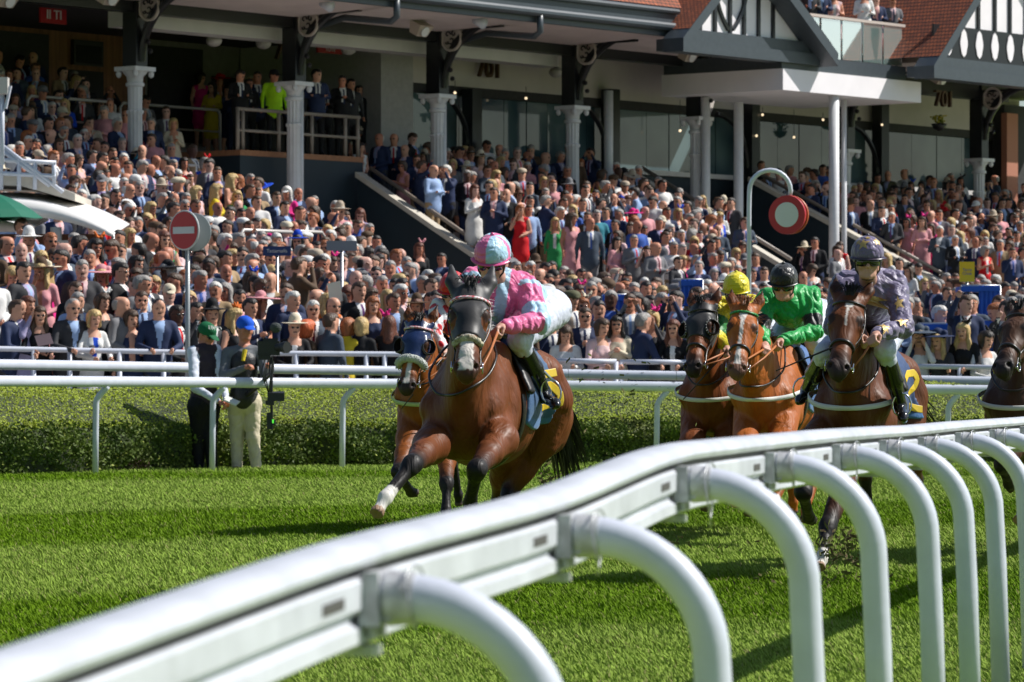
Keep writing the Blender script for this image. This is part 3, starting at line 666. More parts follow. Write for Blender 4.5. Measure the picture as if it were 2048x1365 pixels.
# barrier rails on the left terrace
for (x0, x1, y0, y1, v) in ((55, 230, 190, 207, -3.2), (240, 440, 205, 222, -3.4), (300, 420, 325, 335, .8), (585, 650, 463, 465, 8.2), (480, 590, 462, 463, 8.2)):
    a0, z0 = UZ(x0, y0, v); a1, z1 = UZ(x1, y1, v); zz = (z0 + z1) / 2; r_ = empty('crush_barrier', W((a0 + a1) / 2, v, zz - 1), 'pale steel crush barrier among the standing crowd', 'barrier')
    r_['label'] = {55: 'steel crush barrier high on the left terrace in front of the timber wall', 240: 'steel crush barrier behind the first column on the left terrace', 300: 'short steel crush barrier between the first and second columns', 585: 'steel crush barrier among the crowd right of the blue sign', 480: 'steel crush barrier among the crowd left of the blue sign'}[x0]
    MB().tube([W(a0, v, zz - 1.1), W(a0, v, zz - .1), W(a0 + .1, v, zz), W(a1 - .1, v, zz), W(a1, v, zz - .1), W(a1, v, zz - 1.1)], .035, 8).build('frame', mat('pale_steel', (.5, .47, .44), .4, metal=.2), r_, smooth=True)
    MB().tube([W(a0, v, zz - .5), W(a1, v, zz - .5)], .025, 6).build('middle_rail', TANM, r_, smooth=True)
# stair side walls with pale copings ----------------------------------------------
def stairwall(p0, p1, v0, name):
    u_, z0 = UZ(*p0, v0); k = (p1[0] - 1024) / S   # find v1 with same u at second pixel
    v1 = (k * (85 + .7766 * u_) + 7.7 - .63 * u_) / (.7766 + .63 * k); Y1 = 85 + .7766 * u_ - .63 * v1; z1 = CZ + (HY - p1[1]) / S * Y1
    b = MB(); b.prism([W(u_, v0, 0), W(u_, v1, 0), W(u_, v1, z1 - .1), W(u_, v0, z0 - .1)], AX * .2); b.build('stair_wall', NAVYW, STAND)
    b = MB(); b.prism([W(u_ - .06, v0 - .02, z0 - .10), W(u_ - .06, v1 + .03, z1 - .10), W(u_ - .06, v1 + .03, z1 + .02), W(u_ - .06, v0 - .02, z0 + .02)], AX * .27); b.build('coping', COPE, STAND)
    b = MB(); b.tube([W(u_ + .45, v0, z0 + .12), W(u_ + .45, v1, z1 + .12)], .05, 8); b.build('handrail', TANM, STAND, smooth=True)
    return u_, v1, z0, z1
w1 = stairwall((715, 346), (1010, 552), -.3, 'w1'); w2 = stairwall((1262, 344), (1560, 528), -.6, 'w2'); w3 = stairwall((1500, 356), (1912, 582), -.8, 'w3')
uG = [(w1[0] - 3.2, w1[0]), (w2[0] + .2, w3[0])]       # stair gaps (lower ground)
GAPS += [(w1[0] - 6.5, w1[0]), (w2[0] + .2, w3[0])]
# terrace surface in steps --------------------------------------------------------
def in_gap(u): return any(a < u < b_ for a, b_ in uG)
def terrace():
    us = sorted([-34, -26, -20, -14, -9, -6, -3, 0, 3, 6, 9, 12, 15, 18, 21, 24, 27, 30, 34, 40] + [x + e for g in GAPS for x in g for e in (-.01, .01, .8, 1.6)])
    vs = [-6.4]
    while vs[-1] < 33: vs.append(vs[-1] + (.6 if vs[-1] < 10 else 1.0))
    v = []; f = []
    for u_ in us:
        for a in vs:
            for side in (0, 1):
                z = float(terr(u_, a + (.001 if side else -.6 if a < 10 else -1.0)))
                v.append(W(u_, a, z if side == 0 else float(terr(u_, a))))
    m = len(vs) * 2
    for i in range(len(us) - 1):
        for j in range(m - 1): a = i * m + j; f.append((a, a + m, a + m + 1, a + 1))
    # skip cells in front of the spectators' rail
    ff = []
    for q in f:
        c = sum((V(v[k]) for k in q), V()) / 4
        if c.y > float(railY(min(max(c.x, -9), 11))) + 3.6: ff.append(q)
    o = mkobj('terrace', v, ff, CONC); tag(o, kind='structure')
terrace()
# gables -----------------------------------------------------------------------------
def gable(xl, yl, xr, yr, xa, ya, v, studs, braces, lozenge=False, ybeam=26):
    """xl,yl / xr,yr: feet of the bargeboards, xa,ya: apex (photo pixels) on plane v"""
    ul, zl = UZ(xl, yl, v); ur, zr = UZ(xr, yr, v); ua, za = UZ(xa, ya, v); zl = zr = (zl + zr) / 2
    g = MB(); g.prism([W(ul + .1, v, zl), W(ur - .1, v, zl), W(ua, v, za - .15)], NX_ * -.1); g.build('gable_panel', BRIGHTW, STAND)
    t = MB()
    for (a, z0, b_, z1) in ((ul, zl, ua, za), (ur, zr, ua, za)):
        d = V((b_ - a, z1 - z0, 0)); d.normalize(); e = -.15
        p0 = W(a - d.x * .35, v, z0 - d.y * .35); p1 = W(b_, v, z1); dr = (p1 - p0).normalized(); nn = NX_.cross(dr) * (1 if a < b_ else -1)
        t.box((p0 + p1) / 2 + NX_ * .32, dr * (p1 - p0).length / 2, NX_ * .3, V((0, 0, .16)))
    t.build('bargeboard', SLATE, STAND)
    tb = MB(); ubox(tb, ul + .15, ur - .15, v + .0, v + .12, zl - .06, zl + .22); ubox(tb, ul - .1, ur + .1, v - .3, v + .2, zl - .34, zl - .06); tb.build('gable_beam', SLATE, STAND)
    fr = MB()
    for px in studs:
        us_, _ = UZ(px, 0, v); h = za - (za - zl) * abs(us_ - ua) / ((ur - ul) / 2); ubox(fr, us_ - .05, us_ + .05, v, v + .06, zl + (.22 if not lozenge else 1.0), max(h, zl + .3))
    for (x0, y0, x1, y1) in braces:
        a0, z0 = UZ(x0, y0, v); a1, z1 = UZ(x1, y1, v)
        pts = [W(a0 + (a1 - a0) * (s ** 1.8), v + .03, z0 + (z1 - z0) * s) for s in np.linspace(0, 1, 7)]; fr.tube(pts, .06, 4)
    if lozenge:
        ubox(fr, ul + .6, ur - .2, v + .0, v + .055, zl + .22, zl + 1.05)
    fr.build('timber_frame', BLACKP, STAND)
    if lozenge:
        lz = MB()
        for px in lozenge:
            us_, _ = UZ(px, 0, v); c = W(us_, v + .06, zl + .64)
            lz.prism([c + AX * x + V((0, 0, z)) for x, z in ((0, -.36), (.10, -.28), (.17, -.05), (.17, .05), (.10, .28), (0, .36), (-.10, .28), (-.17, .05), (-.17, -.05), (-.10, -.28))], NX_ * .02)
        lz.build('white_lozenges', BRIGHTW, STAND)
    # roof planes running back
    for (a, z0, b_, z1, s_) in ((ul, zl, ua, za, 1), (ur, zr, ua, za, -1)):
        uvquad('gable_roof', [W(a, v + .62, z0 + .17), W(a, v - 5, z0 + .17), W(b_, v - 5, z1 + .17), W(b_, v + .62, z1 + .17)], TILES, STAND, 10, 6)
gable(1338, 74, 1622, 104, 1470, -104, 3.1, [1398, 1428, 1458, 1486, 1515, 1544], [(1431, -12, 1454, 60), (1489, -12, 1463, 60)])
gable(1838, 130, 2200, 165, 2020, -170, 3.9, [1925, 1955, 1988, 2018, 2050, 2082], [], lozenge=[1893, 1923, 1954, 1985, 2016, 2047, 2078])
# projecting balcony with glass front ------------------------------------------------
bv = 3.2; ua, ub = U(1566, bv), U(1842, bv); z0, z1 = Zp(1566, 180, bv), Zp(1566, 137, bv)
b = MB(); ubox(b, ua, ub, -.5, bv, z0, z1); b.build('balcony_slab', BRIGHTW, STAND)
b = MB(); ubox(b, ua + .02, U(1815, bv), -.45, bv - .05, z1, z1 + .36); b.build('balcony_edge', SLATE, STAND)
br_ = empty('glass_balustrade', W(ua, bv, z1 + .36), 'glass balustrade with a pale top rail on the balcony between the two gables', 'balustrade')
zz = z1 + .36; top = Zp(1600, 28, bv - .2); ux0, ux1 = U(1598, bv - .2), U(1806, bv - .2); nP = 5
for i in range(nP):
    a0 = ux0 + (ux1 - ux0) * i / nP; a1 = ux0 + (ux1 - ux0) * (i + 1) / nP
    b = MB(); ubox(b, a0 + .05, a1 - .05, bv - .22, bv - .2, zz + .03, top - .04); b.build('glass_panel', GLASSD, br_)
    b = MB(); ubox(b, a0 - .03, a0 + .03, bv - .28, bv - .23, zz, top); b.build('post', STEEL, br_)
b = MB(); ubox(b, ux0 - .1, ux1 + .05, bv - .26, bv - .16, top - .03, top + .04); b.build('top_rail', mat('oak_rail', (.55, .47, .42), .5), br_)
uvquad('roof', [W(U(1700, 1), 1.0, z1 + .5), W(U(2000, 1), 1.0, z1 + .5), W(U(2000, 1), -4, z1 + 6), W(U(1700, 1), -4, z1 + 6)], TILES, STAND, 10, 7)
b = MB(); ubox(b, U(1850, 3.2), UR + 5, .2, 3.6, Zp(1950, 146, 2) - .02, Zp(1950, 146, 2) + .2); b.build('eaves_soffit', SOFF, STAND)
b = MB(); ubox(b, U(1700, -.6), UR + 5, -8, -.2, Zp(1900, 165), Zp(1900, 150)); b.build('ceiling', DARKIN, STAND)
b = MB(); ubox(b, U(1985, GV), UR + 4, GV + .01, GV + .4, 3, Zp(2000, 212, GV)); b.build('shade_panel', DARKIN, STAND)  # solid dark block painting the shade of an opening
b = MB(); ubox(b, U(2008, GV + .5), U(2030, GV + .5), GV + .41, GV + .6, 3, Zp(2000, 230, GV)); b.build('pink_pilaster', mat('terracotta_wall', (.42, .17, .11), .7), STAND)
# television on the timber wall, red signs, hanging letters ---------------------------------
o = empty('television', W(U(178, -6.4), -6.4, Zp(178, 105, -6.4)), 'black wall screen on the brown timber wall above the top left crowd', 'television')
b = MB(); ubox(b, U(147, -6.4), U(206, -6.4), -6.49, -6.38, Zp(178, 132, -6.4), Zp(178, 82, -6.4)); b.build('case', BLACKP, o)
b = MB(); ubox(b, U(151, -6.4), U(202, -6.4), -6.38, -6.37, Zp(178, 128, -6.4), Zp(178, 92, -6.4)); b.build('screen', mat('screen_glass', (.02, .022, .025), .15), o)
def textobj(name, body, c, right, up, size, m, parent=None, depth=.01):
    cu = bpy.data.curves.new(name, 'FONT'); cu.body = body; cu.size = size; cu.align_x = 'CENTER'; cu.align_y = 'CENTER'; cu.extrude = depth; cu.space_line = .9
    t = bpy.data.objects.new(name, cu); link(t); bpy.context.view_layer.update()
    me = bpy.data.meshes.new_from_object(t.evaluated_get(bpy.context.evaluated_depsgraph_get())); bpy.data.objects.remove(t)
    r = V(right).normalized(); u_ = V(up).normalized(); n = r.cross(u_)
    vs = [V(c) + r * v.co.x + u_ * v.co.y + n * v.co.z for v in me.vertices]; fs = [tuple(p.vertices) for p in me.polygons]
    return mkobj(name, vs, fs, m, parent)
REDS = mat('red_sign', (.42, .012, .018), .4); SIGNW = mat('sign_lettering', (.75, .75, .73), .5)
for (x0, x1, y0, y1, v, txt, lab) in ((82, 133, 12, 45, -2.5, 'II TI', 'red box sign with white strokes hanging under the ceiling at top left'), (636, 684, 90, 105, -2.5, 'TOTE', 'narrow red box sign under the ceiling right of the second column')):
    a0, z0 = UZ(x0, y1, v); a1, z1_ = UZ(x1, y0, v); z1_ = Zp(x0, y0, v); o = empty('betting_sign', W((a0 + a1) / 2, v, (z0 + z1_) / 2), lab, 'sign')
    b = MB(); ubox(b, a0, a1, v - .06, v, z0, z1_); b.build('panel', REDS, o); textobj('lettering', txt, W((a0 + a1) / 2, v + .012, (z0 + z1_) / 2), AX, (0, 0, 1), (z1_ - z0) * .8, SIGNW, o)
for (px, py, v, lab) in ((975, 140, -1.9, 'brown metal letter shapes fixed to the beige wall right of the third column'), (1884, 200, .5, 'brown metal letter shapes hanging under the beam right of the balcony'), (572, 105, -3, 'dark metal letter shapes in the shade left of the second column')):
    u_, z = UZ(px, py, v); textobj('wall_letters', '701', W(u_, v + .05, z), AX, (0, 0, 1), .62, mat('brown_metal', (.09, .05, .03), .4, metal=.5), None, .05)
    tag(bpy.data.objects[-1] if False else [o for o in COL.objects if o.name.startswith('wall_letters')][-1], lab, 'sign letters', 'metal wall letters')
o = empty('hanging_basket', W(*[(lambda t: (t[0], .5, t[1]))(UZ(1878, 245, .5))][0]), 'small hanging basket with yellow flowers right of the balcony', 'hanging basket'); u_, z = UZ(1878, 248, .5)
MB().lathe(W(u_, .5, z - .2), [(.02, 0), (.15, .06), (.22, .2)], 12).build('basket', BLACKP, o, smooth=True); fl = MB()
for k in range(60): a = random.random() * 6.28; r = random.random() * .22; fl.ball(W(u_ + r * math.cos(a), .5 + r * math.sin(a), z + .02 + random.random() * .2), .035, 5)
fl.build('flowers', mat('yellow_flowers', (.5, .42, .03), .6, col2=(.08, .14, .02), vscale=9), o)

# wooded hills out of view, added for their dark reflection in the window glass
def unseen_hills():
    v = []; n = 160
    for i in range(n + 1):
        a = -2.6 + 3.6 * i / n; x, y = math.cos(a), math.sin(a); h = 20 + 9 * math.sin(i * .11) + 5 * math.sin(i * .37 + 1) + 2.5 * math.sin(i * 1.3)
        v += [(x * 480, y * 480 + 40, 0), (x * 520, y * 520 + 40, h), (x * 900, y * 900 + 40, h * .6)]
    f = []
    for i in range(n): f += [(3 * i, 3 * i + 3, 3 * i + 4, 3 * i + 1), (3 * i + 1, 3 * i + 4, 3 * i + 5, 3 * i + 2)]
    tag(mkobj('unseen_hills', v, f, mat('wooded_hills', (.03, .05, .015), .9, var=.5, vscale=.04)), kind='structure')
unseen_hills()

for (px, py) in ((910, 186), (1052, 197), (1360, 262), (1525, 230), (1646, 240), (1513, 272), (1588, 275), (1764, 250)):
    u_, z = UZ(px, py, GV + .5); c = W(u_, GV + .5, z); o = empty('pendant_lamp', c, 'small glowing pendant lamp by the glazing, ' + {910: 'right of the third column', 1052: 'left of the fourth column', 1360: 'left of the fifth column', 1525: 'upper one beside the thin pillar', 1646: 'upper one beside the balcony pillar', 1513: 'lower one beside the thin pillar', 1588: 'lower one under the balcony', 1764: 'right of the thick balcony pillar'}[px], 'lamp', 'pendant lamps by the restaurant glazing')
    MB().ball(c, .035, 8).build('bulb', mat('warm_bulb', (.9, .8, .6), .5, emit=((1, .78, .5), 1.0)), o, smooth=True); MB().tube([c + V((0, 0, .04)), (c.x, c.y, zg1 + .3)], .008, 5).build('cord', BLACKP, o)
# ------------------------------------------------------------------ horses
COAT = mat('horse_coat', (.2, .07, .02), .55, attr=True, spec=.24, coat=.06, bump=.14, bscale=14, var=.10, vscale=7)
def _coat_streaks():
    nt = COAT.node_tree; N = nt.nodes; L = nt.links; tc = N.new('ShaderNodeTexCoord'); mp = N.new('ShaderNodeMapping'); mp.inputs['Scale'].default_value = (1, 1, .35); L.new(tc.outputs['Object'], mp.inputs[0])
    n = N.new('ShaderNodeTexNoise'); n.inputs['Scale'].default_value = 6; n.inputs['Detail'].default_value = 3; n.inputs['Distortion'].default_value = 1.2; L.new(mp.outputs[0], n.inputs['Vector'])
    b1 = [x for x in N if x.type == 'BUMP'][0]; b2 = N.new('ShaderNodeBump'); b2.inputs['Strength'].default_value = .75; b2.inputs['Distance'].default_value = .05; L.new(n.outputs['Fac'], b2.inputs['Height']); L.new(b2.outputs[0], b1.inputs['Normal'])
_coat_streaks()
COAT.node_tree.nodes["Principled BSDF"].inputs['Coat Roughness'].default_value = .3
HAIRB = mat('mane_black', (.014, .011, .010), .5); HAIRC = mat('mane_chestnut', (.30, .10, .03), .5)
EYEM = mat('animal_eye', (.01, .006, .004), .05, spec=.8)
LEATHER = mat('black_leather', (.018, .015, .014), .35, bump=.05); TANL = mat('orange_rubber_rein', (.42, .14, .04), .5)
CHROME = mat('bit_steel', (.7, .7, .72), .15, metal=1); WEBW = mat('white_webbing', (.68, .68, .64), .6)
def ribbon(mb, P3, Nn, w, th=.004, closed=False):
    """flat strap through points P3 with surface normals Nn"""
    P3 = [V(p) for p in P3]; m = len(P3); vs = []
    for i, p in enumerate(P3):
        a = P3[(i - 1) % m] if closed or i else p; b = P3[(i + 1) % m] if closed or i < m - 1 else p
        t = (b - a).normalized(); n = V(Nn[i]); n = (n - t * n.dot(t)).normalized(); s_ = t.cross(n)
        vs += [p - s_ * w / 2, p - s_ * w * .42 + n * th, p + s_ * w * .42 + n * th, p + s_ * w / 2]
    fs = []
    for i in range(m if closed else m - 1):
        j = (i + 1) % m
        for k in range(3): fs.append((i * 4 + k, i * 4 + k + 1, j * 4 + k + 1, j * 4 + k))
    mb.add(vs, fs); return mb
def pushout(sdf, Q, off):
    Q = np.array(Q, float); D = Q * np.array([1, .9, 0]) - np.array([.35, 0, 0]); D /= np.linalg.norm(D, axis=1, keepdims=True) + 1e-9
    for _ in range(45):
        f = sdf.f(Q); m = f < off
        if not m.any(): break
        Q[m] += D[m] * np.maximum(off - f[m], .003)[:, None]
    return Q
def catmull(P_, t, closed=False):
    P_ = np.array(P_, float); n = len(P_); out = []
    for x in t:
        i = min(int(x), n - 2); f = x - i
        if closed: p0, p1, p2, p3 = P_[(i - 1) % (n - 1)], P_[i], P_[i + 1], P_[(i + 2) % (n - 1)]
        else: p0, p1, p2, p3 = P_[max(i - 1, 0)], P_[i], P_[i + 1], P_[min(i + 2, n - 1)]
        out.append(.5 * (2 * p1 + (p2 - p0) * f + (2 * p0 - 5 * p1 + 4 * p2 - p3) * f * f + (3 * p1 - p0 - 3 * p2 + p3) * f ** 3))
    return np.array(out)
def strap(sdf, pts, w, name, m, par, off=.004, tf=None, closed=False, n=24, th=.005, drape=False):
    """strap laid on the surface of sdf through pts (sdf coordinates)"""
    pts = np.array(pts, float); k = len(pts); t = np.linspace(0, k - 1 if not closed else k, n + 1)[: (n if closed else n + 1)]
    ext = np.vstack([pts, pts[:1]]) if closed else pts
    Q = catmull(ext, t, closed)
    Q = pushout(sdf, Q, off) if drape else sdf.project(Q, off); N = sdf.grad(Q)
    if tf: Q = [tf(q) for q in Q]; N = [tf(n_, True) for n_ in N]
    mb = MB(); ribbon(mb, Q, N, w, th, closed); return mb.build(name, m, par, smooth=True)
class Horse: pass
def make_horse(c):
    h = Horse(); rx, ry = c['root']; f = V((c['fwd'][0], c['fwd'][1], 0)).normalized(); l = V((-f.y, f.x, 0)); R0 = V((rx, ry, 0)); gz = float(ground_z(rx, ry))
    R0.z = gz + c.get('dz', 0)
    def tw(p, vec=False): p = V(p); return f * p.x + l * p.y + V((0, 0, p.z)) + (V() if vec else R0)
    def tl(w): d = V(w) - R0; return np.array([d.dot(f), d.dot(l), d.z])
    h.tw, h.tl, h.f, h.l = tw, tl, f, l
    root = empty('horse', (R0.x, R0.y, gz), c['label'], 'horse', 'racehorses galloping'); h.root = root
    px = lambda t: tl(P(*t))
    s = Sdf(); h.s = s
    # trunk
    s.cone((.34, 0, 1.10), (-.10, 0, 1.10), .31, .315, .06, (1, .80, 1)); s.cone((-.10, 0, 1.10), (-.46, 0, 1.20), .305, .215, .08, (1, .80, 1)); s.cone((.30, 0, 1.25), (-.55, 0, 1.28), .18, .19, .10, (1, .8, 1))
    s.cone((.16, 0, 1.44), (-.14, 0, 1.40), .085, .08, .12, (1, .55, 1))
    s.cone((-.50, 0, 1.24), (-.82, 0, 1.20), .23, .20, .10, (1, .95, 1)); s.cone((.35, 0, .98), (.05, 0, .96), .19, .18, .08, (1, .85, 1))
    for y in (-1, 1):
        s.cone((.20, y * .11, 1.40), (.56, y * .155, 1.10), .085, .115, .06); s.cone((.26, y * .17, 1.18), (.36, y * .175, .96), .095, .105, .05)
        s.cone((.64, y * .095, 1.06), (.58, y * .08, .92), .10, .095, .022); s.sph((.61, y * .17, 1.10), .085, .035)
        s.cone((-.60, y * .15, 1.28), (-.78, y * .15, 1.02), .145, .145, .05); s.cone((-.95, y * .13, 1.14), (-.82, y * .14, .92), .115, .11, .05)
    s.sph((.50, 0, 1.04), .20, .07)
    for i_ in range(len(s.p)):
        q_ = list(s.p[i_]); q_[0] = q_[0] * np.array([1, .92, 1]); q_[1] = q_[1] * np.array([1, .92, 1]); q_[5] = q_[5] * np.array([1, .93, 1]); s.p[i_] = tuple(q_)
    # head frame
    poll, muz = px(c['poll']), px(c['muz']); d = unit(muz - poll); nn = V(c.get('face', (0, -1, .4))); nl = np.array([nn.dot(f), nn.dot(l), nn.z]); R = frame_from(d, nl); h.R, h.o = R, poll
    H = lambda p: R.T @ np.array(p, float) + poll; h.H = H
    # neck
    s.cone((.30, 0, 1.32), H((.02, 0, -.07)), .17, .080, .10, (1, .60, 1)); s.cone((.46, 0, 1.12), H((.12, 0, -.13)), .23, .088, .10, (1, .68, 1))
    mid = (np.array([.40, 0, 1.2]) + H((.05, 0, -.1))) / 2; s.sph(mid, .135, .10, (1, .72, 1))
    s.cone((.62, 0, .98), (H((.2, 0, -.13)) * .7 + np.array([.62, 0, .98]) * .3), .13, .07, .10, (1, .7, 1))
    # head
    R1 = R; HWD = 1.13
    s.frame(R, poll)
    _n0 = len(s.p)
    s.cone((.0, 0, -.02), (.19, 0, -.015), .082, .090, .04, (1, 1.05, 1), t=5); s.cone((.19, 0, -.015), (.47, 0, -.005), .082, .050, .05, (1, 1.0, 1), t=5)
    for y in (-1, 1):
        s.cone((.12, y * .045, -.11), (.24, y * .038, -.10), .075, .058, .05, (1, .62, 1), t=5)
        s.cone((.185, y * .080, .022), (.235, y * .078, .006), .024, .020, .03, t=5); s.cone((.14, y * .06, .035), (.2, y * .07, .04), .02, .018, .03, t=5)
        s.cone((.27, y * .066, -.025), (.42, y * .042, -.02), .014, .010, .03, t=5)
        s.sph((.575, y * .040, .006), .030, .025, t=6); s.cone((.20, y * .025, -.13), (.50, y * .022, -.066), .03, .022, .04, t=5)
        ek = 1.0 if 'hood' in c and c['hood'].get('ears', True) else 1.12; e0 = np.array([-.02, y * .062, -.01]); e1 = np.array([-.200, y * .104, .012 + c.get('earp', 0)])
        em = e0 * .55 + e1 * .45 + np.array([0, y * .008, 0]); s.cone(e0, em, .034 * ek, .036 * ek, .02, (1, 1, .75), t=7); s.cone(em, e1, .035 * ek, .004, .012, (1, 1, .75), t=7); s.cone(em, e1 + np.array([-.02, 0, 0]), .022, .0035, .010, (1, 1, .75), t=7)
    s.cone((.49, 0, -.012), (.585, 0, -.022), .056, .050, .04, (1, 1.05, 1), t=6); s.sph((.615, 0, -.028), .040, .03, (1, 1.1, 1), t=6); s.cone((.50, 0, -.075), (.59, 0, -.082), .030, .030, .025, (1, 1.1, 1), t=6)
    for y in (-1, 1):
        s.cone((.60, y * .054, .030), (.578, y * .040, .014), .016, .012, .012, (1.3, 1, 1), sub=True)
        s.cone((-.07, y * .072, .045), (-.15, y * .092, .045), .018, .010, .012, sub=True)
        s.sph((.212, y * .104, .0), .022, .015, sub=True)
    s.cone((.66, -.06, -.062), (.66, .06, -.062), .006, .006, .01, sub=True); s.cone((.56, -.06, -.058), (.56, .06, -.058), .005, .005, .01, sub=True)
    s.frame()
    for i_ in range(_n0, len(s.p)):
        q_ = list(s.p[i_]); q_[0] = q_[0] * np.array([1, HWD, 1]); q_[1] = q_[1] * np.array([1, HWD, 1]); q_[5] = q_[5] * np.array([1, 1.06, 1]); s.p[i_] = tuple(q_)
    nhead = len(s.p); hs = s.sub(lambda i, p: i >= _n0 - 4); bs = None; h.hs = hs
    # legs: (elbow, knee, fetlock, hoof)
    def foreleg(y, J):
        e, k, ft, hf = [np.array(q, float) for q in J]; mid = e * .55 + k * .45
        s.cone((.44, y * .15, 1.0), e, .11, .098, .035); s.cone(e, mid, .100, .070, .05); s.cone(mid, k, .070, .050, .04, t=1)
        s.cone(k * .98 + e * .02, k * .90 + ft * .10, .054, .048, .03, t=2); s.cone(k, ft, .038, .033, .03, t=2); s.cone(k * .15 + ft * .85 , ft, .032, .041, .02, t=2)
        bk = unit(np.cross(ft - k, (0, 1, 0))); tend = unit(k - ft)
        s.cone(k + np.array([-.018, 0, -.03]), ft + np.array([-.02, 0, .0]), .014, .018, .02, t=2)
        u = unit(hf - ft); L = np.linalg.norm(hf - ft); s.cone(ft, ft + u * L * .62, .034, .030, .02, t=3); s.cone(ft + u * L * .66, ft + u * L * 1.05, .040, .052, .012, t=4)
        s.cone(ft + u * L * 1.2, ft + u * L * 1.45, .08, .09, .008, sub=True)
    def hindleg(y, J):
        st, hk, ft, hf = [np.array(q, float) for q in J]
        s.cone((-.66, y * .15, 1.14), st, .165, .12, .045); s.cone((-.86, y * .13, 1.05), st * .5 + hk * .5 + np.array([-.05, 0, 0]), .125, .07, .045)
        s.cone(st, st * .4 + hk * .6, .11, .062, .04); s.cone(st * .4 + hk * .6, hk, .066, .046, .04, t=1); s.sph(hk, .050, .03, (1.15, .85, 1.1), t=1)
        s.cone(hk, ft, .038, .031, .03, t=2); s.sph(ft, .038, .02, t=3); u = unit(hf - ft); L = np.linalg.norm(hf - ft)
        s.cone(ft, ft + u * L * .6, .035, .030, .02, t=3); s.cone(ft + u * L * .66, ft + u * L * 1.05, .040, .050, .012, t=4); s.cone(ft + u * L * 1.2, ft + u * L * 1.45, .08, .09, .008, sub=True)
    DEF = dict(FL=((.46, .17, .90), (.78, .15, .66), (.50, .14, .45), (.42, .14, .55)), FR=((.46, -.17, .90), (.86, -.15, .62), (1.10, -.14, .32), (1.18, -.14, .20)),
               HL=((-.42, .20, .84), (-.62, .16, .50), (-.34, .13, .22), (-.24, .13, .10)), HR=((-.55, -.2, .88), (-.98, -.16, .60), (-1.12, -.14, .25), (-1.16, -.14, .12)))
    LJ = {}
    for k in DEF:
        J = c.get(k); LJ[k] = [px(q) for q in J] if J else [np.array(q, float) for q in DEF[k]]
        (foreleg if k[0] == 'F' else hindleg)(1 if k[1] == 'L' else -1, LJ[k])
    h.LJ = LJ
    vox = c.get('vox', .0125); v, q = s.mesh(vox, smooth=1)
    tg, pid = s.tags(v); base = np.array(c['coat']); dark = np.array(c.get('points', (.012, .010, .010)))
    n1 = vnoise(v, 2.2, 3); col = np.tile(base, (len(v), 1)) * (1 + .22 * n1)[:, None]
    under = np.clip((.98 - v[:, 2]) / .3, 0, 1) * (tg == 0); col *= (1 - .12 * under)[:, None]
    def mixin(m, cc, a): col[m] = col[m] * (1 - a[m][:, None]) + np.array(cc) * a[m][:, None]
    one = np.ones(len(v))
    tt = np.zeros(len(v))
    for i_, pr in enumerate(s.p):
        if pr[6] == 1: m_ = pid == i_; q_ = (v[m_] - pr[0]) @ (pr[1] - pr[0]) / max((pr[1] - pr[0]) @ (pr[1] - pr[0]), 1e-9); tt[m_] = np.clip(q_, 0, 1)
    if not c.get('chestnut'): mixin(tg == 1, dark, np.clip(tt * 1.15 - .05 + .2 * n1, 0, 1) ** 1.3); mixin(tg == 2, dark, one); mixin(tg == 3, dark, one)
    else: mixin(tg == 2, base * .8, one)
    mixin(tg == 4, (.10, .07, .05), one)
    hl = (v - poll) @ R.T                          # head coordinates of every vertex
    hm = (tg >= 5) & (tg <= 7)
    muzz = np.clip((hl[:, 0] - .46) / .09, 0, 1) * hm; mixin(muzz > 0, c.get('muzcol', (.022, .017, .016)), muzz * c.get('muza', .95))
    rim = hm & (np.hypot(hl[:, 0] - .21, np.abs(hl[:, 1]) - .10) < .035); mixin(rim, dark, one * .8)
    inner = (tg == 7) & (hl[:, 2] > .012) & (hl[:, 0] < -.05); mixin(inner, base * .35, one)
    tipd = (tg == 7) & (hl[:, 0] < -.16); mixin(tipd, dark, one * .7)
    for (x0, x1, w0, w1, yo) in c.get('blaze', []):
        t = (hl[:, 0] - x0) / (x1 - x0); w = w0 + (w1 - w0) * np.clip(t, 0, 1) + .004 * vnoise(v, 12, 4); m = hm & (t > 0) & (t < 1) & (np.abs(hl[:, 1] - yo) < w) & (hl[:, 2] > -.03); mixin(m, (.62, .57, .52), one)
    for k in c.get('white', []):                   # white socks per leg
        a, b = LJ[k][2], LJ[k][3]; kk = LJ[k][1]; lo = a * 1.0 + (kk - a) * (c.get('sock', .18) ) ; L = np.linalg.norm(b - lo)
        near = np.linalg.norm(v - (a + b) / 2, axis=1) < L * .66 + .03; mixin(near & ((tg == 2) | (tg == 3)), (.66, .63, .58), one); mixin(near & (tg == 4), (.30, .19, .12), one)
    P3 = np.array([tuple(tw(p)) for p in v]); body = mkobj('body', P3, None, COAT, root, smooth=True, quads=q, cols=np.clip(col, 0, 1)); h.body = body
    for y in (-1, 1):
        MB().ball(tw(H((.210, y * .090, .003))), .027, 14).build('eye', EYEM, root, smooth=True)
    T = lambda p, vec=False: tw(p, vec)
    bs = s.sub(lambda i, p: i < _n0 or (nhead <= i and p[6] == 0)); h.bs = bs
    # mane, forelock, tail
    hm_ = HAIRC if c.get('chestnut') else HAIRB; mb = MB(); rg = random.Random(c['seed'])
    crest = bs.project(np.array([np.array([.20, 0, 1.55]) * (1 - t) + (H((-.03, 0, -.02)) + np.array([0, 0, .05])) * t for t in np.linspace(0, 1, 21)]), -.005)
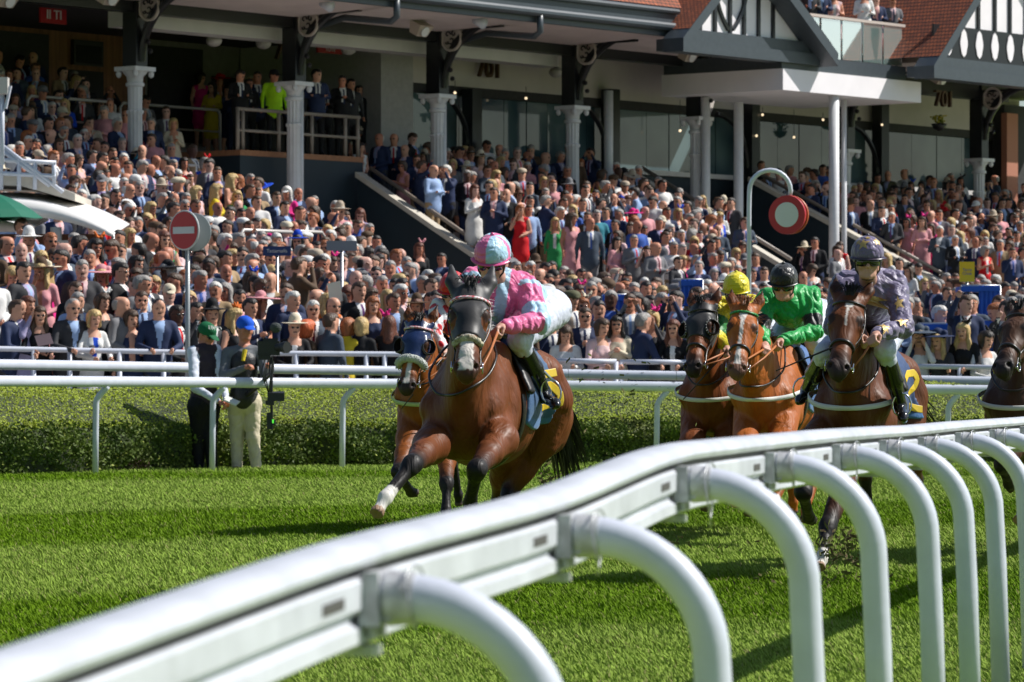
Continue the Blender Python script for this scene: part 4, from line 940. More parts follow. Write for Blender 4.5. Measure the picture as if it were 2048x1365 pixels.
    for i in range(320):
        t = rg.random(); p = crest[int(t * 20)] * (1 - t * 20 % 1) + crest[int(t * 20) + 1] * (t * 20 % 1); p = p + np.array([0, 0, .0])
        side = rg.choice([-1, 1, 1]); L = .07 + .07 * rg.random(); d1 = np.array([-.5 - rg.random() * .5, side * (.3 + .5 * rg.random()), .45 * rg.random() - .05]); d1 = unit(d1)
        q1 = p + d1 * L * .5; q2 = p + d1 * L + np.array([-.02, 0, -.03 * rg.random()]); mb.tube([tw(p), tw(q1), tw(q2)], [.0045, .003, .0008], 3)
    mb.build('mane', hm_, root)
    if c.get('forelock', True):
        mb = MB()
        for i in range(c.get('fl', 60)):
            p = H((.0 + .02 * rg.random(), .05 * (rg.random() - .5), .055)); sx = rg.random() - .5
            mb.tube([tw(p), tw(H((-.045 - .03 * rg.random(), sx * .12, .075 + .03 * rg.random()))), tw(H((-.03 + .06 * rg.random(), sx * .2, .085 + .02 * rg.random())))], [.0035, .003, .0008], 3)
        mb.build('forelock', hm_, root)
    mb = MB(); dock = np.array([-1.0, 0, 1.24]); tp = c.get('tail'); tp = px(tp) if tp else np.array([-1.75, .1, .95])
    for i in range(130):
        a = rg.random() * 6.28; r = .03 * rg.random() ** .5; o0 = np.array([0, math.cos(a) * r, math.sin(a) * r]); e = tp + np.array([rg.gauss(0, .09), rg.gauss(0, .055), rg.gauss(0, .09)])
        m1 = dock * .6 + e * .4 + np.array([-.12, 0, .10]) + o0 * 2
        pts = [(1 - t) ** 2 * (dock + o0) + 2 * t * (1 - t) * m1 + t * t * e for t in (0, .25, .5, .75, 1)]
        mb.tube([tw(p) for p in pts], [.012, .013, .011, .008, .002], 4)
    mb.build('tail', hm_, root)
    # ---- hood / blinkers
    if 'hood' in c:
        hc = c['hood']; xe = hc.get('x1', .40)
        def cut(Q):
            L = (Q - poll) @ R.T; reg = np.maximum(L[..., 0] - xe - .12 * np.minimum(L[..., 2], 0) , -.26 - L[..., 0]); reg = np.maximum(reg, -.17 - L[..., 2])
            if hc.get('ears', True) is False:
                for y in (-1, 1): reg = np.maximum(reg, .040 - np.hypot(np.hypot(L[..., 0] + .05, (L[..., 1] - y * .066)), 0 * L[..., 2])); 
                reg = np.maximum(reg, -.035 - L[..., 0])
            for y in (-1, 1):
                e = hc.get('eye', .042); reg = np.maximum(reg, e - np.sqrt(((L[..., 0] - .215) / 1.5) ** 2 + (L[..., 1] - y * .096) ** 2 + ((L[..., 2] - .01) * .8) ** 2))
            return reg
        cs = np.array([H((a_, b_, c_)) for a_ in (-.24, xe + .08) for b_ in (-.19, .19) for c_ in (-.2, .14)]); lo, hi = cs.min(0), cs.max(0)
        hv, hq = s.mesh(.008, cut=cut, off=.006, lo=lo, hi=hi, smooth=1)
        # keep only the piece round the head
        hob = mkobj('hood', np.array([tuple(tw(p)) for p in hv]), None, hc['mat'], root, smooth=True, quads=hq)
        if hc.get('cups'):
            for y in (-1, 1):
                cu = MB(); ax = R.T @ unit((.25, y * .75, .55)); cc_ = H((.21, y * .098, .01)); a = frame_from(ax, R[0])
                vs = []; n = 16; rows = [(.052, -.012), (.058, .012), (.056, .034), (.048, .044)]
                for (r, dd) in rows:
                    for k in range(n):
                        th = 2 * math.pi * k / n; open_ = 1 if math.cos(th) * 1 > -2 else 1
                        back = .5 - .5 * math.cos(th - (0 if y > 0 else 0)); p = cc_ + ax * dd * (0.35 + .9 * (0.5 + .5 * (-(a.T @ np.array([0, math.sin(th), math.cos(th)])) @ R[2]))) + a[1] * r * math.sin(th) + a[2] * r * math.cos(th) * 1.15
                        vs.append(tw(p))
                fs = [(i * n + k, i * n + (k + 1) % n, (i + 1) * n + (k + 1) % n, (i + 1) * n + k) for i in range(len(rows) - 1) for k in range(n)]
                cu.add(vs, fs); cup = cu.build('blinker_cup', hc.get('cupmat', LEATHER), hob, smooth=True); 
                so = cup.modifiers.new('thick', 'SOLIDIFY'); so.thickness = .004
                if hc.get('studs'):
                    st = MB()
                    for k in range(18):
                        th = 2 * math.pi * k / 18; p = cc_ + ax * .028 + a[1] * .060 * math.sin(th) + a[2] * .068 * math.cos(th); st.ball(tw(p), .0042, 5)
                    st.build('pale_stitching', WEBW, cup)
    # ---- bridle
    HH = lambda L: [H(p) for p in L]
    bm = c.get('browmat', LEATHER); extra = .012 if 'hood' in c else .004
    bx = c.get('browx', .075)
    strap(hs, HH([(bx - .05, -.085, -.03), (bx - .01, -.07, .04), (bx, 0, .09), (bx - .01, .07, .04), (bx - .05, .085, -.03)]), .020 if 'browmat' in c else .014, 'browband', bm, root, extra, T, n=26, th=.008)
    for y in (-1, 1):
        strap(hs, HH([(-.01, y * .05, -.06), (.06, y * .1, -.05), (.16, y * .11, -.065), (.30, y * .09, -.07), (.42, y * .075, -.06), (.50, y * .066, -.055)]), .012, 'cheekpiece', LEATHER, root, extra, T, th=.006)
        strap(hs, HH([(.08, y * .1, -.05), (.13, y * .1, -.12), (.18, y * .03, -.19)]), .012, 'throat_lash', LEATHER, root, extra, T, n=12)
    nb = .405
    nm = [(nb, -.03, -.12), (nb, -.09, -.05), (nb - .01, -.05, .04), (nb - .01, 0, .07), (nb - .01, .05, .04), (nb, .09, -.05), (nb, .03, -.12)]
    if c.get('sheepskin'):
        Q = hs.project(np.array(HH([(.37, y_, z_) for y_, z_ in ((-.075, -.035), (-.072, -.01), (-.055, .03), (-.03, .045), (0, .05), (.03, .045), (.055, .03), (.072, -.01), (.075, -.035))])), .028)
        rr = .031; b_ = MB(); b_.tube([tw(p) for p in Q], [rr * .7] + [rr] * 7 + [rr * .7], 14); sh = b_.build('sheepskin_noseband', mat('sheepskin', (.52, .54, .50), .95, bump=1.0, bscale=60, var=.15, vscale=30), root, smooth=True)
        # woolly tufts
        tf_ = MB()
        for i in range(700):
            k = rg.random() * 7.99; i0 = int(k); p = Q[i0] * (1 - k + i0) + Q[i0 + 1] * (k - i0); u = unit((rg.gauss(0, 1), rg.gauss(0, 1), rg.gauss(0, 1))); p = tw(p + u * rr); tf_.ball(p, .0055, 4)
        tf_.build('wool', MATS['sheepskin'], sh)
    elif c.get('fleece'):
        Q = hs.project(np.array(HH([(.395, y_, z_) for y_, z_ in ((-.062, .0), (-.050, .025), (-.025, .045), (0, .05), (.025, .045), (.050, .025), (.062, .0))])), .006)
        fs_ = Sdf()
        for i in range(6): fs_.cone(Q[i], Q[i + 1], .017, .017, .01)
        fv, fq = fs_.mesh(.006, smooth=1); fv = fv + fs_.grad(fv) * (.006 * vnoise(fv, 16, 4) + .003 * vnoise(fv, 40, 5))[:, None]
        mkobj('fleece_noseband', np.array([tuple(tw(p)) for p in fv]), None, mat('cream_fleece', (.62, .57, .42), .95, col2=(.30, .26, .18), vscale=28, bump=1.0, bscale=70), root, smooth=True, quads=fq)
        strap(hs, HH(nm), .016, 'noseband', LEATHER, root, .004, T, n=28)
    else: strap(hs, HH(nm), .020, 'noseband', LEATHER, root, .004, T, n=28, th=.008)
    strap(hs, HH([(.50, -.07, -.05), (.53, -.03, -.125), (.53, .03, -.125), (.50, .07, -.05)]), .010, 'chin_strap', LEATHER, root, .004, T, n=16)
    h.bit = {}
    for y in (-1, 1):
        b = tw(H((.525, y * .082, -.052))); h.bit[y] = b; ring = [b + V(R.T @ np.array([0, 0, 0])) + tw(R.T @ np.array([.030 * math.cos(a), y * .004, .030 * math.sin(a)]), True) for a in np.linspace(0, 6.283, 17)]
        bb = MB(); bb.tube(ring, .0045, 6, caps=False); bb.tube([tw(H((.53, y * .05, -.055))), b], .008, 6); bb.build('bit_ring', CHROME, root, smooth=True)
    # breast girth across the chest
    if c.get('girth') is not None and 'girth' in c:
        gy = c['girth']; strap(bs, [(.20, -.22, 1.20), (.45, -.30, 1.14 + gy), (.70, -.20, 1.08 + gy), (.80, 0, 1.06 + gy), (.70, .20, 1.08 + gy), (.45, .30, 1.14 + gy), (.20, .22, 1.20)], .034, 'breast_girth', c.get('girthmat', WEBW), root, .008, T, n=50, th=.006, drape=True)
    rn = [(.36, -.11, 1.50), (.50, -.15, 1.42), (.66, -.17, 1.30), (.80, -.09, 1.20), (.84, 0, 1.18), (.80, .09, 1.20), (.66, .17, 1.30), (.50, .15, 1.42), (.36, .11, 1.50)]
    Q = catmull(rn, np.linspace(0, 8, 41)); Q = pushout(s, Q, .012); MB().tube([tw(p) for p in Q], .0075, 6).build('rein_loop', LEATHER, root, smooth=True)
    # ---- saddle, cloth, girth strap
    xw0, xw1, zl = -.50, .04, .99
    def ccut(Q):
        x, y, z = Q[..., 0], Q[..., 1], Q[..., 2]; bot = zl + .02 * np.sin(x * 14) + .10 * np.clip(-.3 - x, 0, 1)
        return np.maximum(np.maximum(xw0 - .25 * (1.2 - z) - x, x - xw1 - .10 * (1.3 - z)), bot - z)
    cv, cq = s.mesh(.0115, cut=ccut, off=.016, lo=(-.78, -.5, .9), hi=(.2, .5, 1.7), smooth=1)
    cn = vnoise(cv, 3., 8); cc_ = np.tile(np.array(c.get('cloth', (.03, .10, .24))), (len(cv), 1)) * (1 + .2 * cn)[:, None]
    m = cv[:, 2] < zl + .045; cc_[m] = c.get('clothedge', (.05, .16, .38))
    h.cloth = mkobj('saddlecloth', np.array([tuple(tw(p)) for p in cv]), None, mat('saddlecloth_fabric', (.1, .1, .1), .5, attr=True, bump=.35, bscale=18, sheen=.2), root, smooth=True, quads=cq, cols=cc_)
    # number drawn with broad strokes on both flanks (x back, z up in horse axes)
    for y in (-1, 1):
        for st_ in c.get('number', []):
            Q = np.array([(-.36 - (a - .5) * .22 * y * -1 if False else (-.38 + (a - .5) * .20 * (-1 if y > 0 else 1)), y * .4, 1.20 + (b_ - .5) * .27) for a, b_ in st_])
            n_ = 4 * (len(Q) - 1); t = np.linspace(0, len(Q) - 1, n_ + 1); Q = np.stack([np.interp(t, np.arange(len(Q)), Q[:, i]) for i in range(3)], 1)
            Q = bs.project(Q, .0175, 6); N = bs.grad(Q); mb = MB(); ribbon(mb, [tw(p) for p in Q], [tw(n0, True) for n0 in N], .048, .0015); mb.build('number', mat('number_yellow', (.72, .50, .03), .5, var=.05), h.cloth)
    sad = Sdf(); sad.cone((.10, 0, 1.53), (-.28, 0, 1.50), .045, .055, .04, (1, 1.9, .8)); sad.cone((.12, 0, 1.55), (.10, 0, 1.57), .03, .03, .03, (1, 2, 1))
    for y in (-1, 1): sad.cone((.02, y * .14, 1.46), (.08, y * .27, 1.20), .028, .022, .04, (2.6, 1, 1))
    sv, sq = sad.mesh(.013, smooth=1); mkobj('saddle', np.array([tuple(tw(p)) for p in sv]), None, LEATHER, root, smooth=True, quads=sq)
    strap(bs, [(.12, -.38, 1.2), (.14, -.30, .85), (.14, 0, .70), (.14, .30, .85), (.12, .38, 1.2)], .05, 'girth_strap', c.get('undergirth', LEATHER), root, .01, T, n=40)
    return h
N5 = [[(.85, 1), (.2, 1)], [(.2, 1), (.15, .55)], [(.15, .55), (.6, .62), (.88, .42), (.85, .15), (.55, 0), (.12, .06)]]
N1 = [[(.2, .8), (.5, 1), (.5, 0)]]
N2 = [[(.12, .8), (.35, 1), (.7, .98), (.85, .75), (.7, .5), (.1, .03)], [(.1, .03), (.9, .03)]]
N4 = [[(.7, 0), (.7, 1), (.1, .3), (.95, .3)]]
HOODB = mat('black_hood', (.013, .012, .013), .5, bump=.12, bscale=12, sheen=.1); HOODN = mat('navy_nylon_hood', (.010, .024, .085), .3, bump=.5, bscale=10, coat=.3)
BRED = mat('red_white_browband', (.5, .07, .09), .4, col2=(.7, .66, .66), vscale=60, stretch=(1, 1, 1)); BGRN = mat('green_browband', (.02, .28, .05), .4, col2=(.01, .06, .02), vscale=70)
HORSES = {}
def HC():
    F = (-.28, -.96)
    return dict(
    lead=dict(seed=1, root=(-.125, 23.45), fwd=F, coat=(.145, .040, .009), label='bay racehorse in a black hood and cream fleece noseband, leading on the left', poll=(941, 590, 22.45), muz=(933, 742, 22.03), face=(0, -1, .5),
        FR=((862, 892, 22.65), (824, 930, 22.15), (771, 996, 21.95), (746, 1040, 21.85)), FL=((1000, 880, 22.75), (953, 940, 22.3), (940, 1006, 22.5), (936, 1035, 22.65)),
        HL=((1078, 880, 24.1), (1018, 990, 24.1), (985, 1065, 23.7), (975, 1100, 23.5)), HR=((1008, 890, 24.0), (1000, 1000, 24.3), (985, 1090, 24.2), (980, 1120, 24.1)),
        white=['FR'], sock=.12, blaze=[(.36, .61, .034, .042, -.004)], muza=.6, hood=dict(mat=HOODB, x1=.36, eye=.046), fleece=True, browmat=BRED, browx=.105, number=N5, cloth=(.035, .10, .22), forelock=True, tail=(1140, 925, 24.9)),
    second=dict(seed=2, root=(-.56, 32.3), fwd=(-.22, -.97), coat=(.25, .068, .008), label='bay racehorse in a blue blinker hood and fluffy grey sheepskin noseband, behind the leader', poll=(838, 652, 31.5), muz=(812, 778, 31.15), face=(-.15, -1, .45),
        FR=((818, 880, 31.6), (796, 945, 31.2), (822, 985, 31.5), (847, 988, 31.55)), FL=((893, 885, 31.5), (893, 968, 31.1), (892, 1020, 31.0), (890, 1045, 30.9)),
        blaze=[(.30, .58, .014, .022, .0)], hood=dict(mat=HOODN, x1=.34, ears=False, cups=True), sheepskin=True, browmat=BRED, girth=-.04, girthmat=mat('green_webbing', (.42, .50, .25), .6), white=['HL'], number=N2),
    third=dict(seed=3, root=(1.70, 31.9), fwd=(-.26, -.96), coat=(.18, .048, .010), label='bay racehorse in studded black blinkers, ridden by the jockey in yellow', poll=(1405, 618, 31.0), muz=(1383, 750, 30.6), face=(-.42, -1, .45),
        FL=((1452, 890, 31.2), (1432, 960, 30.9), (1414, 1003, 30.7), (1405, 1026, 30.6)), FR=((1385, 890, 31.1), (1376, 948, 30.7), (1384, 985, 31.0), (1392, 1000, 31.1)),
        hood=dict(mat=HOODB, x1=.31, ears=False, cups=True, studs=True), girth=.0, number=N4),
    fourth=dict(seed=4, root=(2.06, 30.75), fwd=F, coat=(.36, .095, .013), chestnut=True, label='chestnut racehorse with a long white blaze, ridden by the jockey in green', poll=(1489, 622, 29.6), muz=(1474, 744, 29.2), face=(-.08, -1, .45),
        FL=((1562, 890, 29.9), (1568, 962, 29.6), (1546, 1008, 29.4), (1530, 1024, 29.3)), FR=((1490, 890, 29.9), (1452, 985, 29.5), (1470, 1004, 29.8), (1482, 1002, 29.9)),
        blaze=[(.06, .16, .034, .018, .0), (.16, .34, .016, .010, 0.0), (.34, .56, .014, .024, -.004)], muzcol=(.10, .06, .045), muza=.8, browmat=BGRN, girth=.02, cloth=(.04, .12, .32), number=N1, white=['FL']),
    fifth=dict(seed=5, root=(2.31, 26.1), fwd=(-.24, -.97), coat=(.12, .036, .010), label='dark bay racehorse with a white star on its forehead, carrying the purple and gold jockey', poll=(1700, 603, 25.1), muz=(1673, 757, 24.65), face=(-.12, -1, .5),
        FL=((1712, 900, 25.4), (1655, 1055, 24.9), (1643, 1118, 24.7), (1637, 1146, 24.6)), FR=((1622, 890, 25.3), (1606, 985, 25.0), (1618, 1036, 25.4), (1632, 1046, 25.5)),
        HL=((1812, 890, 26.6), (1832, 960, 27.1), (1839, 1006, 27.0), (1853, 1036, 26.95)),
        blaze=[(.075, .125, .022, .020, .006), (.125, .27, .009, .004, .006)], muzcol=(.03, .02, .018), girth=.02, cloth=(.012, .045, .15), number=N2, white=['HL', 'FL'], sock=.1),
    sixth=dict(seed=6, root=(3.66, 28.1), fwd=(-.3, -.95), coat=(.065, .028, .014), label='almost black racehorse half cut off by the right edge of the picture', poll=(2041, 632, 27.5), muz=(2008, 728, 27.1), face=(-.55, -1, .45),
        FR=((2030, 890, 27.4), (2004, 930, 27.0), (2018, 968, 27.2), (2026, 985, 27.3)), FL=((2100, 890, 27.4), (2078, 985, 27.0), (2046, 1030, 26.8), (2028, 1048, 26.7)), white=['FL'], sock=.1, girth=.0, number=N4))
if not globals().get('SKIP_HORSES'):
    for k, c in HC().items():
        if globals().get('ONLY') and k not in ONLY: continue
        HORSES[k] = make_horse(c)
# ------------------------------------------------------------------ people: shared body modelling
SKIN = mat('skin', (.56, .31, .23), .5, var=.06, vscale=20, attr=False, spec=.35)
SKIND = mat('skin_ruddy', (.40, .16, .10), .5, var=.06, vscale=20, spec=.35)
def head_prims(s, c, fwd, up, sc=1., t=0, neck_to=None):
    """human head centred at c (ear level)"""
    R = frame_from(fwd, up); s.frame(R / sc, c) if False else s.frame(R, c); k = sc
    A = lambda x, y, z: (x * k, y * k, z * k)
    s.cone(A(-.028, 0, .035), A(.022, 0, .04), .088 * k, .083 * k, .02 * k, (1, .88, 1), t=t); s.cone(A(.035, 0, .0), A(.052, 0, -.062), .062 * k, .042 * k, .03 * k, (1, .95, 1), t=t)
    for y in (-1, 1):
        s.cone(A(-.005, y * .045, -.045), A(.045, y * .028, -.082), .032 * k, .024 * k, .03 * k, t=t)      # jaw
        s.sph(A(.066, y * .040, -.020), .022 * k, .02 * k, t=t)                                        # cheekbone
        s.cone(A(.084, y * .015, .030), A(.074, y * .045, .030), .011 * k, .010 * k, .012 * k, t=t)    # brow
        s.sph(A(-.008, y * .076, -.004), .024 * k, .008 * k, (1, .45, 1.35), t=t)                      # ear
        s.sph(A(.098, y * .033, .010), .0165 * k, .010 * k, sub=True)                                  # eye socket
    s.cone(A(.090, 0, .018), A(.113, 0, -.018), .0085 * k, .0125 * k, .012 * k, t=t); s.cone(A(.102, -.009, -.024), A(.102, .009, -.024), .009 * k, .009 * k, .008 * k, t=t)
    s.cone(A(.088, -.014, -.052), A(.088, .014, -.052), .010 * k, .010 * k, .008 * k, t=t); s.sph(A(.082, 0, -.086), .019 * k, .015 * k, (1, 1.3, 1), t=t)
    s.cone(A(.101, -.020, -.0525), A(.101, .020, -.0525), .0032 * k, .0032 * k, .004 * k, sub=True)
    s.frame(); c = np.array(c, float); nk = c + R.T @ (np.array([-.02, 0, -.06]) * k)
    if neck_to is not None: s.cone(nk, neck_to, .054 * k, .062 * k, .03 * k, t=t)
    return R
def hand_prims(s, w, d, n, t=0, curl=1.0, side=1, sc=1.):
    """hand from wrist w along d, palm faces n; curled fingers, thumb at the side"""
    d = unit(d); n = np.array(n, float); n = unit(n - d * (n @ d)); b = np.cross(d, n) * side; w = np.array(w, float)
    L = lambda x, y, z: w + (d * x + b * y + n * z) * sc
    s.cone(L(.0, 0, 0), L(.03, 0, 0), .024 * sc, .026 * sc, .015, t=t)
    for k, (y, ln) in enumerate(((.028, .92), (.010, 1.0), (-.009, .95), (-.027, .78))):
        s.cone(L(.02, y * .8, 0), L(.078, y, 0), .015 * sc, .0125 * sc, .010, t=t)
        a = curl * 1.25; p = np.array([.078, y, 0.]); ang = a * .7
        for q, seg in enumerate((.040, .027, .020)):
            p2 = p + np.array([math.cos(ang), 0, math.sin(ang)]) * seg * ln; s.cone(L(*p), L(*p2), (.0105 - .001 * q) * sc, (.0095 - .001 * q) * sc, .004, t=t); p = p2; ang += a
    s.cone(L(.02, .022, .008), L(.052, .045, .020), .014 * sc, .012 * sc, .010, t=t); s.cone(L(.052, .045, .020), L(.075, .038, .040 * (.5 + curl * .5)), .011 * sc, .009 * sc, .005, t=t)
def seg_t(pr, Q):
    a, b, R, o, sc = pr[0], pr[1], pr[8], pr[9], pr[5]; q = (Q - o) @ R.T; ba = b - a; return np.clip(((q - a) @ ba) / max(ba @ ba, 1e-9), 0, 1)
def silk(name, rough=.44):
    m = mat(name, (.5, .5, .5), rough, attr=True, spec=.38, sheen=.2, coat=.0); nt = m.node_tree; N = nt.nodes; L = nt.links
    tc = N.new('ShaderNodeTexCoord'); prev = None
    for sc, st, ds in ((4.5, .5, .025), (13, .25, .008)):
        n = N.new('ShaderNodeTexNoise'); n.inputs['Scale'].default_value = sc; n.inputs['Detail'].default_value = 2; n.inputs['Distortion'].default_value = 2.2; L.new(tc.outputs['Object'], n.inputs['Vector'])
        w = N.new('ShaderNodeMath'); w.operation = 'ABSOLUTE'; sb = N.new('ShaderNodeMath'); sb.operation = 'SUBTRACT'; sb.inputs[1].default_value = .5; L.new(n.outputs['Fac'], sb.inputs[0]); L.new(sb.outputs[0], w.inputs[0])
        b = N.new('ShaderNodeBump'); b.inputs['Strength'].default_value = st; b.inputs['Distance'].default_value = ds * 2.5; L.new(w.outputs[0], b.inputs['Height'])
        if prev: L.new(prev.outputs[0], b.inputs['Normal'])
        prev = b
    L.new(prev.outputs[0], N["Principled BSDF"].inputs['Normal']); return m
SILK = silk('racing_silk'); BREECH = mat('white_breeches', (.58, .61, .72), .45, bump=.5, bscale=14, var=.06, vscale=6); BOOT = mat('black_boot', (.010, .010, .011), .18, coat=.4, bump=.12, bscale=14)
CAPSILK = silk('cap_silk', .38); GOGG = mat('goggle_lens', (.008, .008, .010), .06, spec=.8)
def folds(v, s_, amp, seed, scale=3.2):
    """push cloth in and out along its normal in narrow ridged folds"""
    n = vnoise(v * np.array([1, 1, .7]), scale, seed) + .35 * vnoise(v, scale * 2.1, seed + 1); r = np.abs(np.sin(n * 3.6)) - .55
    return v + s_.grad(v) * (r * amp)[:, None]
def star_pts(r): return [(r * (1 if i % 2 == 0 else .42) * math.sin(math.pi * i / 5), r * (1 if i % 2 == 0 else .42) * math.cos(math.pi * i / 5)) for i in range(10)]
def decal(s_, c, nrm, up, poly, name, m, par, off=.004, sub=3):
    """flat shape wrapped on a surface"""
    f = frame_from(nrm, up); mb = MB(); ctr = np.array(c, float); n = len(poly); P_ = [ctr]; F = []
    for r in range(1, sub + 1):
        for i in range(n * 2):
            a = poly[i // 2]; b = poly[(i // 2 + 1) % n]; q = a if i % 2 == 0 else ((a[0] + b[0]) / 2, (a[1] + b[1]) / 2); P_.append(ctr + (f[1] * q[0] + f[2] * q[1]) * r / sub)
    Q = s_.project(np.array(P_), off, 6); M = n * 2
    for i in range(M): F.append((0, 1 + i, 1 + (i + 1) % M))
    for r in range(sub - 1):
        for i in range(M): a = 1 + r * M; F.append((a + i, a + M + i, a + M + (i + 1) % M, a + (i + 1) % M))
    return mkobj(name, Q, F, m, par)
def make_jockey(c):
    """c: joints as (photo x, photo y, depth)"""
    J = {k: np.array(P(*c[k])) for k in ('head', 'shL', 'shR', 'elL', 'elR', 'haL', 'haR', 'hip', 'knL', 'knR', 'anL', 'anR', 'toL', 'toR')}
    base = J['hip']; root = empty('person', (float(base[0]), float(base[1]), float(base[2])), c['label'], 'jockey', 'jockeys riding in the race')
    fwd = np.array(c['look'], float); R = frame_from(fwd, c.get('up', (0, 0, 1))); chest = (J['shL'] + J['shR']) / 2 + np.array([0, .02, -.07]); hip = J['hip']
    nk = (J['shL'] + J['shR']) / 2 + np.array([0, -.0, -.01]); side = unit(J['shL'] - J['shR']); up = unit(chest - hip)
    hl, hr = hip + side * .10, hip - side * .10
    # skin
    b = Sdf(); head_prims(b, J['head'], fwd, c.get('up', (0, 0, 1)), .98, neck_to=nk)
    b.cone(chest, hip, .11, .10, .05, (1, 1, 1))
    for q in 'LR':
        sg = 1 if q == 'L' else -1
        b.cone(nk, J['sh' + q], .06, .045, .04); b.cone(J['sh' + q], J['el' + q], .042, .035, .03); d = unit(J['ha' + q] - J['el' + q]); wr = J['ha' + q] - d * .03
        b.cone(J['el' + q], wr, .035, .024, .02); hand_prims(b, wr, d + np.array(c.get('hdir', (0, -.2, -.25))), (0, .2, -1) if False else np.cross(d, (0, 0, 1)) * -sg * .2 + np.array([0, -.35, -.8]), curl=1.0, side=sg)
        h_ = hl if q == 'L' else hr; b.cone(h_, J['kn' + q], .075, .045, .04); b.cone(J['kn' + q], J['an' + q], .045, .03, .03)
    v, q_ = b.mesh(.0068); mkobj('body', v, None, SKIN, root, smooth=True, quads=q_)
    # jacket
    s = Sdf(); bulk = c.get('bulk', 1.); waist = hip * .72 + chest * .28
    s.cone(chest, waist, .150 * bulk, .135, .05, t=0); s.cone(chest * .6 + hip * .4 + np.array([0, .05, .05]), waist + np.array([0, .02, .03]), .12, .12, .05, t=0); s.cone(J['shR'] * .75 + J['shL'] * .25, J['shL'] * .75 + J['shR'] * .25, .085, .085, .06, t=0)
    s.cone(nk, nk + unit(J['head'] - nk) * .055, .068, .060, .02, t=3)
    for q in 'LR':
        sh, el, ha = J['sh' + q], J['el' + q], J['ha' + q]; d = unit(ha - el)
        s.cone(sh, el, .080, .064, .04, t=1 if q == 'L' else 4); s.cone(el, ha - d * .055, .062, .042, .03, t=2 if q == 'L' else 5); s.cone(ha - d * .05, ha - d * .035, .034, .033, .010, t=6)
    v, q_ = s.mesh(.0078); tg, pid = s.tags(v); tt = np.zeros(len(v))
    for i, pr in enumerate(s.p): m = pid == i; tt[m] = seg_t(pr, v[m])
    side_c = (v - (J['shL'] + J['shR']) / 2) @ side; upc = (v - hip) @ up / np.linalg.norm(chest - hip)
    col = c['colour'](v, tg, tt, side_c, upc, J); v = folds(v, s, .015, c['seed'], 2.6)
    jk = mkobj('silks_jacket', v, None, SILK, root, smooth=True, quads=q_, cols=col)
    c['_jacket'] = (s, jk)
    # breeches
    s2 = Sdf(); s2.cone(hip + side * .05, hip - side * .05, .128, .128, .04); s2.cone(hip, waist, .132, .12, .04)
    for q in 'LR': h_ = hl if q == 'L' else hr; s2.cone(h_, J['kn' + q], .118, .068, .035); s2.cone(J['kn' + q], J['kn' + q] * .8 + J['an' + q] * .2, .066, .056, .02)
    v, q_ = s2.mesh(.009); v = folds(v, s2, .006, c['seed'] + 4, 3.5); br = mkobj('breeches', v, None, BREECH, root, smooth=True, quads=q_); c['_breech'] = (s2, br)
    for q in 'LR':
        kn, an, to = J['kn' + q], J['an' + q], J['to' + q]; st = kn * .78 + an * .22; s3 = Sdf(); s3.cone(st, kn * .45 + an * .55, .058, .060, .03); s3.cone(kn * .45 + an * .55, an, .058, .040, .03)
        s3.cone(an, an + np.array([0, 0, -.03]), .042, .038, .02); ft = unit(to - an); s3.cone(an + np.array([0, 0, -.03]) - ft * .03, to, .038, .030, .02, (1, 1, 1)); s3.cone(to, to + ft * .03, .034, .022, .02)
        v, q_ = s3.mesh(.009, smooth=1); mkobj('boot', v, None, BOOT, root, smooth=True, quads=q_)
        # stirrup iron and leather
        sb = MB(); m_ = V(an * .35 + to * .65) + V((0, 0, -.03)); sx = V(side); sb.tube([m_ + sx * .06 * math.sin(a) + V((0, 0, .075 - .075 * math.cos(a))) for a in np.linspace(.0, 6.28, 15)], .006, 6, caps=False)
        sb.tube([m_ + V((0, 0, .15)), V(hip * .3 + kn * .7) + V((0, 0, -.12))], .009, 4); sb.build('stirrup', CHROME, root, smooth=True)
    # skull cap with silk, peak, goggles, chin strap
    h = Sdf(); h.frame(R, J['head']); h.cone((-.030, 0, .050), (.018, 0, .056), .112, .108, .02, (1, .92, 1), t=0)
    def cut(Q): L = (Q - J['head']) @ R.T; return np.maximum(.030 - .30 * np.abs(np.minimum(L[..., 0], 0)) * 0 - L[..., 2] + .25 * np.minimum(L[..., 0] + .0, 0), -(np.linalg.norm((L - np.array([0, 0, .04])) / np.array([1, .9, 1]), axis=-1) - .092))
    v, q_ = h.mesh(.0068, cut=cut, smooth=1); L = (v - J['head']) @ R.T; hcol = c['capcol'](L)
    v = folds(v, h, .004, 3, 7); cap = mkobj('helmet', v, None, CAPSILK, root, smooth=True, quads=q_, cols=hcol); c['_cap'] = (h, cap)
    HL = lambda x, y, z: J['head'] + R.T @ np.array([x, y, z]); pk = MB(); n = 15; vs = []
    for i in range(n):
        a = -1.25 + 2.5 * i / (n - 1)
        for rr, zz in ((.104, .040), (.138, .030), (.138, .026), (.104, .033)): vs.append(HL(-.0 + math.cos(a) * rr, math.sin(a) * rr * .90, zz - .004 * math.cos(a)))
    pk.add(vs, [(i * 4 + k, i * 4 + (k + 1) % 4, i * 4 + 4 + (k + 1) % 4, i * 4 + 4 + k) for i in range(n - 1) for k in range(4)]); pk.build('peak', c['peakmat'], cap, smooth=True)
    bd = MB(); bd.tube([HL(math.cos(a) * .108 - .006, math.sin(a) * .100, .030 + .012 * (math.cos(a) < 0) * -1) for a in np.linspace(-3.1, 3.1, 25)], .0075, 6, caps=False); bd.build('helmet_band', c['peakmat'], cap, smooth=True)
    pb = MB(); pb.ball(HL(-.01, 0, .165), .014, 8); pb.build('cap_button', c['peakmat'], cap, smooth=True)
    g = MB(); vs = []; n = 17
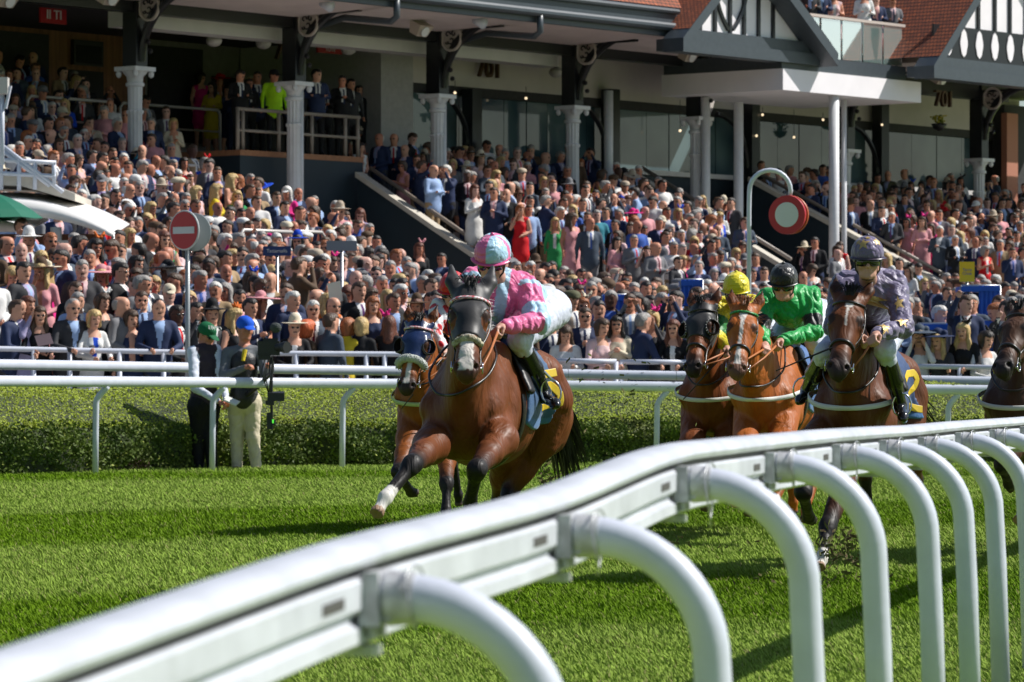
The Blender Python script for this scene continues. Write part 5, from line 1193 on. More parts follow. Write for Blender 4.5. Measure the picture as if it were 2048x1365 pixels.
    for i in range(n):
        a = -1.05 + 2.1 * i / (n - 1); nose = .010 * math.exp(-(a / .16) ** 2)
        for zz in (.036, -.020 + nose * 1.6): vs.append(HL(.004 + math.cos(a) * .108, math.sin(a) * .086, zz))
    g.add(vs, [(2 * i, 2 * i + 1, 2 * i + 3, 2 * i + 2) for i in range(n - 1)]); go = g.build('goggles', GOGG, root, smooth=True); sol = go.modifiers.new('t', 'SOLIDIFY'); sol.thickness = .012
    gs = MB(); gs.tube([HL(math.cos(a) * .096, math.sin(a) * .090, .012) for a in np.linspace(1.0, 5.28, 20)], .009, 6, caps=False, ell=(1.3, .4)); gs.build('goggle_strap', LEATHER, root, smooth=True)
    cs = MB()
    for y in (-1, 1): cs.tube([HL(.02, y * .085, .02), HL(.03, y * .074, -.05), HL(.05, y * .03, -.105), HL(.056, 0, -.110)], .006, 5)
    cs.build('chin_strap', LEATHER, root, smooth=True)
    return root, J
GOLD = mat('gold_foil', (.52, .36, .13), .4, metal=.3, bump=.3, bscale=30)
PINK = np.array([.80, .16, .36]); LBLUE = np.array([.42, .64, .82]); cst = lambda L, c: np.tile(np.array(c, float), (len(L), 1))
def col_lead(v, tg, tt, sc, up, J):
    c = cst(v, PINK); a = tg == 0
    c[a & (np.abs(sc - .02) < .035)] = LBLUE; c[a & (sc > .13) & (v[:, 2] > J['shL'][2] - .02)] = LBLUE; c[a & (up < .38)] = LBLUE; c[a & (up > .38) & (up < .52) & (sc > .06)] = PINK
    c[a & (sc < -.10) & (up > .6)] = LBLUE * .9
    for t1, t2 in ((1, 2), (4, 5)): c[(tg == t1) & (tt > .62)] = LBLUE; c[(tg == t1) & (tt > .05) & (tt < .16)] = LBLUE
    c[tg == 3] = LBLUE * .8; c[tg == 6] = (.5, .02, .10); return c
def col_dots(v, tg, tt, sc, up, J):
    c = cst(v, (.66, .66, .68)); red = (.58, .008, .02); a = (tg == 0) | (tg == 3); c[a] = red
    Q = np.mod(v / .115 + np.array([.1, .3, .2]), 1) - .5; g = v / .115; k = np.floor(g + np.array([.1, .3, .2]))
    # dots of a regular lattice met by the sleeve
    arm = (tg == 1) | (tg == 2) | (tg == 4) | (tg == 5)
    for t_, a0, b0 in ((4, 'shR', 'elR'), (5, 'elR', 'haR'), (1, 'shL', 'elL'), (2, 'elL', 'haL')):
        A, B = J[a0], J[b0]; ax = unit(B - A); F = frame_from(ax, (0, -1, .2)); L = (v - A) @ F.T; u_ = L[:, 0] / .105; w_ = np.arctan2(L[:, 1], L[:, 2]) * .065 / .105
        du = np.mod(u_, 1) - .5; dw = np.mod(w_ + .5 * np.mod(np.floor(u_), 2), 1) - .5; c[(tg == t_) & (du ** 2 + dw ** 2 < .088)] = red
    c[a & (np.abs(sc) < .03)] = (.66, .66, .68); return c
def col_yellow(v, tg, tt, sc, up, J):
    c = cst(v, (.74, .62, .015)); g = (.012, .19, .03)
    c[(tg == 0) & (up > .15) & (up < .42)] = g
    for t1 in (1, 4): c[(tg == t1) & (tt > .45) & (tt < .95)] = g
    return c
def col_green(v, tg, tt, sc, up, J):
    c = cst(v, (.004, .36, .065)); bl = (.012, .012, .013)
    for t1 in (1, 4): c[(tg == t1) & (tt > .60) & (tt < .92)] = bl
    return c
def col_purple(v, tg, tt, sc, up, J): return cst(v, (.17, .145, .24))
def cap_lead(L): c = cst(L, PINK); a = np.arctan2(L[:, 1], L[:, 0]); c[(a > -.05) & (a < 1.45)] = LBLUE; c[(a > 1.85) & (a < 2.5)] = LBLUE; c[a < -2.2] = LBLUE; return c
JOCK = dict(
 lead=dict(seed=11, label='jockey in pink and light blue silks and quartered cap, on the leading bay', head=(984, 524, 23.25), look=(-.28, -1, -.42), up=(.05, -.2, 1),
   shL=(1050, 575, 23.45), shR=(950, 560, 23.45), elL=(1078, 645, 23.25), elR=(925, 640, 23.2), haL=(997, 655, 23.0), haR=(957, 668, 22.95), hip=(1072, 615, 24.1), knL=(1038, 680, 23.25), knR=(955, 690, 23.6),
   anL=(1088, 785, 23.55), anR=(915, 790, 24.1), toL=(1110, 808, 23.35), toR=(900, 812, 23.9), colour=col_lead, capcol=cap_lead, peakmat=mat('pink_trim', (.70, .10, .28), .3)),
 second=dict(seed=12, label='jockey in red with white, red spotted sleeves, mostly hidden behind the leading horse', head=(905, 584, 31.95), look=(-.3, -1, -.4), up=(0, -.2, 1),
   shL=(945, 622, 32.2), shR=(880, 616, 32.0), elL=(968, 678, 32.0), elR=(865, 664, 31.8), haL=(925, 700, 31.7), haR=(893, 706, 31.7), hip=(960, 660, 32.8), knL=(955, 712, 32.3), knR=(893, 718, 32.3),
   anL=(975, 780, 32.7), anR=(880, 785, 32.7), toL=(985, 795, 32.6), toR=(872, 800, 32.6), colour=col_dots, capcol=lambda L: cst(L, (.58, .010, .02)), peakmat=mat('red_trim', (.5, .01, .02), .3)),
 third=dict(seed=13, label='jockey in yellow silks with green bands and a yellow cap, behind the chestnut\'s ears', head=(1472, 586, 31.2), look=(-.12, -1, -.28), up=(0, -.2, 1),
   shL=(1512, 612, 31.5), shR=(1443, 614, 31.4), elL=(1520, 665, 31.4), elR=(1432, 672, 31.2), haL=(1490, 695, 31.1), haR=(1458, 698, 31.0), hip=(1500, 655, 32.2), knL=(1510, 715, 31.7), knR=(1455, 708, 31.7),
   anL=(1525, 785, 32.1), anR=(1440, 790, 32.1), toL=(1533, 800, 32.0), toR=(1432, 805, 32.0), colour=col_yellow, capcol=lambda L: cst(L, (.74, .62, .015)), peakmat=mat('yellow_trim', (.72, .60, .02), .3)),
 fourth=dict(seed=14, label='jockey in green silks with black armbands and a black cap, crouching over the chestnut', head=(1567, 570, 30.0), look=(-.22, -1, -.35), up=(0, -.15, 1),
   shL=(1622, 592, 30.25), shR=(1532, 598, 30.2), elL=(1628, 664, 30.1), elR=(1520, 668, 30.0), haL=(1557, 683, 29.85), haR=(1532, 692, 29.8), hip=(1618, 632, 30.95), knL=(1627, 684, 30.5), knR=(1545, 690, 30.5),
   anL=(1648, 772, 30.9), anR=(1520, 775, 30.9), toL=(1660, 790, 30.8), toR=(1510, 792, 30.8), colour=col_green, capcol=lambda L: cst(L, (.016, .016, .018)), peakmat=mat('black_trim', (.012, .012, .013), .35)),
 fifth=dict(seed=15, label='jockey in dark purple silks with gold stars, on the dark bay', head=(1735, 524, 25.1), look=(-.05, -1, -.12), up=(0, -.1, 1), bulk=1.05,
   shL=(1789, 566, 25.4), shR=(1685, 568, 25.4), elL=(1806, 655, 25.15), elR=(1670, 655, 25.1), haL=(1748, 670, 24.85), haR=(1722, 672, 25.05), hip=(1752, 650, 26.0), knL=(1770, 700, 25.15), knR=(1650, 706, 25.5),
   anL=(1800, 808, 25.45), anR=(1614, 780, 25.95), toL=(1806, 834, 25.3), toR=(1600, 800, 25.85), colour=col_purple, capcol=lambda L: cst(L, (.15, .12, .22)), peakmat=mat('purple_trim', (.06, .045, .075), .3)))
JR = {}
if not globals().get('SKIP_HORSES'):
    for k, c in JOCK.items():
        if globals().get('ONLY') and k not in ONLY: continue
        root, J = make_jockey(c); JR[k] = (root, J)
        # reins from the bit rings to the hands
        hs = HORSES[k]; mb = MB()
        for sg, q in ((1, 'haL'), (-1, 'haR')):
            a = hs.bit[sg]; b_ = V(J[q]) + V((0, -.02, -.015)); mid = (a + b_) / 2 + V((0, 0, -.015))
            MB().tube([a, mid, b_], [.006, .007, .009], 6).build('rein', TANL, hs.root, smooth=True)
        if k == 'fifth':
            s_, jk = c['_jacket']; h_, cap = c['_cap']
            for (px, py, dep, r, nn) in ((1795, 597, 25.2, .075, (.35, -1, .1)), (1806, 640, 25.1, .062, (.5, -1, .1)), (1770, 655, 24.95, .06, (.1, -1, .5)), (1738, 600, 25.2, .085, (.1, -1, 0)), (1690, 600, 25.2, .07, (-.3, -1, .1)), (1716, 580, 25.2, .06, (0, -1, 0))):
                decal(s_, P(px, py, dep - .06), nn, (0.1 * math.sin(px), 0, 1), star_pts(r), 'gold_star', GOLD, jk, .010)
            for (px, py, r, nn) in ((1727, 490, .042, (0, -1, .3)), (1760, 478, .045, (.7, -.7, .5)), (1708, 476, .036, (-.7, -.7, .5)), (1736, 465, .03, (0, -.3, 1))): decal(h_, P(px, py, 25.0), nn, (0, .3, 1), star_pts(r), 'gold_star', GOLD, cap, .0035)
# whips
def whip(a, b, label):
    o = MB().tube([P(*a), P(*b)], [.007, .004], 6).build('riding_whip', LEATHER, None, smooth=True); tag(o, label, 'whip', 'riding whips')
if not globals().get('SKIP_HORSES') and not globals().get('ONLY'):
    whip((1690, 685, 24.8), (1552, 742, 24.9), 'thin black whip held out to the left by the purple jockey'); whip((893, 706, 31.65), (803, 818, 31.5), 'thin black whip hanging down beside the second horse\'s nose')
    whip((1458, 698, 31.0), (1366, 800, 31.0), 'thin black whip beside the studded-blinker horse\'s chest')
# ------------------------------------------------------------------ spectators
def cloth(name, c, r=.75, **k): return mat('cloth_' + name, c, r, var=.10, vscale=9, bump=.35, bscale=11, spec=.25, **k)
PAL = {}
def pal(key, m): PAL[key] = m
for n_, c_ in dict(navy=(.022, .034, .085), black=(.012, .012, .014), charcoal=(.045, .045, .05), grey=(.17, .17, .18), brown=(.10, .06, .035), tan=(.36, .25, .14), olive=(.11, .11, .06), lightblue=(.30, .42, .66),
        blue=(.04, .10, .38), royal=(.01, .07, .55), white=(.72, .71, .69), cream=(.64, .56, .42), pink=(.66, .30, .32), palepink=(.70, .48, .48), magenta=(.70, .02, .22), red=(.62, .012, .018), maroon=(.16, .012, .03), purple=(.10, .03, .14),
        yellow=(.70, .52, .03), green=(.03, .30, .09), orange=(.70, .17, .03), teal=(.05, .26, .33), lavender=(.38, .34, .52), hivis=(.45, .85, .02), slate=(.06, .08, .11), beige=(.46, .38, .29), peach=(.70, .36, .24)).items(): pal(n_, cloth(n_, c_))
for n_, c_ in dict(skin_a=(.60, .27, .17), skin_b=(.65, .34, .23), skin_c=(.52, .21, .13), skin_d=(.10, .045, .03), skin_e=(.66, .38, .30)).items(): pal(n_, mat(n_, c_, .5, var=.1, vscale=14, spec=.35))
for n_, c_ in dict(h_dark=(.018, .013, .010), h_brown=(.065, .035, .018), h_ginger=(.32, .10, .03), h_blonde=(.52, .36, .15), h_grey=(.30, .28, .26), h_white=(.58, .56, .52), h_redorange=(.60, .12, .03), h_auburn=(.13, .04, .02)).items(): pal(n_, mat('hair_' + n_[2:], c_, .55, var=.3, vscale=30, bump=.6, bscale=60, stretch=(1, 1, .4)))
pal('dark', mat('sunglass_black', (.008, .008, .009), .15, spec=.7)); pal('eyes', mat('eye_shadow_brown', (.07, .03, .02), .6))
TPL = {}
def person_tpl(g, pose, turn, vox):
    key = (g, pose, turn, vox)
    if key in TPL: return TPL[key]
    s = Sdf(); w = 1.0 if g == 'm' else .88; sw = .185 * w; k = .03
    # tags: 0 skin 1 top 2 bottom 3 shoes 4 dress-skin(arms)
    for y in (-1, 1):
        s.cone((0, y * .085, .92), (0.01, y * .095, .50), .092 * w, .062, k, t=2); s.cone((.01, y * .095, .50), (-.01, y * .10, .09), .062, .045, k, t=2 if g == 'm' else 5); s.cone((-.03, y * .10, .05), (.13, y * .115, .035), .042, .034, k, t=3)
    s.cone((0, -.05, .95), (0, .05, .95), .125, .125, .05, t=2)
    if g == 'm': s.cone((0, 0, .88), (0.0, 0, 1.10), .150, .142, .05, (1, 1.15, 1), t=1); s.cone((0, 0, 1.10), (.0, 0, 1.32), .142, .150, .05, (1, 1.18, 1), t=1)
    else:
        s.cone((0, 0, .66), (0, 0, .98), .185, .145, .05, (1, 1.1, 1), t=1); s.cone((0, 0, .98), (0, 0, 1.12), .14, .112, .05, (1, 1.1, 1), t=1); s.cone((0, 0, 1.12), (0.0, 0, 1.32), .112, .125, .05, (1, 1.15, 1), t=1)
        for y in (-1, 1): s.sph((.085, y * .062, 1.27), .062, .04, t=1)
    s.cone((-.01, -sw * .8, 1.415), (-.01, sw * .8, 1.415), .062, .062, .05, t=1); s.cone((-.01, 0, 1.42), (-.015, 0, 1.50), .075, .055, .04, t=1)
    AR = {'down': ((-.01, .25, 1.15), (.06, .26, .92)), 'clasp': ((-.02, .25, 1.15), (.22, .05, 1.05)), 'rail': ((.10, .26, 1.16), (.38, .12, 1.10)), 'clap': ((.03, .24, 1.17), (.27, .02, 1.27)), 'face': ((.12, .22, 1.22), (.17, .05, 1.53)), 'bino': ((.14, .22, 1.30), (.17, .065, 1.60)), 'fold': ((.04, .25, 1.18), (.20, -.12, 1.20)), 'read': ((.02, .24, 1.16), (.30, .10, 1.18)), 'up': ((.16, .20, 1.48), (.24, .10, 1.72))}
    both = {'down': 'down', 'clasp': 'clasp', 'rail': 'rail', 'clap': 'clap', 'face': 'clasp', 'bino': 'bino', 'fold': 'fold', 'read': 'read', 'up': 'down', 'lean': 'rail'}
    p0 = 'rail' if pose == 'lean' else pose
    for y, pn in ((-1, p0), (1, both[pose])):
        e, h_ = [np.array(q, float) for q in AR[pn]]; e = e * np.array([1, y * w, 1]); h_ = h_ * np.array([1, y * w, 1]); sh = np.array([-.01, y * sw, 1.40])
        at = 1 if g == 'm' else (1 if turn % 2 == 0 else 4)
        s.cone(sh, e, .056 * w, .047 * w, .03, t=at); d = unit(h_ - e); s.cone(e, h_ - d * .03, .044 * w, .031 * w, .02, t=at); hand_prims(s, h_ - d * .02, d, np.cross(d, (0, 0, 1)) * -y + np.array([0, 0, -.4]), t=0, curl=.75, side=y, sc=.92)
    if pose in ('lean', 'rail'): lean = .10
    else: lean = 0
    ta = (0, .35, -.35, .7)[turn]; fw = (math.cos(ta), math.sin(ta), -.05 - (.35 if pose == 'read' else 0)); hc = np.array([.02, 0, 1.615]); Rh = head_prims(s, hc, fw, (0, 0, 1), 1.0 if g == 'm' else .95, t=0, neck_to=np.array([-.01, 0, 1.45]))
    v, q = s.mesh(vox, smooth=1 if vox < .02 else 0); v, q = np.asarray(v), np.asarray(q); cen = v[q].mean(1); tg, _ = s.tags(cen); sl = np.zeros(len(q), int)  # slots 0 skin 1 top 2 shirt 3 tie 4 bottom 5 shoe 6 eyes
    sl[tg == 1] = 1; sl[tg == 2] = 4; sl[tg == 3] = 5; sl[(tg == 4) | (tg == 5)] = 0
    x, y, z = cen.T
    if g == 'm': vee = (tg == 1) & (x > .04) & (z > 1.12) & (z < 1.50) & (np.abs(y) < .010 + .062 * (z - 1.10) / .36); sl[vee] = 2; sl[vee & (np.abs(y) < .017) & (z < 1.455)] = 3
    else: vee = (tg == 1) & (x > .02) & (z > 1.38) & (np.abs(y) < .09); sl[vee] = 0; sl[(tg == 1) & (x > .05) & (np.abs(y) < .035) & (z > 1.05) & (z < 1.39)] = 2
    L = (cen - hc) @ Rh.T; ey = (np.hypot((np.abs(L[:, 1]) - .034), (L[:, 2] - .010) * 1.6) < .016) & (L[:, 0] > .06); sl[ey] = 6
    mo = (np.abs(L[:, 1]) < .022) & (np.abs(L[:, 2] + .052) < .006) & (L[:, 0] > .08); sl[mo] = 6 if vox < .02 else 0
    if lean: m = v[:, 2] > .9; a = (v[:, 2] - .9); v[:, 0] += np.where(m, a * lean * 1.6, 0)
    hx = lean * 1.6 * (1.615 - .9) if lean else 0
    TPL[key] = (v, q, sl, Rh, hc + np.array([hx, 0, 0])); return TPL[key]
HAIRT = {}
def hair_tpl(style, vox):
    """hair and hats in head axes (x forward, z up). returns verts, quads"""
    if (style, vox) in HAIRT: return HAIRT[(style, vox)]
    s = Sdf(); cut = None
    if style in ('short', 'balding', 'bob', 'long', 'curly'):
        r = {'short': .006, 'balding': .004, 'bob': .026, 'long': .020, 'curly': .032}[style]
        s.cone((-.030, 0, .036), (.020, 0, .046), .088 + r, .083 + r, .02, (1, .9, 1)); s.cone((-.04, 0, .0), (-.05, 0, -.05), .075 + r * .6, .06 + r * .5, .03)
        if style in ('bob', 'curly'):
            for y in (-1, 1): s.cone((-.005, y * .068, .02), (.0, y * .075, -.075), .034, .034, .03)
            s.cone((-.05, 0, .0), (-.055, 0, -.08), .08, .07, .03)
        if style == 'long':
            for y in (-1, 1): s.cone((-.005, y * .068, .02), (.015, y * .090, -.17), .030, .040, .03); s.cone((.01, y * .09, -.15), (.03, y * .085, -.27), .036, .02, .03)
            s.cone((-.05, 0, .0), (-.07, 0, -.22), .085, .085, .03)
        def cut(L):
            line = .060 + .012 * np.sin(L[..., 1] * 60) + .0 * L[..., 0]; f1 = np.where(L[..., 0] > .005, line - L[..., 2], -1.)      # fringe line at the forehead
            if style in ('bob', 'long', 'curly'): f1 = np.where((L[..., 0] > .012) & (np.abs(L[..., 1]) < .068), line + .01 - L[..., 2], -1.); f1 = np.where((L[..., 0] > .055), line - L[..., 2], f1)
            if style == 'short': f1 = np.maximum(f1, np.where(L[..., 0] > -.035, -.0 - L[..., 2] + .02, -.055 - L[..., 2]))
            if style == 'balding': f1 = np.maximum(np.where(L[..., 0] > -.02, .3, -.05 - L[..., 2]), np.where(L[..., 2] > .085, .02, -1))
            return f1
    elif style == 'brim': s.cone((-.01, 0, .075), (-.01, 0, .135), .098, .085, .015, (1, .92, 1)); s.cone((.0, 0, .072), (.001, 0, .075), .20, .20, .01, (1, .95, .055))
    elif style == 'bigbrim': s.cone((-.01, 0, .075), (-.01, 0, .12), .10, .09, .015); s.cone((.03, .02, .085), (.031, .02, .088), .29, .29, .01, (1, .9, .05)); s.sph((-.02, .10, .13), .05, .02)
    elif style == 'flatcap': s.cone((-.03, 0, .065), (.03, 0, .07), .105, .102, .02, (1, .95, .62)); s.cone((.07, 0, .05), (.12, 0, .035), .05, .03, .02, (1, 1.4, .25))
    elif style == 'cap': s.cone((-.02, 0, .062), (.01, 0, .062), .098, .095, .02, (1, .92, .9)); s.cone((.08, 0, .040), (.145, 0, .020), .05, .045, .01, (1, 1.25, .16))
    elif style == 'fascinator':
        for k in range(7): a = k * .9; s.cone((.0, .05, .12), (.0 + .06 * math.cos(a), .06 + .07 * math.sin(a), .16 + .03 * (k % 3)), .022, .018, .01)
    elif style == 'glasses':
        for y in (-1, 1): s.sph((.092, y * .034, .010), .023, .004, (.45, 1, .8)); s.cone((.088, y * .05, .014), (.01, y * .083, .012), .006, .006, .004)
        s.cone((.105, -.02, .014), (.105, .02, .014), .006, .006, .004)
    h = {'glasses': min(vox, .010), 'fascinator': min(vox, .014)}.get(style, vox)
    if style in ('brim', 'bigbrim', 'flatcap', 'cap'): h = min(vox, .012)
    if vox > .03: h = min(h * 1.0, .022)
    v, q = s.mesh(h, cut=cut)
    if style == 'curly': v = v + .012 * vnoise(v, 9, 2)[:, None] * unit(v)
    if style in ('short', 'balding', 'bob', 'long'): v = v + ((.005 if style in ('short', 'balding') else .008) * vnoise(v * np.array([1, 1, .5]), 14, 6) + .003 * vnoise(v, 33, 7))[:, None] * unit(v) * .0 + (v / (np.linalg.norm(v, axis=1, keepdims=True) + 1e-6)) * ((.005 if style in ('short', 'balding') else .009) * vnoise(v * np.array([1, 1, .5]), 14, 6))[:, None]
    HAIRT[(style, vox)] = (v, q); return HAIRT[(style, vox)]
# ---- who stands where -------------------------------------------------------------
rg = random.Random(21)
def rnd_person():
    g = 'm' if rg.random() < .68 else 'f'; p = {'g': g}
    if g == 'm':
        p['top'] = rg.choices(['navy', 'black', 'charcoal', 'grey', 'brown', 'lightblue', 'white', 'tan', 'blue', 'slate', 'olive', 'pink', 'maroon'], [46, 18, 13, 7, 4, 3, 7, 3, 2, 12, 1, 3, 1])[0]
        p['shirt'] = rg.choice(['white', 'lightblue', 'white', 'lightblue', 'palepink', 'lavender']); p['tie'] = rg.choice(['maroon', 'navy', 'red', 'pink', 'lightblue', 'purple', 'white', 'lightblue', 'blue'])
        if p['top'] in ('lightblue', 'white', 'blue', 'pink'): p['shirt'] = p['top']; p['tie'] = p['top']
        p['bottom'] = rg.choice(['navy', 'charcoal', 'tan', 'grey', 'black']); p['hair'] = rg.choices(['h_dark', 'h_brown', 'h_grey', 'h_white', 'h_ginger'], [26, 30, 26, 12, 5])[0]; p['style'] = rg.choices(['short', 'balding', 'bald'], [78, 15, 7])[0]
        p['hat'] = rg.choices([None, 'flatcap', 'cap', 'brim'], [90, 4, 3, 3])[0]
    else:
        p['top'] = rg.choices(['black', 'navy', 'white', 'cream', 'palepink', 'pink', 'red', 'magenta', 'blue', 'royal', 'lavender', 'peach', 'green', 'yellow', 'teal', 'grey', 'purple', 'orange', 'lightblue'], [18, 12, 18, 8, 10, 9, 8, 4, 4, 3, 4, 5, 1, 3, 3, 4, 2, 2, 2])[0]
        p['shirt'] = rg.choice(['skin', p['top'], p['top'], 'white']); p['tie'] = p['top']; p['bottom'] = p['top']; p['hair'] = rg.choices(['h_dark', 'h_brown', 'h_auburn', 'h_blonde', 'h_grey', 'h_ginger'], [22, 26, 10, 30, 8, 4])[0]; p['style'] = rg.choices(['long', 'bob', 'curly'], [50, 32, 18])[0]
        p['hat'] = rg.choices([None, 'fascinator', 'brim', 'bigbrim'], [76, 14, 6, 4])[0]
    p['hatc'] = rg.choice(['black', 'navy', 'cream', 'red', 'magenta', 'white', 'beige', 'royal', 'pink']) if p['hat'] in ('fascinator', 'bigbrim') else rg.choice(['grey', 'cream', 'brown', 'beige', 'white'])
    p['skin'] = rg.choices(['skin_a', 'skin_b', 'skin_c', 'skin_e', 'skin_d'], [32, 28, 22, 16, 2])[0]; p['gl'] = rg.random() < .36; p['pose'] = rg.choices(['down', 'clasp', 'fold', 'clap', 'face', 'bino', 'read', 'up'], [26, 20, 12, 12, 10, 6, 10, 3])[0]
    p['turn'] = rg.choice([0, 0, 1, 2, 2, 3]); p['s'] = (1.1 if g == 'm' else 1.03) * rg.uniform(.95, 1.05); return p
def F(x, y, g, hair, style, top, where, pose='down', **k):
    p = dict(g=g, hair=hair, style=style, top=top, shirt=k.get('shirt', 'white' if g == 'm' else top), tie=k.get('tie', 'navy' if g == 'm' else top), bottom=k.get('bottom', 'charcoal' if g == 'm' else top), hat=k.get('hat'), hatc=k.get('hatc', 'black'), skin=k.get('skin', 'skin_b'), gl=k.get('gl', False), pose=pose, turn=k.get('turn', 0), s=(1.1 if g == 'm' else 1.03), px=x, py=y, row=k.get('row', 0), yaw=k.get('yaw', 0), where=where); return p
FRONT = [
 F(16, 620, 'm', 'h_brown', 'short', 'navy', 'first on the left along the rail', 'rail', tie='red', yaw=50), F(53, 612, 'f', 'h_auburn', 'long', 'lavender', 'behind the laughing woman at far left', 'face', yaw=35),
 F(76, 632, 'f', 'h_brown', 'long', 'black', 'laughing at the rail, far left', 'rail', gl=True), F(137, 618, 'm', 'h_grey', 'short', 'charcoal', 'leaning over the rail beside the blonde in white', 'lean', tie='lightblue', shirt='lightblue', gl=True, yaw=15),
 F(180, 640, 'f', 'h_blonde', 'bob', 'white', 'leaning on the rail at left', 'rail', shirt='royal', yaw=15), F(240, 613, 'm', 'h_grey', 'balding', 'grey', 'turned right, behind the rail at left', 'clasp', yaw=60, row=.2), F(283, 602, 'm', 'h_brown', 'short', 'navy', 'hand raised to his mouth, left of the no entry sign', 'face', gl=True, row=.5, shirt='lightblue'),
 F(262, 640, 'f', 'h_brown', 'bob', 'navy', 'in a strapless dress, left of the leaning man', 'down', shirt='skin', turn=1, row=.1), F(315, 618, 'm', 'h_dark', 'short', 'navy', 'leaning on the rail just left of the sign pole', 'lean', shirt='lightblue', tie='lightblue'), F(352, 630, 'm', 'h_dark', 'short', 'black', 'in red sunglasses, beside the sign pole', 'clasp', skin='skin_d', tie='red', gl=True, row=.2, yaw=25),
 F(203, 606, 'f', 'h_brown', 'bob', 'charcoal', 'with a white feather hat, at left', 'clasp', hat='fascinator', hatc='white', row=.6, yaw=30), F(155, 604, 'm', 'h_grey', 'short', 'lightblue', 'behind the grey-haired leaning man', 'down', row=.7), F(150, 583, 'm', 'h_brown', 'short', 'black', 'second row at left, in sunglasses', 'fold', gl=True, row=1.4, yaw=15),
 F(24, 553, 'f', 'h_blonde', 'curly', 'lightblue', 'curly-haired, third row at the left edge', 'read', row=2.4), F(82, 520, 'f', 'h_blonde', 'bob', 'lavender', 'in a white cardigan, fourth row at left', 'down', row=3.6, shirt='purple', gl=True), F(52, 575, 'f', 'h_dark', 'long', 'maroon', 'under a dark red hat at left', 'clasp', hat='brim', hatc='maroon', row=1.5),
 F(391, 624, 'm', 'h_dark', 'short', 'charcoal', 'rubbing his nose, right of the sign pole', 'face', row=.3, yaw=20), F(424, 629, 'm', 'h_dark', 'short', 'charcoal', 'in a black hat above the green cap', 'down', hat='brim', hatc='black', row=.3), F(467, 636, 'f', 'h_blonde', 'long', 'black', 'with a red fascinator, bare shoulders, beside the blue cap', 'clasp', hat='fascinator', hatc='orange', shirt='skin', turn=1, row=.3, yaw=45),
 F(499, 616, 'm', 'h_dark', 'short', 'navy', 'above the blue-capped cameraman', 'clap', row=.8, yaw=30), F(584, 602, 'm', 'h_white', 'short', 'navy', 'with a pink tie above the wide brimmed hat', 'down', tie='pink', row=.9, yaw=35), F(587, 656, 'f', 'h_dark', 'short', 'black', 'in a pale brimmed hat and sunglasses, leaning on the rail', 'rail', hat='brim', hatc='cream', gl=True, shirt='white'),
 F(626, 620, 'm', 'h_white', 'short', 'slate', 'in sunglasses, right of the brimmed hat', 'down', gl=True, row=.5, tie='maroon'), F(612, 660, 'f', 'h_redorange', 'curly', 'brown', 'with bright orange-red hair at the rail', 'down', row=.15, yaw=120), F(660, 646, 'm', 'h_brown', 'short', 'slate', 'seen from behind, leaning at the rail', 'down', yaw=125), F(688, 656, 'f', 'h_ginger', 'curly', 'yellow', 'in a yellow top, arm along the rail', 'rail', yaw=150),
 F(722, 654, 'f', 'h_blonde', 'bob', 'black', 'seen from behind at the rail', 'down', yaw=160), F(777, 650, 'f', 'h_auburn', 'long', 'black', 'with a pink fascinator, next to the blue-hooded horse', 'down', hat='fascinator', hatc='magenta', yaw=150, turn=1), F(666, 614, 'm', 'h_dark', 'balding', 'charcoal', 'balding in sunglasses, above the man seen from behind', 'clasp', gl=True, row=.8, yaw=20), F(745, 612, 'f', 'h_ginger', 'long', 'navy', 'talking above the blonde in black', 'clasp', row=.7, yaw=10),
 F(596, 532, 'm', 'h_brown', 'short', 'brown', 'in a brown jacket, seen from behind, arms raised to take a picture', 'bino', row=3.6, yaw=110), F(1102, 645, 'm', 'h_ginger', 'short', 'navy', 'ginger, right of the leading jockey\'s elbow', 'face', row=.4, yaw=10), F(1131, 669, 'f', 'h_brown', 'long', 'white', 'in a white dress holding a cup, right of the leading horse', 'read'), F(1194, 657, 'f', 'h_brown', 'bob', 'palepink', 'laughing in a pale pink jacket', 'rail', yaw=30),
 F(1233, 650, 'f', 'h_dark', 'long', 'cream', 'in a black hat and cream jacket', 'clap', hat='fascinator', hatc='black', gl=True), F(1270, 645, 'm', 'h_grey', 'short', 'navy', 'in a navy suit seen from behind, hand on rail', 'rail', yaw=125), F(1350, 658, 'f', 'h_auburn', 'long', 'black', 'in sunglasses with white front panels, left of the black blinkers', 'rail', gl=True, shirt='white', yaw=-10), F(1170, 634, 'm', 'h_brown', 'short', 'navy', 'in wraparound sunglasses left of the pink jacket', 'clap', gl=True, row=.5, tie='navy'),
 F(1198, 620, 'm', 'h_dark', 'short', 'grey', 'grinning, behind the pink jacket', 'down', row=.9), F(1142, 600, 'm', 'h_grey', 'short', 'beige', 'in a flat cap, right of the leading jockey', 'fold', hat='flatcap', hatc='olive', row=1.3, yaw=30), F(1305, 640, 'f', 'h_blonde', 'bob', 'charcoal', 'with a magenta fascinator', 'bino', hat='fascinator', hatc='magenta', row=.3, yaw=-20),
 F(1793, 672, 'm', 'h_brown', 'short', 'navy', 'with a red tie beside the purple jockey\'s arm', 'down', tie='maroon', shirt='lightblue'), F(1838, 676, 'f', 'h_dark', 'long', 'white', 'under a huge navy and white hat', 'bino', hat='bigbrim', hatc='slate'), F(1885, 684, 'f', 'h_blonde', 'long', 'charcoal', 'in a navy hat shouting, arms on the rail', 'rail', hat='bigbrim', hatc='navy', yaw=-25),
 F(1932, 664, 'f', 'h_blonde', 'long', 'black', 'shouting in black with long fair hair', 'rail', yaw=-15, hat='fascinator', hatc='black'), F(1961, 682, 'f', 'h_dark', 'curly', 'white', 'dark-haired with white sleeve, right end of the shouting group', 'rail', hat='fascinator', hatc='black', yaw=40), F(1877, 630, 'm', 'h_white', 'short', 'grey', 'white-haired, behind the hats on the right', 'down', row=2.0, yaw=60)]
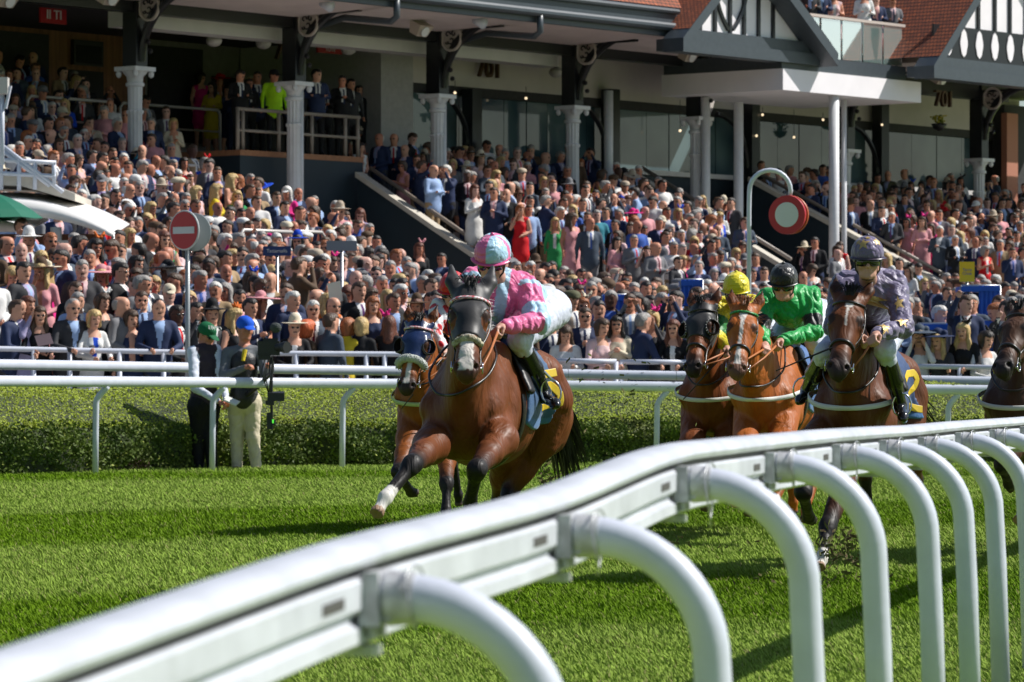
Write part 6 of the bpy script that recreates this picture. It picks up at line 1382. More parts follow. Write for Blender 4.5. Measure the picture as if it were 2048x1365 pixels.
# colour notes for particular people higher up: nearest stander takes them
ANCH = [(1030, 468, 'f', 'red', 'h_ginger', None, None), (1858, 500, 'f', 'magenta', 'h_brown', None, None), (1812, 470, 'f', 'pink', 'h_dark', 'fascinator', 'magenta'), (1845, 445, 'f', 'pink', 'h_brown', 'fascinator', 'magenta'), (130, 215, 'f', 'royal', 'h_blonde', 'fascinator', 'navy'),
 (112, 160, 'm', 'tan', 'h_dark', None, None), (395, 210, 'f', 'yellow', 'h_dark', None, None), (408, 260, 'm', 'tan', 'h_brown', None, None), (160, 235, 'm', 'beige', 'h_dark', None, None), (345, 290, 'm', 'blue', 'h_grey', None, None), (920, 385, 'f', 'white', 'h_auburn', None, None), (935, 345, 'f', 'cream', 'h_white', 'brim', 'cream'), (958, 335, 'f', 'palepink', 'h_brown', 'brim', 'cream'),
 (990, 345, 'f', 'pink', 'h_blonde', None, None), (415, 390, 'f', 'yellow', 'h_blonde', None, None), (478, 340, 'f', 'peach', 'h_ginger', None, None), (455, 345, 'f', 'peach', 'h_blonde', None, None), (440, 390, 'f', 'red', 'h_dark', None, None), (690, 440, 'f', 'red', 'h_brown', None, None), (710, 390, 'f', 'lavender', 'h_auburn', None, None), (478, 380, 'f', 'green', 'h_blonde', None, None),
 (330, 485, 'f', 'green', 'h_auburn', None, None), (550, 480, 'f', 'magenta', 'h_white', None, None), (585, 478, 'f', 'royal', 'h_dark', 'brim', 'royal'), (205, 497, 'f', 'red', 'h_dark', 'fascinator', 'orange'), (1140, 455, 'f', 'pink', 'h_brown', None, None), (1190, 440, 'm', 'teal', 'h_grey', None, None), (1060, 420, 'm', 'lightblue', 'h_brown', None, None), (1085, 520, 'm', 'blue', 'h_dark', 'brim', 'brown'),
 (385, 345, 'm', 'navy', 'h_brown', None, None), (318, 445, 'm', 'grey', 'h_ginger', None, None), (570, 335, 'f', 'magenta', 'h_white', 'cap', 'white'), (1390, 385, 'm', 'navy', 'h_grey', None, None), (1720, 370, 'm', 'grey', 'h_grey', None, None), (1765, 395, 'm', 'white', 'h_brown', None, None), (1965, 560, 'f', 'purple', 'h_grey', None, None), (1210, 545, 'm', 'grey', 'h_brown', None, None), (1245, 565, 'f', 'white', 'h_blonde', None, None)]
SPEC_Y = lambda X: float(np.interp(X, [-9.4, -7, -4.0, -1.6, 1.5, 5, 9.8], [52.0, 53.5, 54.4, 55.0, 55.5, 55.8, 56.0]))
PEOPLE = []
def add_person(p, X, Y, Z, yaw):
    p['X'], p['Y'], p['Z'], p['a'] = X, Y, Z, yaw; hz = Z + 1.62 * p['s']; p['sx'] = 1024 + X / Y * S; p['sy'] = HY - (hz - CZ) / Y * S; PEOPLE.append(p)
FACE_TO = V((1.5, 27, 0))
def yaw_to(X, Y, extra=0): return math.atan2(FACE_TO.y - Y, FACE_TO.x - X) + math.radians(extra)
for p in FRONT:
    Y = 55.; 
    for _ in range(4): X = (p['px'] - 1024) / S * Y; Y = SPEC_Y(X) + .42 + p['row']
    Z = CZ + (HY - p['py']) / S * Y - 1.62 * p['s']; Z = min(Z, float(terr(*toUV(X, Y))) + .15) if p['row'] < 1 else Z
    add_person(p, X, Y, Z, yaw_to(X, Y, p['yaw']))
DARKWALLS = [[(728, 352), (955, 512), (955, 580), (890, 562), (810, 510), (728, 435)], [(1450, 372), (1660, 455), (1690, 580), (1600, 575), (1530, 535), (1450, 470)], [(1690, 470), (1912, 588), (1912, 612), (1850, 615), (1780, 590), (1690, 580)]]
def inpoly(x, y, polys):
    for P_ in polys:
        c = False; j = len(P_) - 1
        for i in range(len(P_)):
            if (P_[i][1] > y) != (P_[j][1] > y) and x < (P_[j][0] - P_[i][0]) * (y - P_[i][1]) / (P_[j][1] - P_[i][1]) + P_[i][0]: c = not c
            j = i
        if c: return True
    return False
def blocked(X, Y, u, v):
    px = 1024 + X / Y * S
    if Y < SPEC_Y(X) + .35: return True
    if v < .8 and v > -.6 and min(abs(u - U(q)) for q in (270, 588, 875, 1145, 1393, 1958)) < .38: return True
    if v < 9 and in_gap(u) and rg.random() < .8: return True
    if any(abs(u - a) < .45 for a in (w1[0], w2[0], w3[0])) and v < 9: return True
    if px < 235 and 62.0 < Y < 70.5 : return True
    if v < -1.6 and px > 760: return True
    hy = HY - (float(terr(u, v)) + 1.85 - CZ) / Y * S
    if inpoly(px, hy, DARKWALLS) and rg.random() < .93: return True
    if U(480, -.5) - .2 < u < U(728, -.5) and v < -.3: return True
    for (bx, by, r) in BOOTHS:
        if abs(X - bx) < r and abs(Y - by) < .8: return True
    return False
BOOTHS = [(7.0, 60.2, .62), (8.55, 66.0, 1.5), (2.75, 60.0, .35), (5.6, 60.4, 1.1)]
vrow = 33.0; k = 0
while vrow > -6.2:
    stp = .66 if vrow > 9 else .66; uu = -36.0 + (k % 2) * .27
    while uu < 42:
        u_, v_ = uu + rg.uniform(-.19, .19), vrow + rg.uniform(-.22, .22); uu += .56 if v_ > -1 else .66
        if rg.random() < (.07 if v_ > 2 else .16): continue
        w = W(u_, v_, 0); px = 1024 + w.x / w.y * S
        if not (-70 < px < 2120) or w.y > 125 or blocked(w.x, w.y, u_, v_): continue
        if any(abs(q['X'] - w.x) < .34 and abs(q['Y'] - w.y) < .40 for q in PEOPLE[:len(FRONT)]): continue
        p = rnd_person(); z = float(terr(u_, v_))
        add_person(p, w.x, w.y, z, yaw_to(w.x, w.y, rg.gauss(8, 38)))
    vrow -= stp; k += 1
# railed platform and balcony
for i in range(15):
    px = 480 + i * 17; v_ = -1.0 - .8 * (i % 3) if i != 4 else -.85
    if i in (3, 5): continue
    u_ = U(px, v_); w = W(u_, v_, 0); p = rnd_person(); p['g'] = 'm'; p.update(top=rg.choice(['black', 'navy', 'charcoal']), style='short', hair='h_dark', hat=None, shirt='white', tie='navy', bottom='black'); p.update(dict(top='hivis', shirt='hivis', tie='hivis', hat='cap', hatc='black') if i == 4 else {}); add_person(p, w.x, w.y, Zp(660, 311, -.5), yaw_to(w.x, w.y, 10))
for i, px in enumerate((1618, 1640, 1668, 1692, 1728, 1752, 1785)):
    v_ = 2.4; u_ = U(px, v_); w = W(u_, v_, 0); p = rnd_person(); p['g'] = 'mmfmfmm'[i]; p.update(top=('charcoal', 'navy', 'palepink', 'lightblue', 'white', 'navy', 'grey')[i], pose='read', hat=None); p['style'] = 'short' if p['g'] == 'm' else 'long'; add_person(p, w.x, w.y, z1 + .36, yaw_to(w.x, w.y, 10)) if i != 3 else None
for (ax, ay, g, top, hair, hat, hatc) in ANCH:
    b_ = min(PEOPLE[len(FRONT):], key=lambda q: (q['sx'] - ax) ** 2 + (q['sy'] - ay) ** 2); b_.update(g=g, top=top, hair=hair, hat=hat, hatc=hatc or 'black', shirt='white' if g == 'm' else top, tie='navy' if g == 'm' else top, bottom='charcoal' if g == 'm' else top, style='short' if g == 'm' else 'long')
    if top == 'hivis': b_['shirt'] = b_['tie'] = 'hivis'
    if top in ('lightblue', 'blue', 'teal') and g == 'm': b_['shirt'] = b_['tie'] = top
# visibility on a coarse screen mask, nearest first
PEOPLE.sort(key=lambda q: q['Y']); mask = np.zeros((345, 515), bool); vis = []
for p in PEOPLE:
    sc = S / p['Y'] / 4; cx, cy = p['sx'] / 4, p['sy'] / 4; x0, x1 = int(cx - .10 * sc), int(cx + .10 * sc) + 1; y0, y1 = int(cy - .14 * sc), int(cy + .12 * sc) + 1
    sub = mask[max(y0, 0):max(y1, 0), max(x0, 0):max(x1, 0)]; seen = sub.size == 0 or (~sub).mean() > .15; p['vis'] = 0 if sub.size == 0 else float((~sub).mean())
    if y1 > 250 and p['Y'] < 58: seen = True
    if seen: vis.append(p); mask[max(y0, 0):max(y1, 0), max(x0, 0):max(x1, 0)] = True; xa, xb = int(cx - .22 * sc), int(cx + .22 * sc) + 1; ya, yb = int(cy + .10 * sc), int(cy + 1.4 * sc); mask[max(ya, 0):max(yb, 0), max(xa, 0):max(xb, 0)] = True
PEOPLE = vis
inframe = [p for p in PEOPLE if -15 < p['sx'] < 2063 and p['vis'] > .3]
inframe.sort(key=lambda q: q['Y']); IND = inframe[:296]; ids = set(id(p) for p in IND)
extra = [p for p in inframe if p['top'] == 'hivis' and id(p) not in ids]; IND += extra; ids |= set(id(p) for p in extra)
REST = [p for p in PEOPLE if id(p) not in ids]
def slotmats(p):
    sk = p['skin']; sh = sk if p['shirt'] == 'skin' else p['shirt']; top = p['top']
    return [sk, top, sh, p['tie'], p['bottom'], 'black', 'eyes']
def pieces(p, vox):
    """[(name, verts, quads, slot keys per face)] in person axes"""
    v, q, sl, Rh, hc = person_tpl(p['g'], p['pose'], p['turn'], vox); out = [('body', v, q, sl)]; ks = 1.0 if p['g'] == 'm' else .95
    def onhead(st, key, nm):
        hv, hq = hair_tpl(st, vox); out.append((nm, (hv * ks) @ Rh + hc, hq, key))
    if p['style'] != 'bald': onhead(p['style'], p['hair'], 'hair')
    if p['hat']: onhead(p['hat'], p['hatc'], {'fascinator': 'fascinator', 'cap': 'cap', 'flatcap': 'cap'}.get(p['hat'], 'hat'))
    if p['gl'] and vox < .03: onhead('glasses', 'dark', 'sunglasses')
    return out
# readable words for labels
CW = dict(h_dark='dark-haired', h_brown='brown-haired', h_ginger='ginger-haired', h_blonde='blonde', h_grey='grey-haired', h_white='white-haired', h_redorange='orange-haired', h_auburn='auburn-haired')
CN = dict(lightblue='light blue', palepink='pale pink', royal='bright blue', hivis='hi-vis yellow')
def who(p):
    t = CN.get(p['top'], p['top']); h = 'bald' if p['style'] == 'bald' else CW[p['hair']]; n_ = 'man' if p['g'] == 'm' else 'woman'
    return h + ' ' + n_ + ' in ' + t
LM = [('no entry sign', 368, 470), ('round white-centred sign', 1578, 440), ('leading jockey', 985, 560), ('blue course sign', 553, 505), ('plain grey sign', 683, 500), ('green umbrella', 40, 430), ('yellow jockey', 1473, 570), ('green jockey', 1575, 560), ('purple jockey', 1740, 520), ('yellow sign', 1933, 545), ('right picture edge', 2040, 600), ('television camera', 548, 690), ('left picture edge', 5, 560), ('blue hooded horse', 825, 650), ('right end of lead horse', 1150, 640), ('studded blinkers', 1395, 640), ('third iron column', 875, 380), ('second iron column', 588, 330)]
ORD = ['nearest', 'second', 'third', 'fourth', 'fifth', 'sixth', 'seventh', 'eighth', 'ninth', 'tenth', 'eleventh', 'twelfth', 'thirteenth', 'fourteenth', 'fifteenth', 'sixteenth', 'seventeenth', 'eighteenth', 'nineteenth', 'twentieth'] + [str(i) + 'th' for i in range(21, 99)]
grp = {}
for p in IND:
    if 'where' in p: continue
    l = min(LM, key=lambda q: (q[1] - p['sx']) ** 2 + (q[2] - p['sy']) ** 2); dx, dy = p['sx'] - l[1], p['sy'] - l[2]
    side = 'left of' if dx < 0 and abs(dx) > abs(dy) else 'right of' if abs(dx) > abs(dy) else 'above' if dy < 0 else 'below'
    p['lm'] = (l[0], side); p['ld'] = dx * dx + dy * dy; grp.setdefault(p['lm'], []).append(p)
for k_, L_ in grp.items():
    L_.sort(key=lambda q: q['ld'])
    for i, p in enumerate(L_): p['where'] = '%s %s the %s' % ((ORD[i] + ' person') if i else 'nearest person', k_[1], k_[0])
SHARE = {}
VN = .0165
def build_individual(p):
    ca, sa = math.cos(p['a']), math.sin(p['a']); root = None; yaw = p['a']
    for (nm, v, q, sl) in pieces(p, VN):
        if nm == 'body': mk = ('body', p['g'], p['pose'], p['turn'])
        else: mk = (nm, p['style'] if nm == 'hair' else p['hat'], p['g'], p['pose'] in ('lean', 'rail'), p['turn'], p['pose'] == 'read')
        if mk not in SHARE:
            o = mkobj('person' if nm == 'body' else nm, v, None, [PAL['black']] * (7 if nm == 'body' else 1), smooth=True, quads=q, midx=sl if nm == 'body' else None); SHARE[mk] = o.data
        else: o = link(bpy.data.objects.new('person' if nm == 'body' else nm, SHARE[mk]))
        keys = slotmats(p) if nm == 'body' else [sl]
        for i, key in enumerate(keys): o.material_slots[i].link = 'OBJECT'; o.material_slots[i].material = PAL[key]
        if nm == 'body':
            root = o; o.location = (p['X'], p['Y'], p['Z']); o.rotation_euler = (0, 0, yaw); o.scale = (p['s'],) * 3
            lab = who(p) + ', ' + p['where']; ws = lab.split()
            if 'bald' in ws[0] and 'bald' in p['where']: lab = lab.replace('bald ', '', 1)
            if len(ws) > 16: lab = ' '.join(ws[:16]).rstrip(',')
            tag(o, lab, 'spectator', 'spectators watching the race')
        else: o.parent = root
for p in IND: build_individual(p)
# everybody else, farther off: one mass
keys = sorted(PAL); kid = {k_: i for i, k_ in enumerate(keys)}; VV, QQ, MM, off_ = [], [], [], 0
for p in REST:
    ca, sa = math.cos(p['a']), math.sin(p['a']); R_ = np.array([[ca, sa, 0], [-sa, ca, 0], [0, 0, 1.]])
    sm = np.array([kid[k_] for k_ in slotmats(p)])
    for (nm, v, q, sl) in pieces(p, .034):
        VV.append((v * p['s']) @ R_ + np.array([p['X'], p['Y'], p['Z']])); QQ.append(q + off_); off_ += len(v)
        MM.append(sm[sl] if nm == 'body' else np.full(len(q), kid[sl]))
o = mkobj('crowd', np.concatenate(VV), None, [PAL[k_] for k_ in keys], smooth=True, quads=np.concatenate(QQ), midx=np.concatenate(MM))
tag(o, 'dense crowd of smartly dressed spectators filling the terraces of the grandstand', 'crowd', kind='stuff')
print('PEOPLE', len(PEOPLE), 'individuals', len(IND), 'rest', len(REST), 'verts', off_)
# ------------------------------------------------------------------ the two men by the hedge, television camera, signs, awnings, booths
def make_man(c):
    J = {k: np.array(P(*v)) for k, v in c['J'].items()}; s = Sdf(); hip = J['hip']; chest = J['chest']; side = unit(J['shL'] - J['shR']); root_loc = (float(hip[0]), float(hip[1]), .1)
    head_prims(s, J['head'], c['look'], c.get('up', (0, 0, 1)), c.get('hs', 1.08), t=0, neck_to=(J['shL'] + J['shR']) / 2)
    s.cone(chest, hip + np.array([0, 0, .06]), .165, .155, .05, (1, 1, 1), t=1); s.cone(J['shL'] * .8 + J['shR'] * .2, J['shR'] * .8 + J['shL'] * .2, .08, .08, .05, t=1); s.cone(chest + (0, 0, .12), (J['shL'] + J['shR']) / 2 + (0, 0, .03), .10, .06, .04, t=1)
    s.cone(hip + side * .06, hip - side * .06, .15, .15, .05, t=2)
    for q in 'LR':
        sg = 1 if q == 'L' else -1; sh, el, ha = J['sh' + q], J['el' + q], J['ha' + q]; d = unit(ha - el)
        s.cone(sh, el, .070, .058, .03, t=3); s.cone(el, ha - d * .05, .055, .038, .02, t=3); hand_prims(s, ha - d * .03, d, (0, -.3, -1), t=0, curl=.9, side=sg, sc=1.1)
        s.cone(hip + side * .09 * sg, J['kn' + q], .118, .080, .04, t=2); s.cone(J['kn' + q], J['an' + q], .080, .066, .03, t=2); s.cone(J['an' + q] + (0, 0, -.04), J['to' + q], .05, .038, .02, t=4)
    v, q_ = s.mesh(.0125, smooth=1); cen = v[q_].mean(1); tg, _ = s.tags(cen); v = folds(v, s, .008, c['seed'], 2.5) * (1) if True else v
    o = mkobj('person', v - np.array(root_loc), None, [PAL[c['skin']] if c['skin'] in PAL else SKIN, c['top'], c['trouser'], c['sleeve'], c['shoe']], smooth=True, quads=q_, midx=tg); o.location = root_loc
    tag(o, c['label'], 'person'); R = frame_from(c['look'], c.get('up', (0, 0, 1))); k = c.get('hs', 1.08); off = np.array(root_loc)
    def onhead(st, m, nm, h=.012, sc=1.):
        hv, hq = hair_tpl(st, h); w = (hv * k * sc) @ R + J['head'] - off; ob = mkobj(nm, w, None, m, smooth=True, quads=hq); ob.parent = o; return ob
    onhead('short', PAL[c['hair']], 'hair'); onhead('cap', c['cap'], 'cap', .009, 1.03)
    if c.get('gl'): onhead('glasses', PAL['dark'], 'sunglasses', .009)
    return o, J
if not globals().get('SKIP_OBJ'):
    NAVYV = cloth('dark_plum_vest', (.045, .032, .042)); STRIPE = cloth('pale_blue_striped_shirt', (.66, .70, .80)); KHAKI = cloth('khaki_trousers', (.62, .54, .40)); GREYJ = cloth('grey_sports_top', (.16, .17, .185))
    CAPG = cloth('cap_green', (.008, .12, .045)); CAPB = cloth('cap_blue', (.01, .10, .62)); BLK = cloth('soft_black', (.013, .013, .015)); D = 48.65
    m1, J1 = make_man(dict(seed=31, skin='skin_c', hair='h_dark', cap=CAPG, gl=True, top=NAVYV, trouser=BLK, sleeve=STRIPE, shoe=BLK, look=(.75, -.62, -.42), hs=1.10, label='man in a green cap and dark waistcoat, holding a notebook by the hedge',
        J=dict(head=(412, 672, D), chest=(408, 728, D), hip=(408, 812, D), shL=(432, 700, D + .05), shR=(385, 704, D - .12), elL=(447, 768, D - .1), elR=(390, 776, D - .32), haL=(452, 800, D - .4), haR=(442, 806, D - .5),
               knL=(420, 878, D), knR=(396, 880, D + .05), anL=(424, 932, D), anR=(398, 934, D + .05), toL=(436, 942, D - .1), toR=(410, 944, D - .05))))
    MB().box(P(462, 802, D - .55), V((.085, -.02, -.035)), V((.02, .045, .02)), V((.004, 0, .008))).build('notebook', mat('paper_white', (.72, .73, .68), .7)); tag(COL.objects['notebook'] if 'notebook' in COL.objects else bpy.context.scene.objects['notebook'], 'small pale notebook held by the man in the green cap', 'notebook')
    txt = textobj('cap_lettering', 'UNTO', P(430, 657, D - .20), (.8, -.55, -.1), (0, 0, 1), .07, SIGNW, None, .004)
    txt.parent = m1; txt.matrix_parent_inverse = Matrix.Translation(m1.location).inverted()
    m2, J2 = make_man(dict(seed=37, skin='skin_c', hair='h_dark', cap=CAPB, top=GREYJ, trouser=KHAKI, sleeve=GREYJ, shoe=cloth('tan_shoe', (.30, .22, .14)), look=(.45, -.85, -.12), hs=1.12, label='cameraman in a bright blue cap and khaki trousers wearing a harness by the hedge',
        J=dict(head=(490, 660, D), chest=(488, 722, D), hip=(488, 806, D), shL=(522, 704, D), shR=(455, 706, D), elL=(532, 758, D - .15), elR=(447, 752, D - .15), haL=(536, 732, D - .42), haR=(495, 734, D - .45),
               knL=(506, 876, D), knR=(474, 876, D + .05), anL=(512, 930, D), anR=(474, 930, D + .05), toL=(516, 942, D - .08), toR=(472, 943, D - .05))))
    b = MB()
    sv = Sdf(); cc = (J2['chest'] + J2['hip']) / 2; sv.cone(J2['chest'] + (0, -.02, -.02), cc + (0, -.02, 0), .172, .165, .04); sv.cone(J2['hip'] + (0, -.02, .10), J2['hip'] + (0, -.02, .06), .175, .178, .04)
    v, q_ = sv.mesh(.013); vb = mkobj('harness_vest', v, None, mat('harness_nylon', (.018, .018, .02), .5, bump=.8, bscale=14), smooth=True, quads=q_); vb.parent = m2; vb.matrix_parent_inverse = Matrix.Translation(m2.location).inverted()
    yl = MB().tube([P(490, 700, D - .2), P(486, 722, D - .24)], [.03, .022], 8).build('yellow_tag', PAL['yellow']); yl.parent = m2; yl.matrix_parent_inverse = Matrix.Translation(m2.location).inverted()
    # stabilised television camera
    cr = empty('television_camera', P(545, 945, 48.0), 'black stabilised television camera with round foam microphone, held by the cameraman', 'video camera'); cr.location.z = .1; Yc = 48.0
    def cpart(nm, m, mb, **k): return mb.build(nm, m, cr, **k)
    CB = mat('camera_black', (.016, .016, .018), .4, bump=.1); c0 = P(538, 697, Yc)
    cpart('camera_body', CB, MB().box(c0, (.13, 0, 0), (0, .08, 0), (0, 0, .085)).box(c0 + V((.02, 0, .10)), (.09, 0, 0), (0, .03, 0), (0, 0, .02)).box(c0 + V((-.05, -.02, -.11)), (.07, 0, 0), (0, .06, 0), (0, 0, .03)))
    cpart('lens', CB, MB().lathe(c0 + V((.10, -.06, .01)), [(.05, 0), (.055, .06), (.07, .12), (.072, .17), (.05, .17)], 18, axis=(.75, -.65, 0)), smooth=False); cpart('lens_glass', EYEM, MB().lathe(c0 + V((.10, -.06, .01)) + V((.75, -.65, 0)) * .165, [(.045, 0), (.045, .004)], 18, axis=(.75, -.65, 0)))
    mic = Sdf(); mic.cone((0, 0, 0), (.02, -.03, .0), .062, .060, .01); v, q_ = mic.mesh(.01); v += .004 * vnoise(v, 22, 1)[:, None] * unit(v); mkobj('foam_microphone', v + np.array(P(550, 656, Yc)), None, mat('foam_grey', (.06, .07, .068), .95, bump=.8, bscale=60), cr, smooth=True, quads=q_)
    cpart('centre_post', CB, MB().tube([P(543, 715, Yc), P(543, 848, Yc)], .018, 8)); cpart('support_arm', CB, MB().tube([P(543, 745, Yc), P(520, 770, Yc + .25), P(495, 790, Yc + .45)], [.025, .03, .03], 8)); cpart('gimbal_grip', CB, MB().tube([P(543, 722, Yc), P(543, 745, Yc)], .032, 10))
    cpart('monitor', CB, MB().box(P(552, 793, Yc), (.10, .02, 0), (0, .03, .01), (0, 0, .05)).box(P(540, 806, Yc), (.05, 0, 0), (0, .05, 0), (0, 0, .03)))
    cpart('battery', CB, MB().box(P(540, 842, Yc), (.035, 0, 0), (0, .05, 0), (0, 0, .10)).box(P(548, 845, Yc), (.02, 0, 0), (0, .06, 0), (0, 0, .03))); cpart('status_light', mat('green_status_light', (.1, .8, .05), .5, emit=((.15, 1, .08), .6)), MB().box(P(546, 843, Yc - .06), (.010, 0, 0), (0, .006, 0), (0, 0, .022)))
    cab = MB()
    for k_ in range(3): cab.tube([P(530 + 6 * k_, 720, Yc - .05), P(522 + 9 * k_, 745 + 8 * k_, Yc - .1), P(538, 790, Yc)], .007, 5)
    cpart('cables', CB, cab, smooth=True)
    # ---- signs ----------------------------------------------------------------------------
    def disc(c_, n_, r, th, rim=None):
        mb = MB(); mb.lathe(V(c_), [(r * .985, -th / 2), (r, -th / 4), (r, th / 4), (r * .985, th / 2)], 40, axis=n_); return mb
    NV = mat('sign_red_enamel', (.42, .012, .022), .35); GW = mat('sign_grey_white', (.56, .57, .58), .45); GB = mat('sign_grey_back', (.30, .33, .34), .45); OR = mat('sign_orange_rim', (.50, .10, .03), .45)
    Y0 = 52.6; c_ = P(369, 461, Y0); n_ = V((-.62, -.78, 0)).normalized(); rt = V((0, 0, 1)).cross(n_) * 1; r = .265
    o = empty('no_entry_sign', (c_.x, c_.y, .1), 'round red no entry sign with a white bar on a tall grey pole, left', 'sign')
    disc(c_, n_, r, .02).build('rim', GW, o); disc(c_ + n_ * .012, n_, r * .93, .006).build('red_face', NV, o); MB().box(c_ + n_ * .018, rt * r * .72, n_ * .003, V((0, 0, r * .17))).build('white_bar', GW, o)
    c2 = c_ + V((.115, .10, -.02)); disc(c2, V((.35, .9, 0)).normalized(), r * .95, .02).build('back_disc', GB, o); MB().tube([(c_.x + .035, c_.y + .07, .1), (c_.x + .035, c_.y + .07, c_.z + .1)], .032, 12).build('pole', mat('grey_pole', (.30, .32, .33), .4, metal=.3), o, smooth=True)
    Y0 = 53.4; c_ = P(1575, 430, Y0); n_ = V((-.42, -.9, 0)).normalized(); r = .262
    o = empty('winning_post', (P(1500, 900, Y0).x, Y0, .1), 'red and white round disc hanging from a white crook-shaped pole, right of centre', 'sign')
    disc(c_, n_, r, .06).build('red_disc', NV, o); disc(c_ - n_ * .055 + V((.02, 0, 0)), n_, r * .99, .035).build('orange_rim', OR, o); disc(c_ + n_ * .032, n_, r * .635, .006).build('white_centre', mat('sign_pale_grey', (.66, .66, .67), .5), o)
    pts = [V((P(1497, 900, Y0).x, Y0, .1)), P(1498, 420, Y0)]; ca_, cb_ = P(1540, 380, Y0), 0
    for a in np.linspace(math.pi, 0, 13): pts.append(P(1540, 382, Y0) + V((math.cos(a) * .275, 0, math.sin(a) * .275)))
    pts.append(c_ + V((.03, .02, r - .02))); MB().tube(pts, .031, 12).build('crook_pole', WHITE, o, smooth=True)
    def board(x0, y0, x1, y1, Y_, m, lab, nm, text=None, tm=None, size=.6, post=True, cat='sign', dark=None):
        a, b_ = P(x0, y1, Y_), P(x1, y0, Y_); c_ = (a + b_) / 2; o = empty(nm, (c_.x, Y_, .3), lab, cat); MB().box(c_, ((b_.x - a.x) / 2, 0, 0), (0, .015, 0), (0, 0, (b_.z - a.z) / 2)).build('board', m, o)
        if post: MB().tube([(c_.x, Y_ + .03, .4), (c_.x, Y_ + .03, a.z + .05)], .025, 8).build('post', STEEL, o, smooth=True)
        if text: textobj('lettering', text, c_ + V((0, -.019, 0)), (1, 0, 0), (0, 0, 1), (b_.z - a.z) * size, tm, o, .001)
        return o
    board(526, 493, 582, 512, 59.0, mat('sign_navy', (.012, .035, .16), .45), 'navy blue sign with white lettering standing among the crowd', 'enclosure_sign', 'Tattersalls', SIGNW, .52)
    board(653, 482, 714, 502, 61.0, mat('sign_plain_grey', (.24, .26, .30), .5), 'plain grey double board on a post among the crowd', 'plain_sign')
    o = board(1919, 524, 1949, 564, 65.0, mat('sign_yellow', (.90, .56, .01), .45), 'yellow bookmaker board with blue lettering above a blue stand, right', 'bookmaker_sign', 'Terry\nClose', mat('purple_ink', (.16, .12, .30), .5), .20)
    # ---- bookmakers' blue covered stands -----------------------------------------------------
    BLUEC = mat('blue_canvas', (.008, .10, .52), .5, bump=.6, bscale=5, var=.12, vscale=3); DBL = mat('dark_blue_recess', (.006, .012, .05), .7)
    def booth(px0, px1, py0, py1, Y_, lab, open_=.0):
        a, b_ = P(px0, py1, Y_), P(px1, py0, Y_); o = empty('bookmaker_stand', ((a.x + b_.x) / 2, Y_, .4), lab, 'bookmaker stand', 'blue bookmaker stands'); w = b_.x - a.x
        fr = MB()
        for x in (a.x, b_.x): fr.tube([(x, Y_, .3), (x, Y_, b_.z)], .02, 6)
        fr.tube([(a.x, Y_, b_.z), (b_.x, Y_, b_.z)], .02, 6); fr.build('frame', STEEL, o, smooth=True)
        x0 = a.x + w * open_; n = 24; vs = []
        for i in range(n + 1):
            x = x0 + (b_.x - x0) * i / n
            for z in (max(a.z, .5), b_.z): vs.append((x, Y_ - .03 + .03 * math.sin(i * 1.3) * (1 if z < b_.z else .4), z))
        mkobj('canvas_front', vs, [(2 * i, 2 * i + 1, 2 * i + 3, 2 * i + 2) for i in range(n)], BLUEC, o, smooth=True); MB().abox(a.x, b_.x, Y_ - .06, Y_ + .8, b_.z - .09, b_.z - .01).build('canvas_top', BLUEC, o)
        MB().abox(a.x + .02, b_.x - .02, Y_ + .6, Y_ + .65, max(a.z, .5), b_.z - .1).build('back_panel', DBL, o)
    booth(1922, 2000, 572, 650, 64.6, 'tall blue canvas bookmaker stand under the yellow board', .45); booth(1836, 1950, 648, 690, 58.0, 'low blue stand behind the women in big hats', .5); booth(1362, 1405, 560, 612, 60.0, 'blue bookmaker stand above the black-blinkered horse')
    booth(1205, 1262, 590, 640, 58.5, 'blue bookmaker stand behind the dark-suited man right of the leading jockey'); booth(1945, 1998, 642, 700, 58.2, 'blue stand beside the dark-haired woman at right')
    # ---- left: viewing ramp, white awnings, green umbrella --------------------------------------
    Ya = 63.5; TENT = mat('awning_white', (.78, .76, .74), .55, var=.05, vscale=2); CRM = mat('cream_render', (.62, .56, .48), .7, var=.08)
    rp = empty('viewing_ramp', P(30, 600, Ya + 1.5), 'white concrete viewing ramp with tubular rails at the left edge, above the awnings', 'ramp'); 
    def q(x, y, Y_=Ya + .6): return P(x, y, Y_)
    MB().prism([q(-60, 368), q(40, 372), q(150, 402), q(150, 388), q(60, 350), q(-60, 335)], (0, 2.5, 0)).build('parapet', CRM, rp); MB().abox(P(-60, 0, Ya + 1).x, P(120, 0, Ya + 1).x, Ya + .7, Ya + 3, .5, P(0, 470, Ya).z).build('block_wall', CRM, rp)
    for (x0, y0, x1, y1) in ((-40, 318, 112, 326), (-40, 345, 112, 353), (2, 290, 126, 385), (2, 300, 100, 372)): MB().tube([q(x0, y0, Ya + .5), q(x1, y1, Ya + .5)], .035, 8).build('rail', WHITE, rp, smooth=True)
    for x, y0, y1 in ((2, 292, 380), (38, 318, 382), (70, 322, 380), (108, 326, 370)): MB().tube([q(x, y0, Ya + .5), q(x, y1, Ya + .5)], .035, 8).build('post', WHITE, rp, smooth=True)
    o = empty('loudspeaker_post', P(6, 600, Ya + .3), 'pale box on a post cut by the left edge, high above the ramp', 'loudspeaker'); MB().box(P(4, 172, Ya), (.10, .02, 0), (0, .12, 0), (0, 0, .13)).build('box', mat('speaker_cream', (.55, .52, .48), .5), o); MB().tube([P(4, 190, Ya), P(4, 330, Ya)], .04, 8).build('post', WHITE, o, smooth=True); MB().box(P(16, 195, Ya), (.02, 0, 0), (0, .05, 0), (.04, 0, .18)).build('side_panel', WHITE, o)
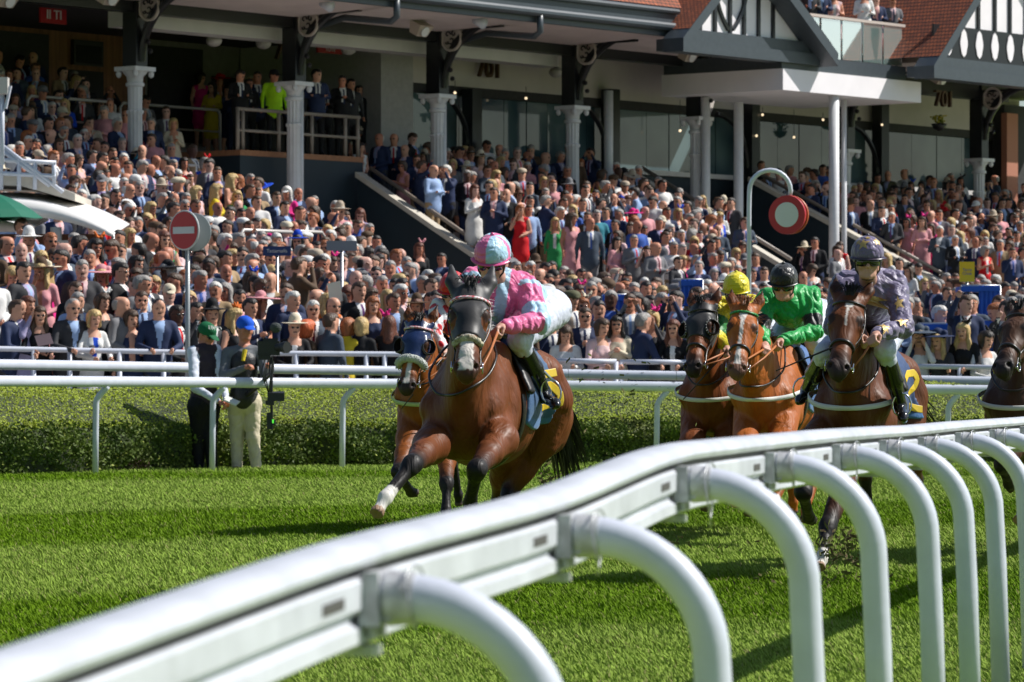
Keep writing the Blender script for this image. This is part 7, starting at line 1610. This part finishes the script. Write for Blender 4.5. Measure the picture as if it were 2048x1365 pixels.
    def awning(x0, x1, ytop, yb, Y_, lab):
        o = empty('awning', P((x0 + x1) / 2, 600, Y_), lab, 'awning', 'white curved awnings'); n = 20; vs = []
        for i in range(n + 1):
            t = i / n; x = x0 + (x1 - x0) * t; y = yb - (yb - ytop) * (1 - (max(t - .22, 0) / .78) ** 2.2) if True else 0
            a = P(x, y, Y_); vs += [a, a + V((0, 2.6, .25)), P(x, y + 8 + 30 * (1 - t) ** .8, Y_)]
        f = []
        for i in range(n): f += [(3 * i, 3 * i + 3, 3 * i + 4, 3 * i + 1), (3 * i, 3 * i + 2, 3 * i + 5, 3 * i + 3)]
        k = mkobj('canopy', vs, f, TENT, o, smooth=True); md = k.modifiers.new('t', 'SOLIDIFY'); md.thickness = .03
        for x in (x0 + (x1 - x0) * .08, x1 - 2): MB().tube([P(x, yb, Y_ + .05), (P(x, yb, Y_).x, Y_ + .05, .6)], .03, 8).build('leg', STEEL, o, smooth=True)
    awning(-90, 228, 402, 468, Ya - .3, 'long white curved awning over the food counter at left'); awning(-90, 60, 438, 458, Ya - .9, 'lower white awning under the green umbrella at the left edge')
    MB().abox(P(-60, 0, Ya).x, P(190, 0, Ya).x, Ya + .6, Ya + 1.4, .5, P(0, 466, Ya).z).build('counter_wall', mat('brown_counter', (.14, .055, .03), .7, var=.2), rp)
    MB().tube([P(112, 455, Ya - .2), P(112, 520, Ya - .2)], .09, 10).build('counter_column', CRM, rp, smooth=True); MB().box(P(138, 487, Ya - .2), (.25, 0, 0), (0, .2, 0), (0, 0, .04)).build('counter_shelf', CRM, rp)
    o = empty('umbrella', P(-20, 600, Ya - 1.4), 'big dark green umbrella at the left edge in front of the white awnings', 'umbrella'); cu = P(-25, 385, Ya - 1.5); vs = [tuple(cu)]; m = 16; rows = 5
    for r_ in range(1, rows + 1):
        t = r_ / rows
        for k_ in range(m): a = 6.283 * k_ / m; rr = .86 * t * (1 - .04 * (k_ % 2) * t); vs.append((cu.x + math.cos(a) * rr, cu.y + math.sin(a) * rr, cu.z - .40 * t ** 1.7 - .015 * (k_ % 2) * t))
    f = [(0, 1 + k_, 1 + (k_ + 1) % m) for k_ in range(m)] + [(1 + (r_) * m + k_, 1 + (r_ + 1) * m + k_, 1 + (r_ + 1) * m + (k_ + 1) % m, 1 + r_ * m + (k_ + 1) % m) for r_ in range(rows - 1) for k_ in range(m)]
    k = mkobj('canopy', vs, f, mat('umbrella_green', (.004, .13, .07), .5, bump=.1), o); md = k.modifiers.new('t', 'SOLIDIFY'); md.thickness = .008; MB().tube([cu, (cu.x, cu.y, 1.2)], .02, 8).build('shaft', STEEL, o, smooth=True)
    # papers and race cards held up in the crowd
    for (x, y, Y_, w_, h_, m_, lab) in ((670, 585, 56.2, .09, .14, MATS['paper_white'], 'white sheet of paper held up in the crowd left of the blue-hooded horse'), (88, 680, 53.2, .10, .07, mat('mauve_card', (.42, .30, .34), .6), 'mauve race card held over the rail at far left')):
        MB().box(P(x, y, Y_), V((w_, .02, .02)), V((0, .004, 0)), V((-.02, -.03, h_))).build('race_card', m_); ob = [q_ for q_ in scene.objects if q_.name.startswith('race_card') and 'label' not in q_][0]; tag(ob, lab, 'paper', 'papers in spectators\' hands')
    # turf kicked up
    CLOD = mat('turf_clod', (.10, .06, .03), .9, col2=(.14, .17, .03), vscale=30); mb = MB(); rr_ = random.Random(5)
    for (cx, cy, Y_, n_, sx, sy) in ((1330, 1090, 28, 60, 160, 10), (1640, 1160, 24.5, 60, 60, 14), (900, 1075, 30.5, 40, 120, 8), (1097, 945, 25.6, 70, 14, 16), (1678, 1095, 24.3, 220, 26, 22), (1190, 900, 27, 24, 45, 70), (1240, 765, 30, 30, 55, 40), (1350, 700, 30, 12, 60, 40)):
        for i in range(n_): p = P(rr_.gauss(cx, sx), rr_.gauss(cy, sy), Y_ + rr_.gauss(0, .3)); p.z = max(p.z, .02); sz = rr_.uniform(.004, .016); mb.box(p, V((rr_.gauss(0, 1), rr_.gauss(0, 1), rr_.gauss(0, 1))).normalized() * sz * 1.6, V((0, sz * .6, 0)), V((0, 0, sz * .6)))
    o = mb.build('flying_turf', CLOD); tag(o, 'crumbs of earth and grass thrown up by the hooves', 'turf', kind='stuff')
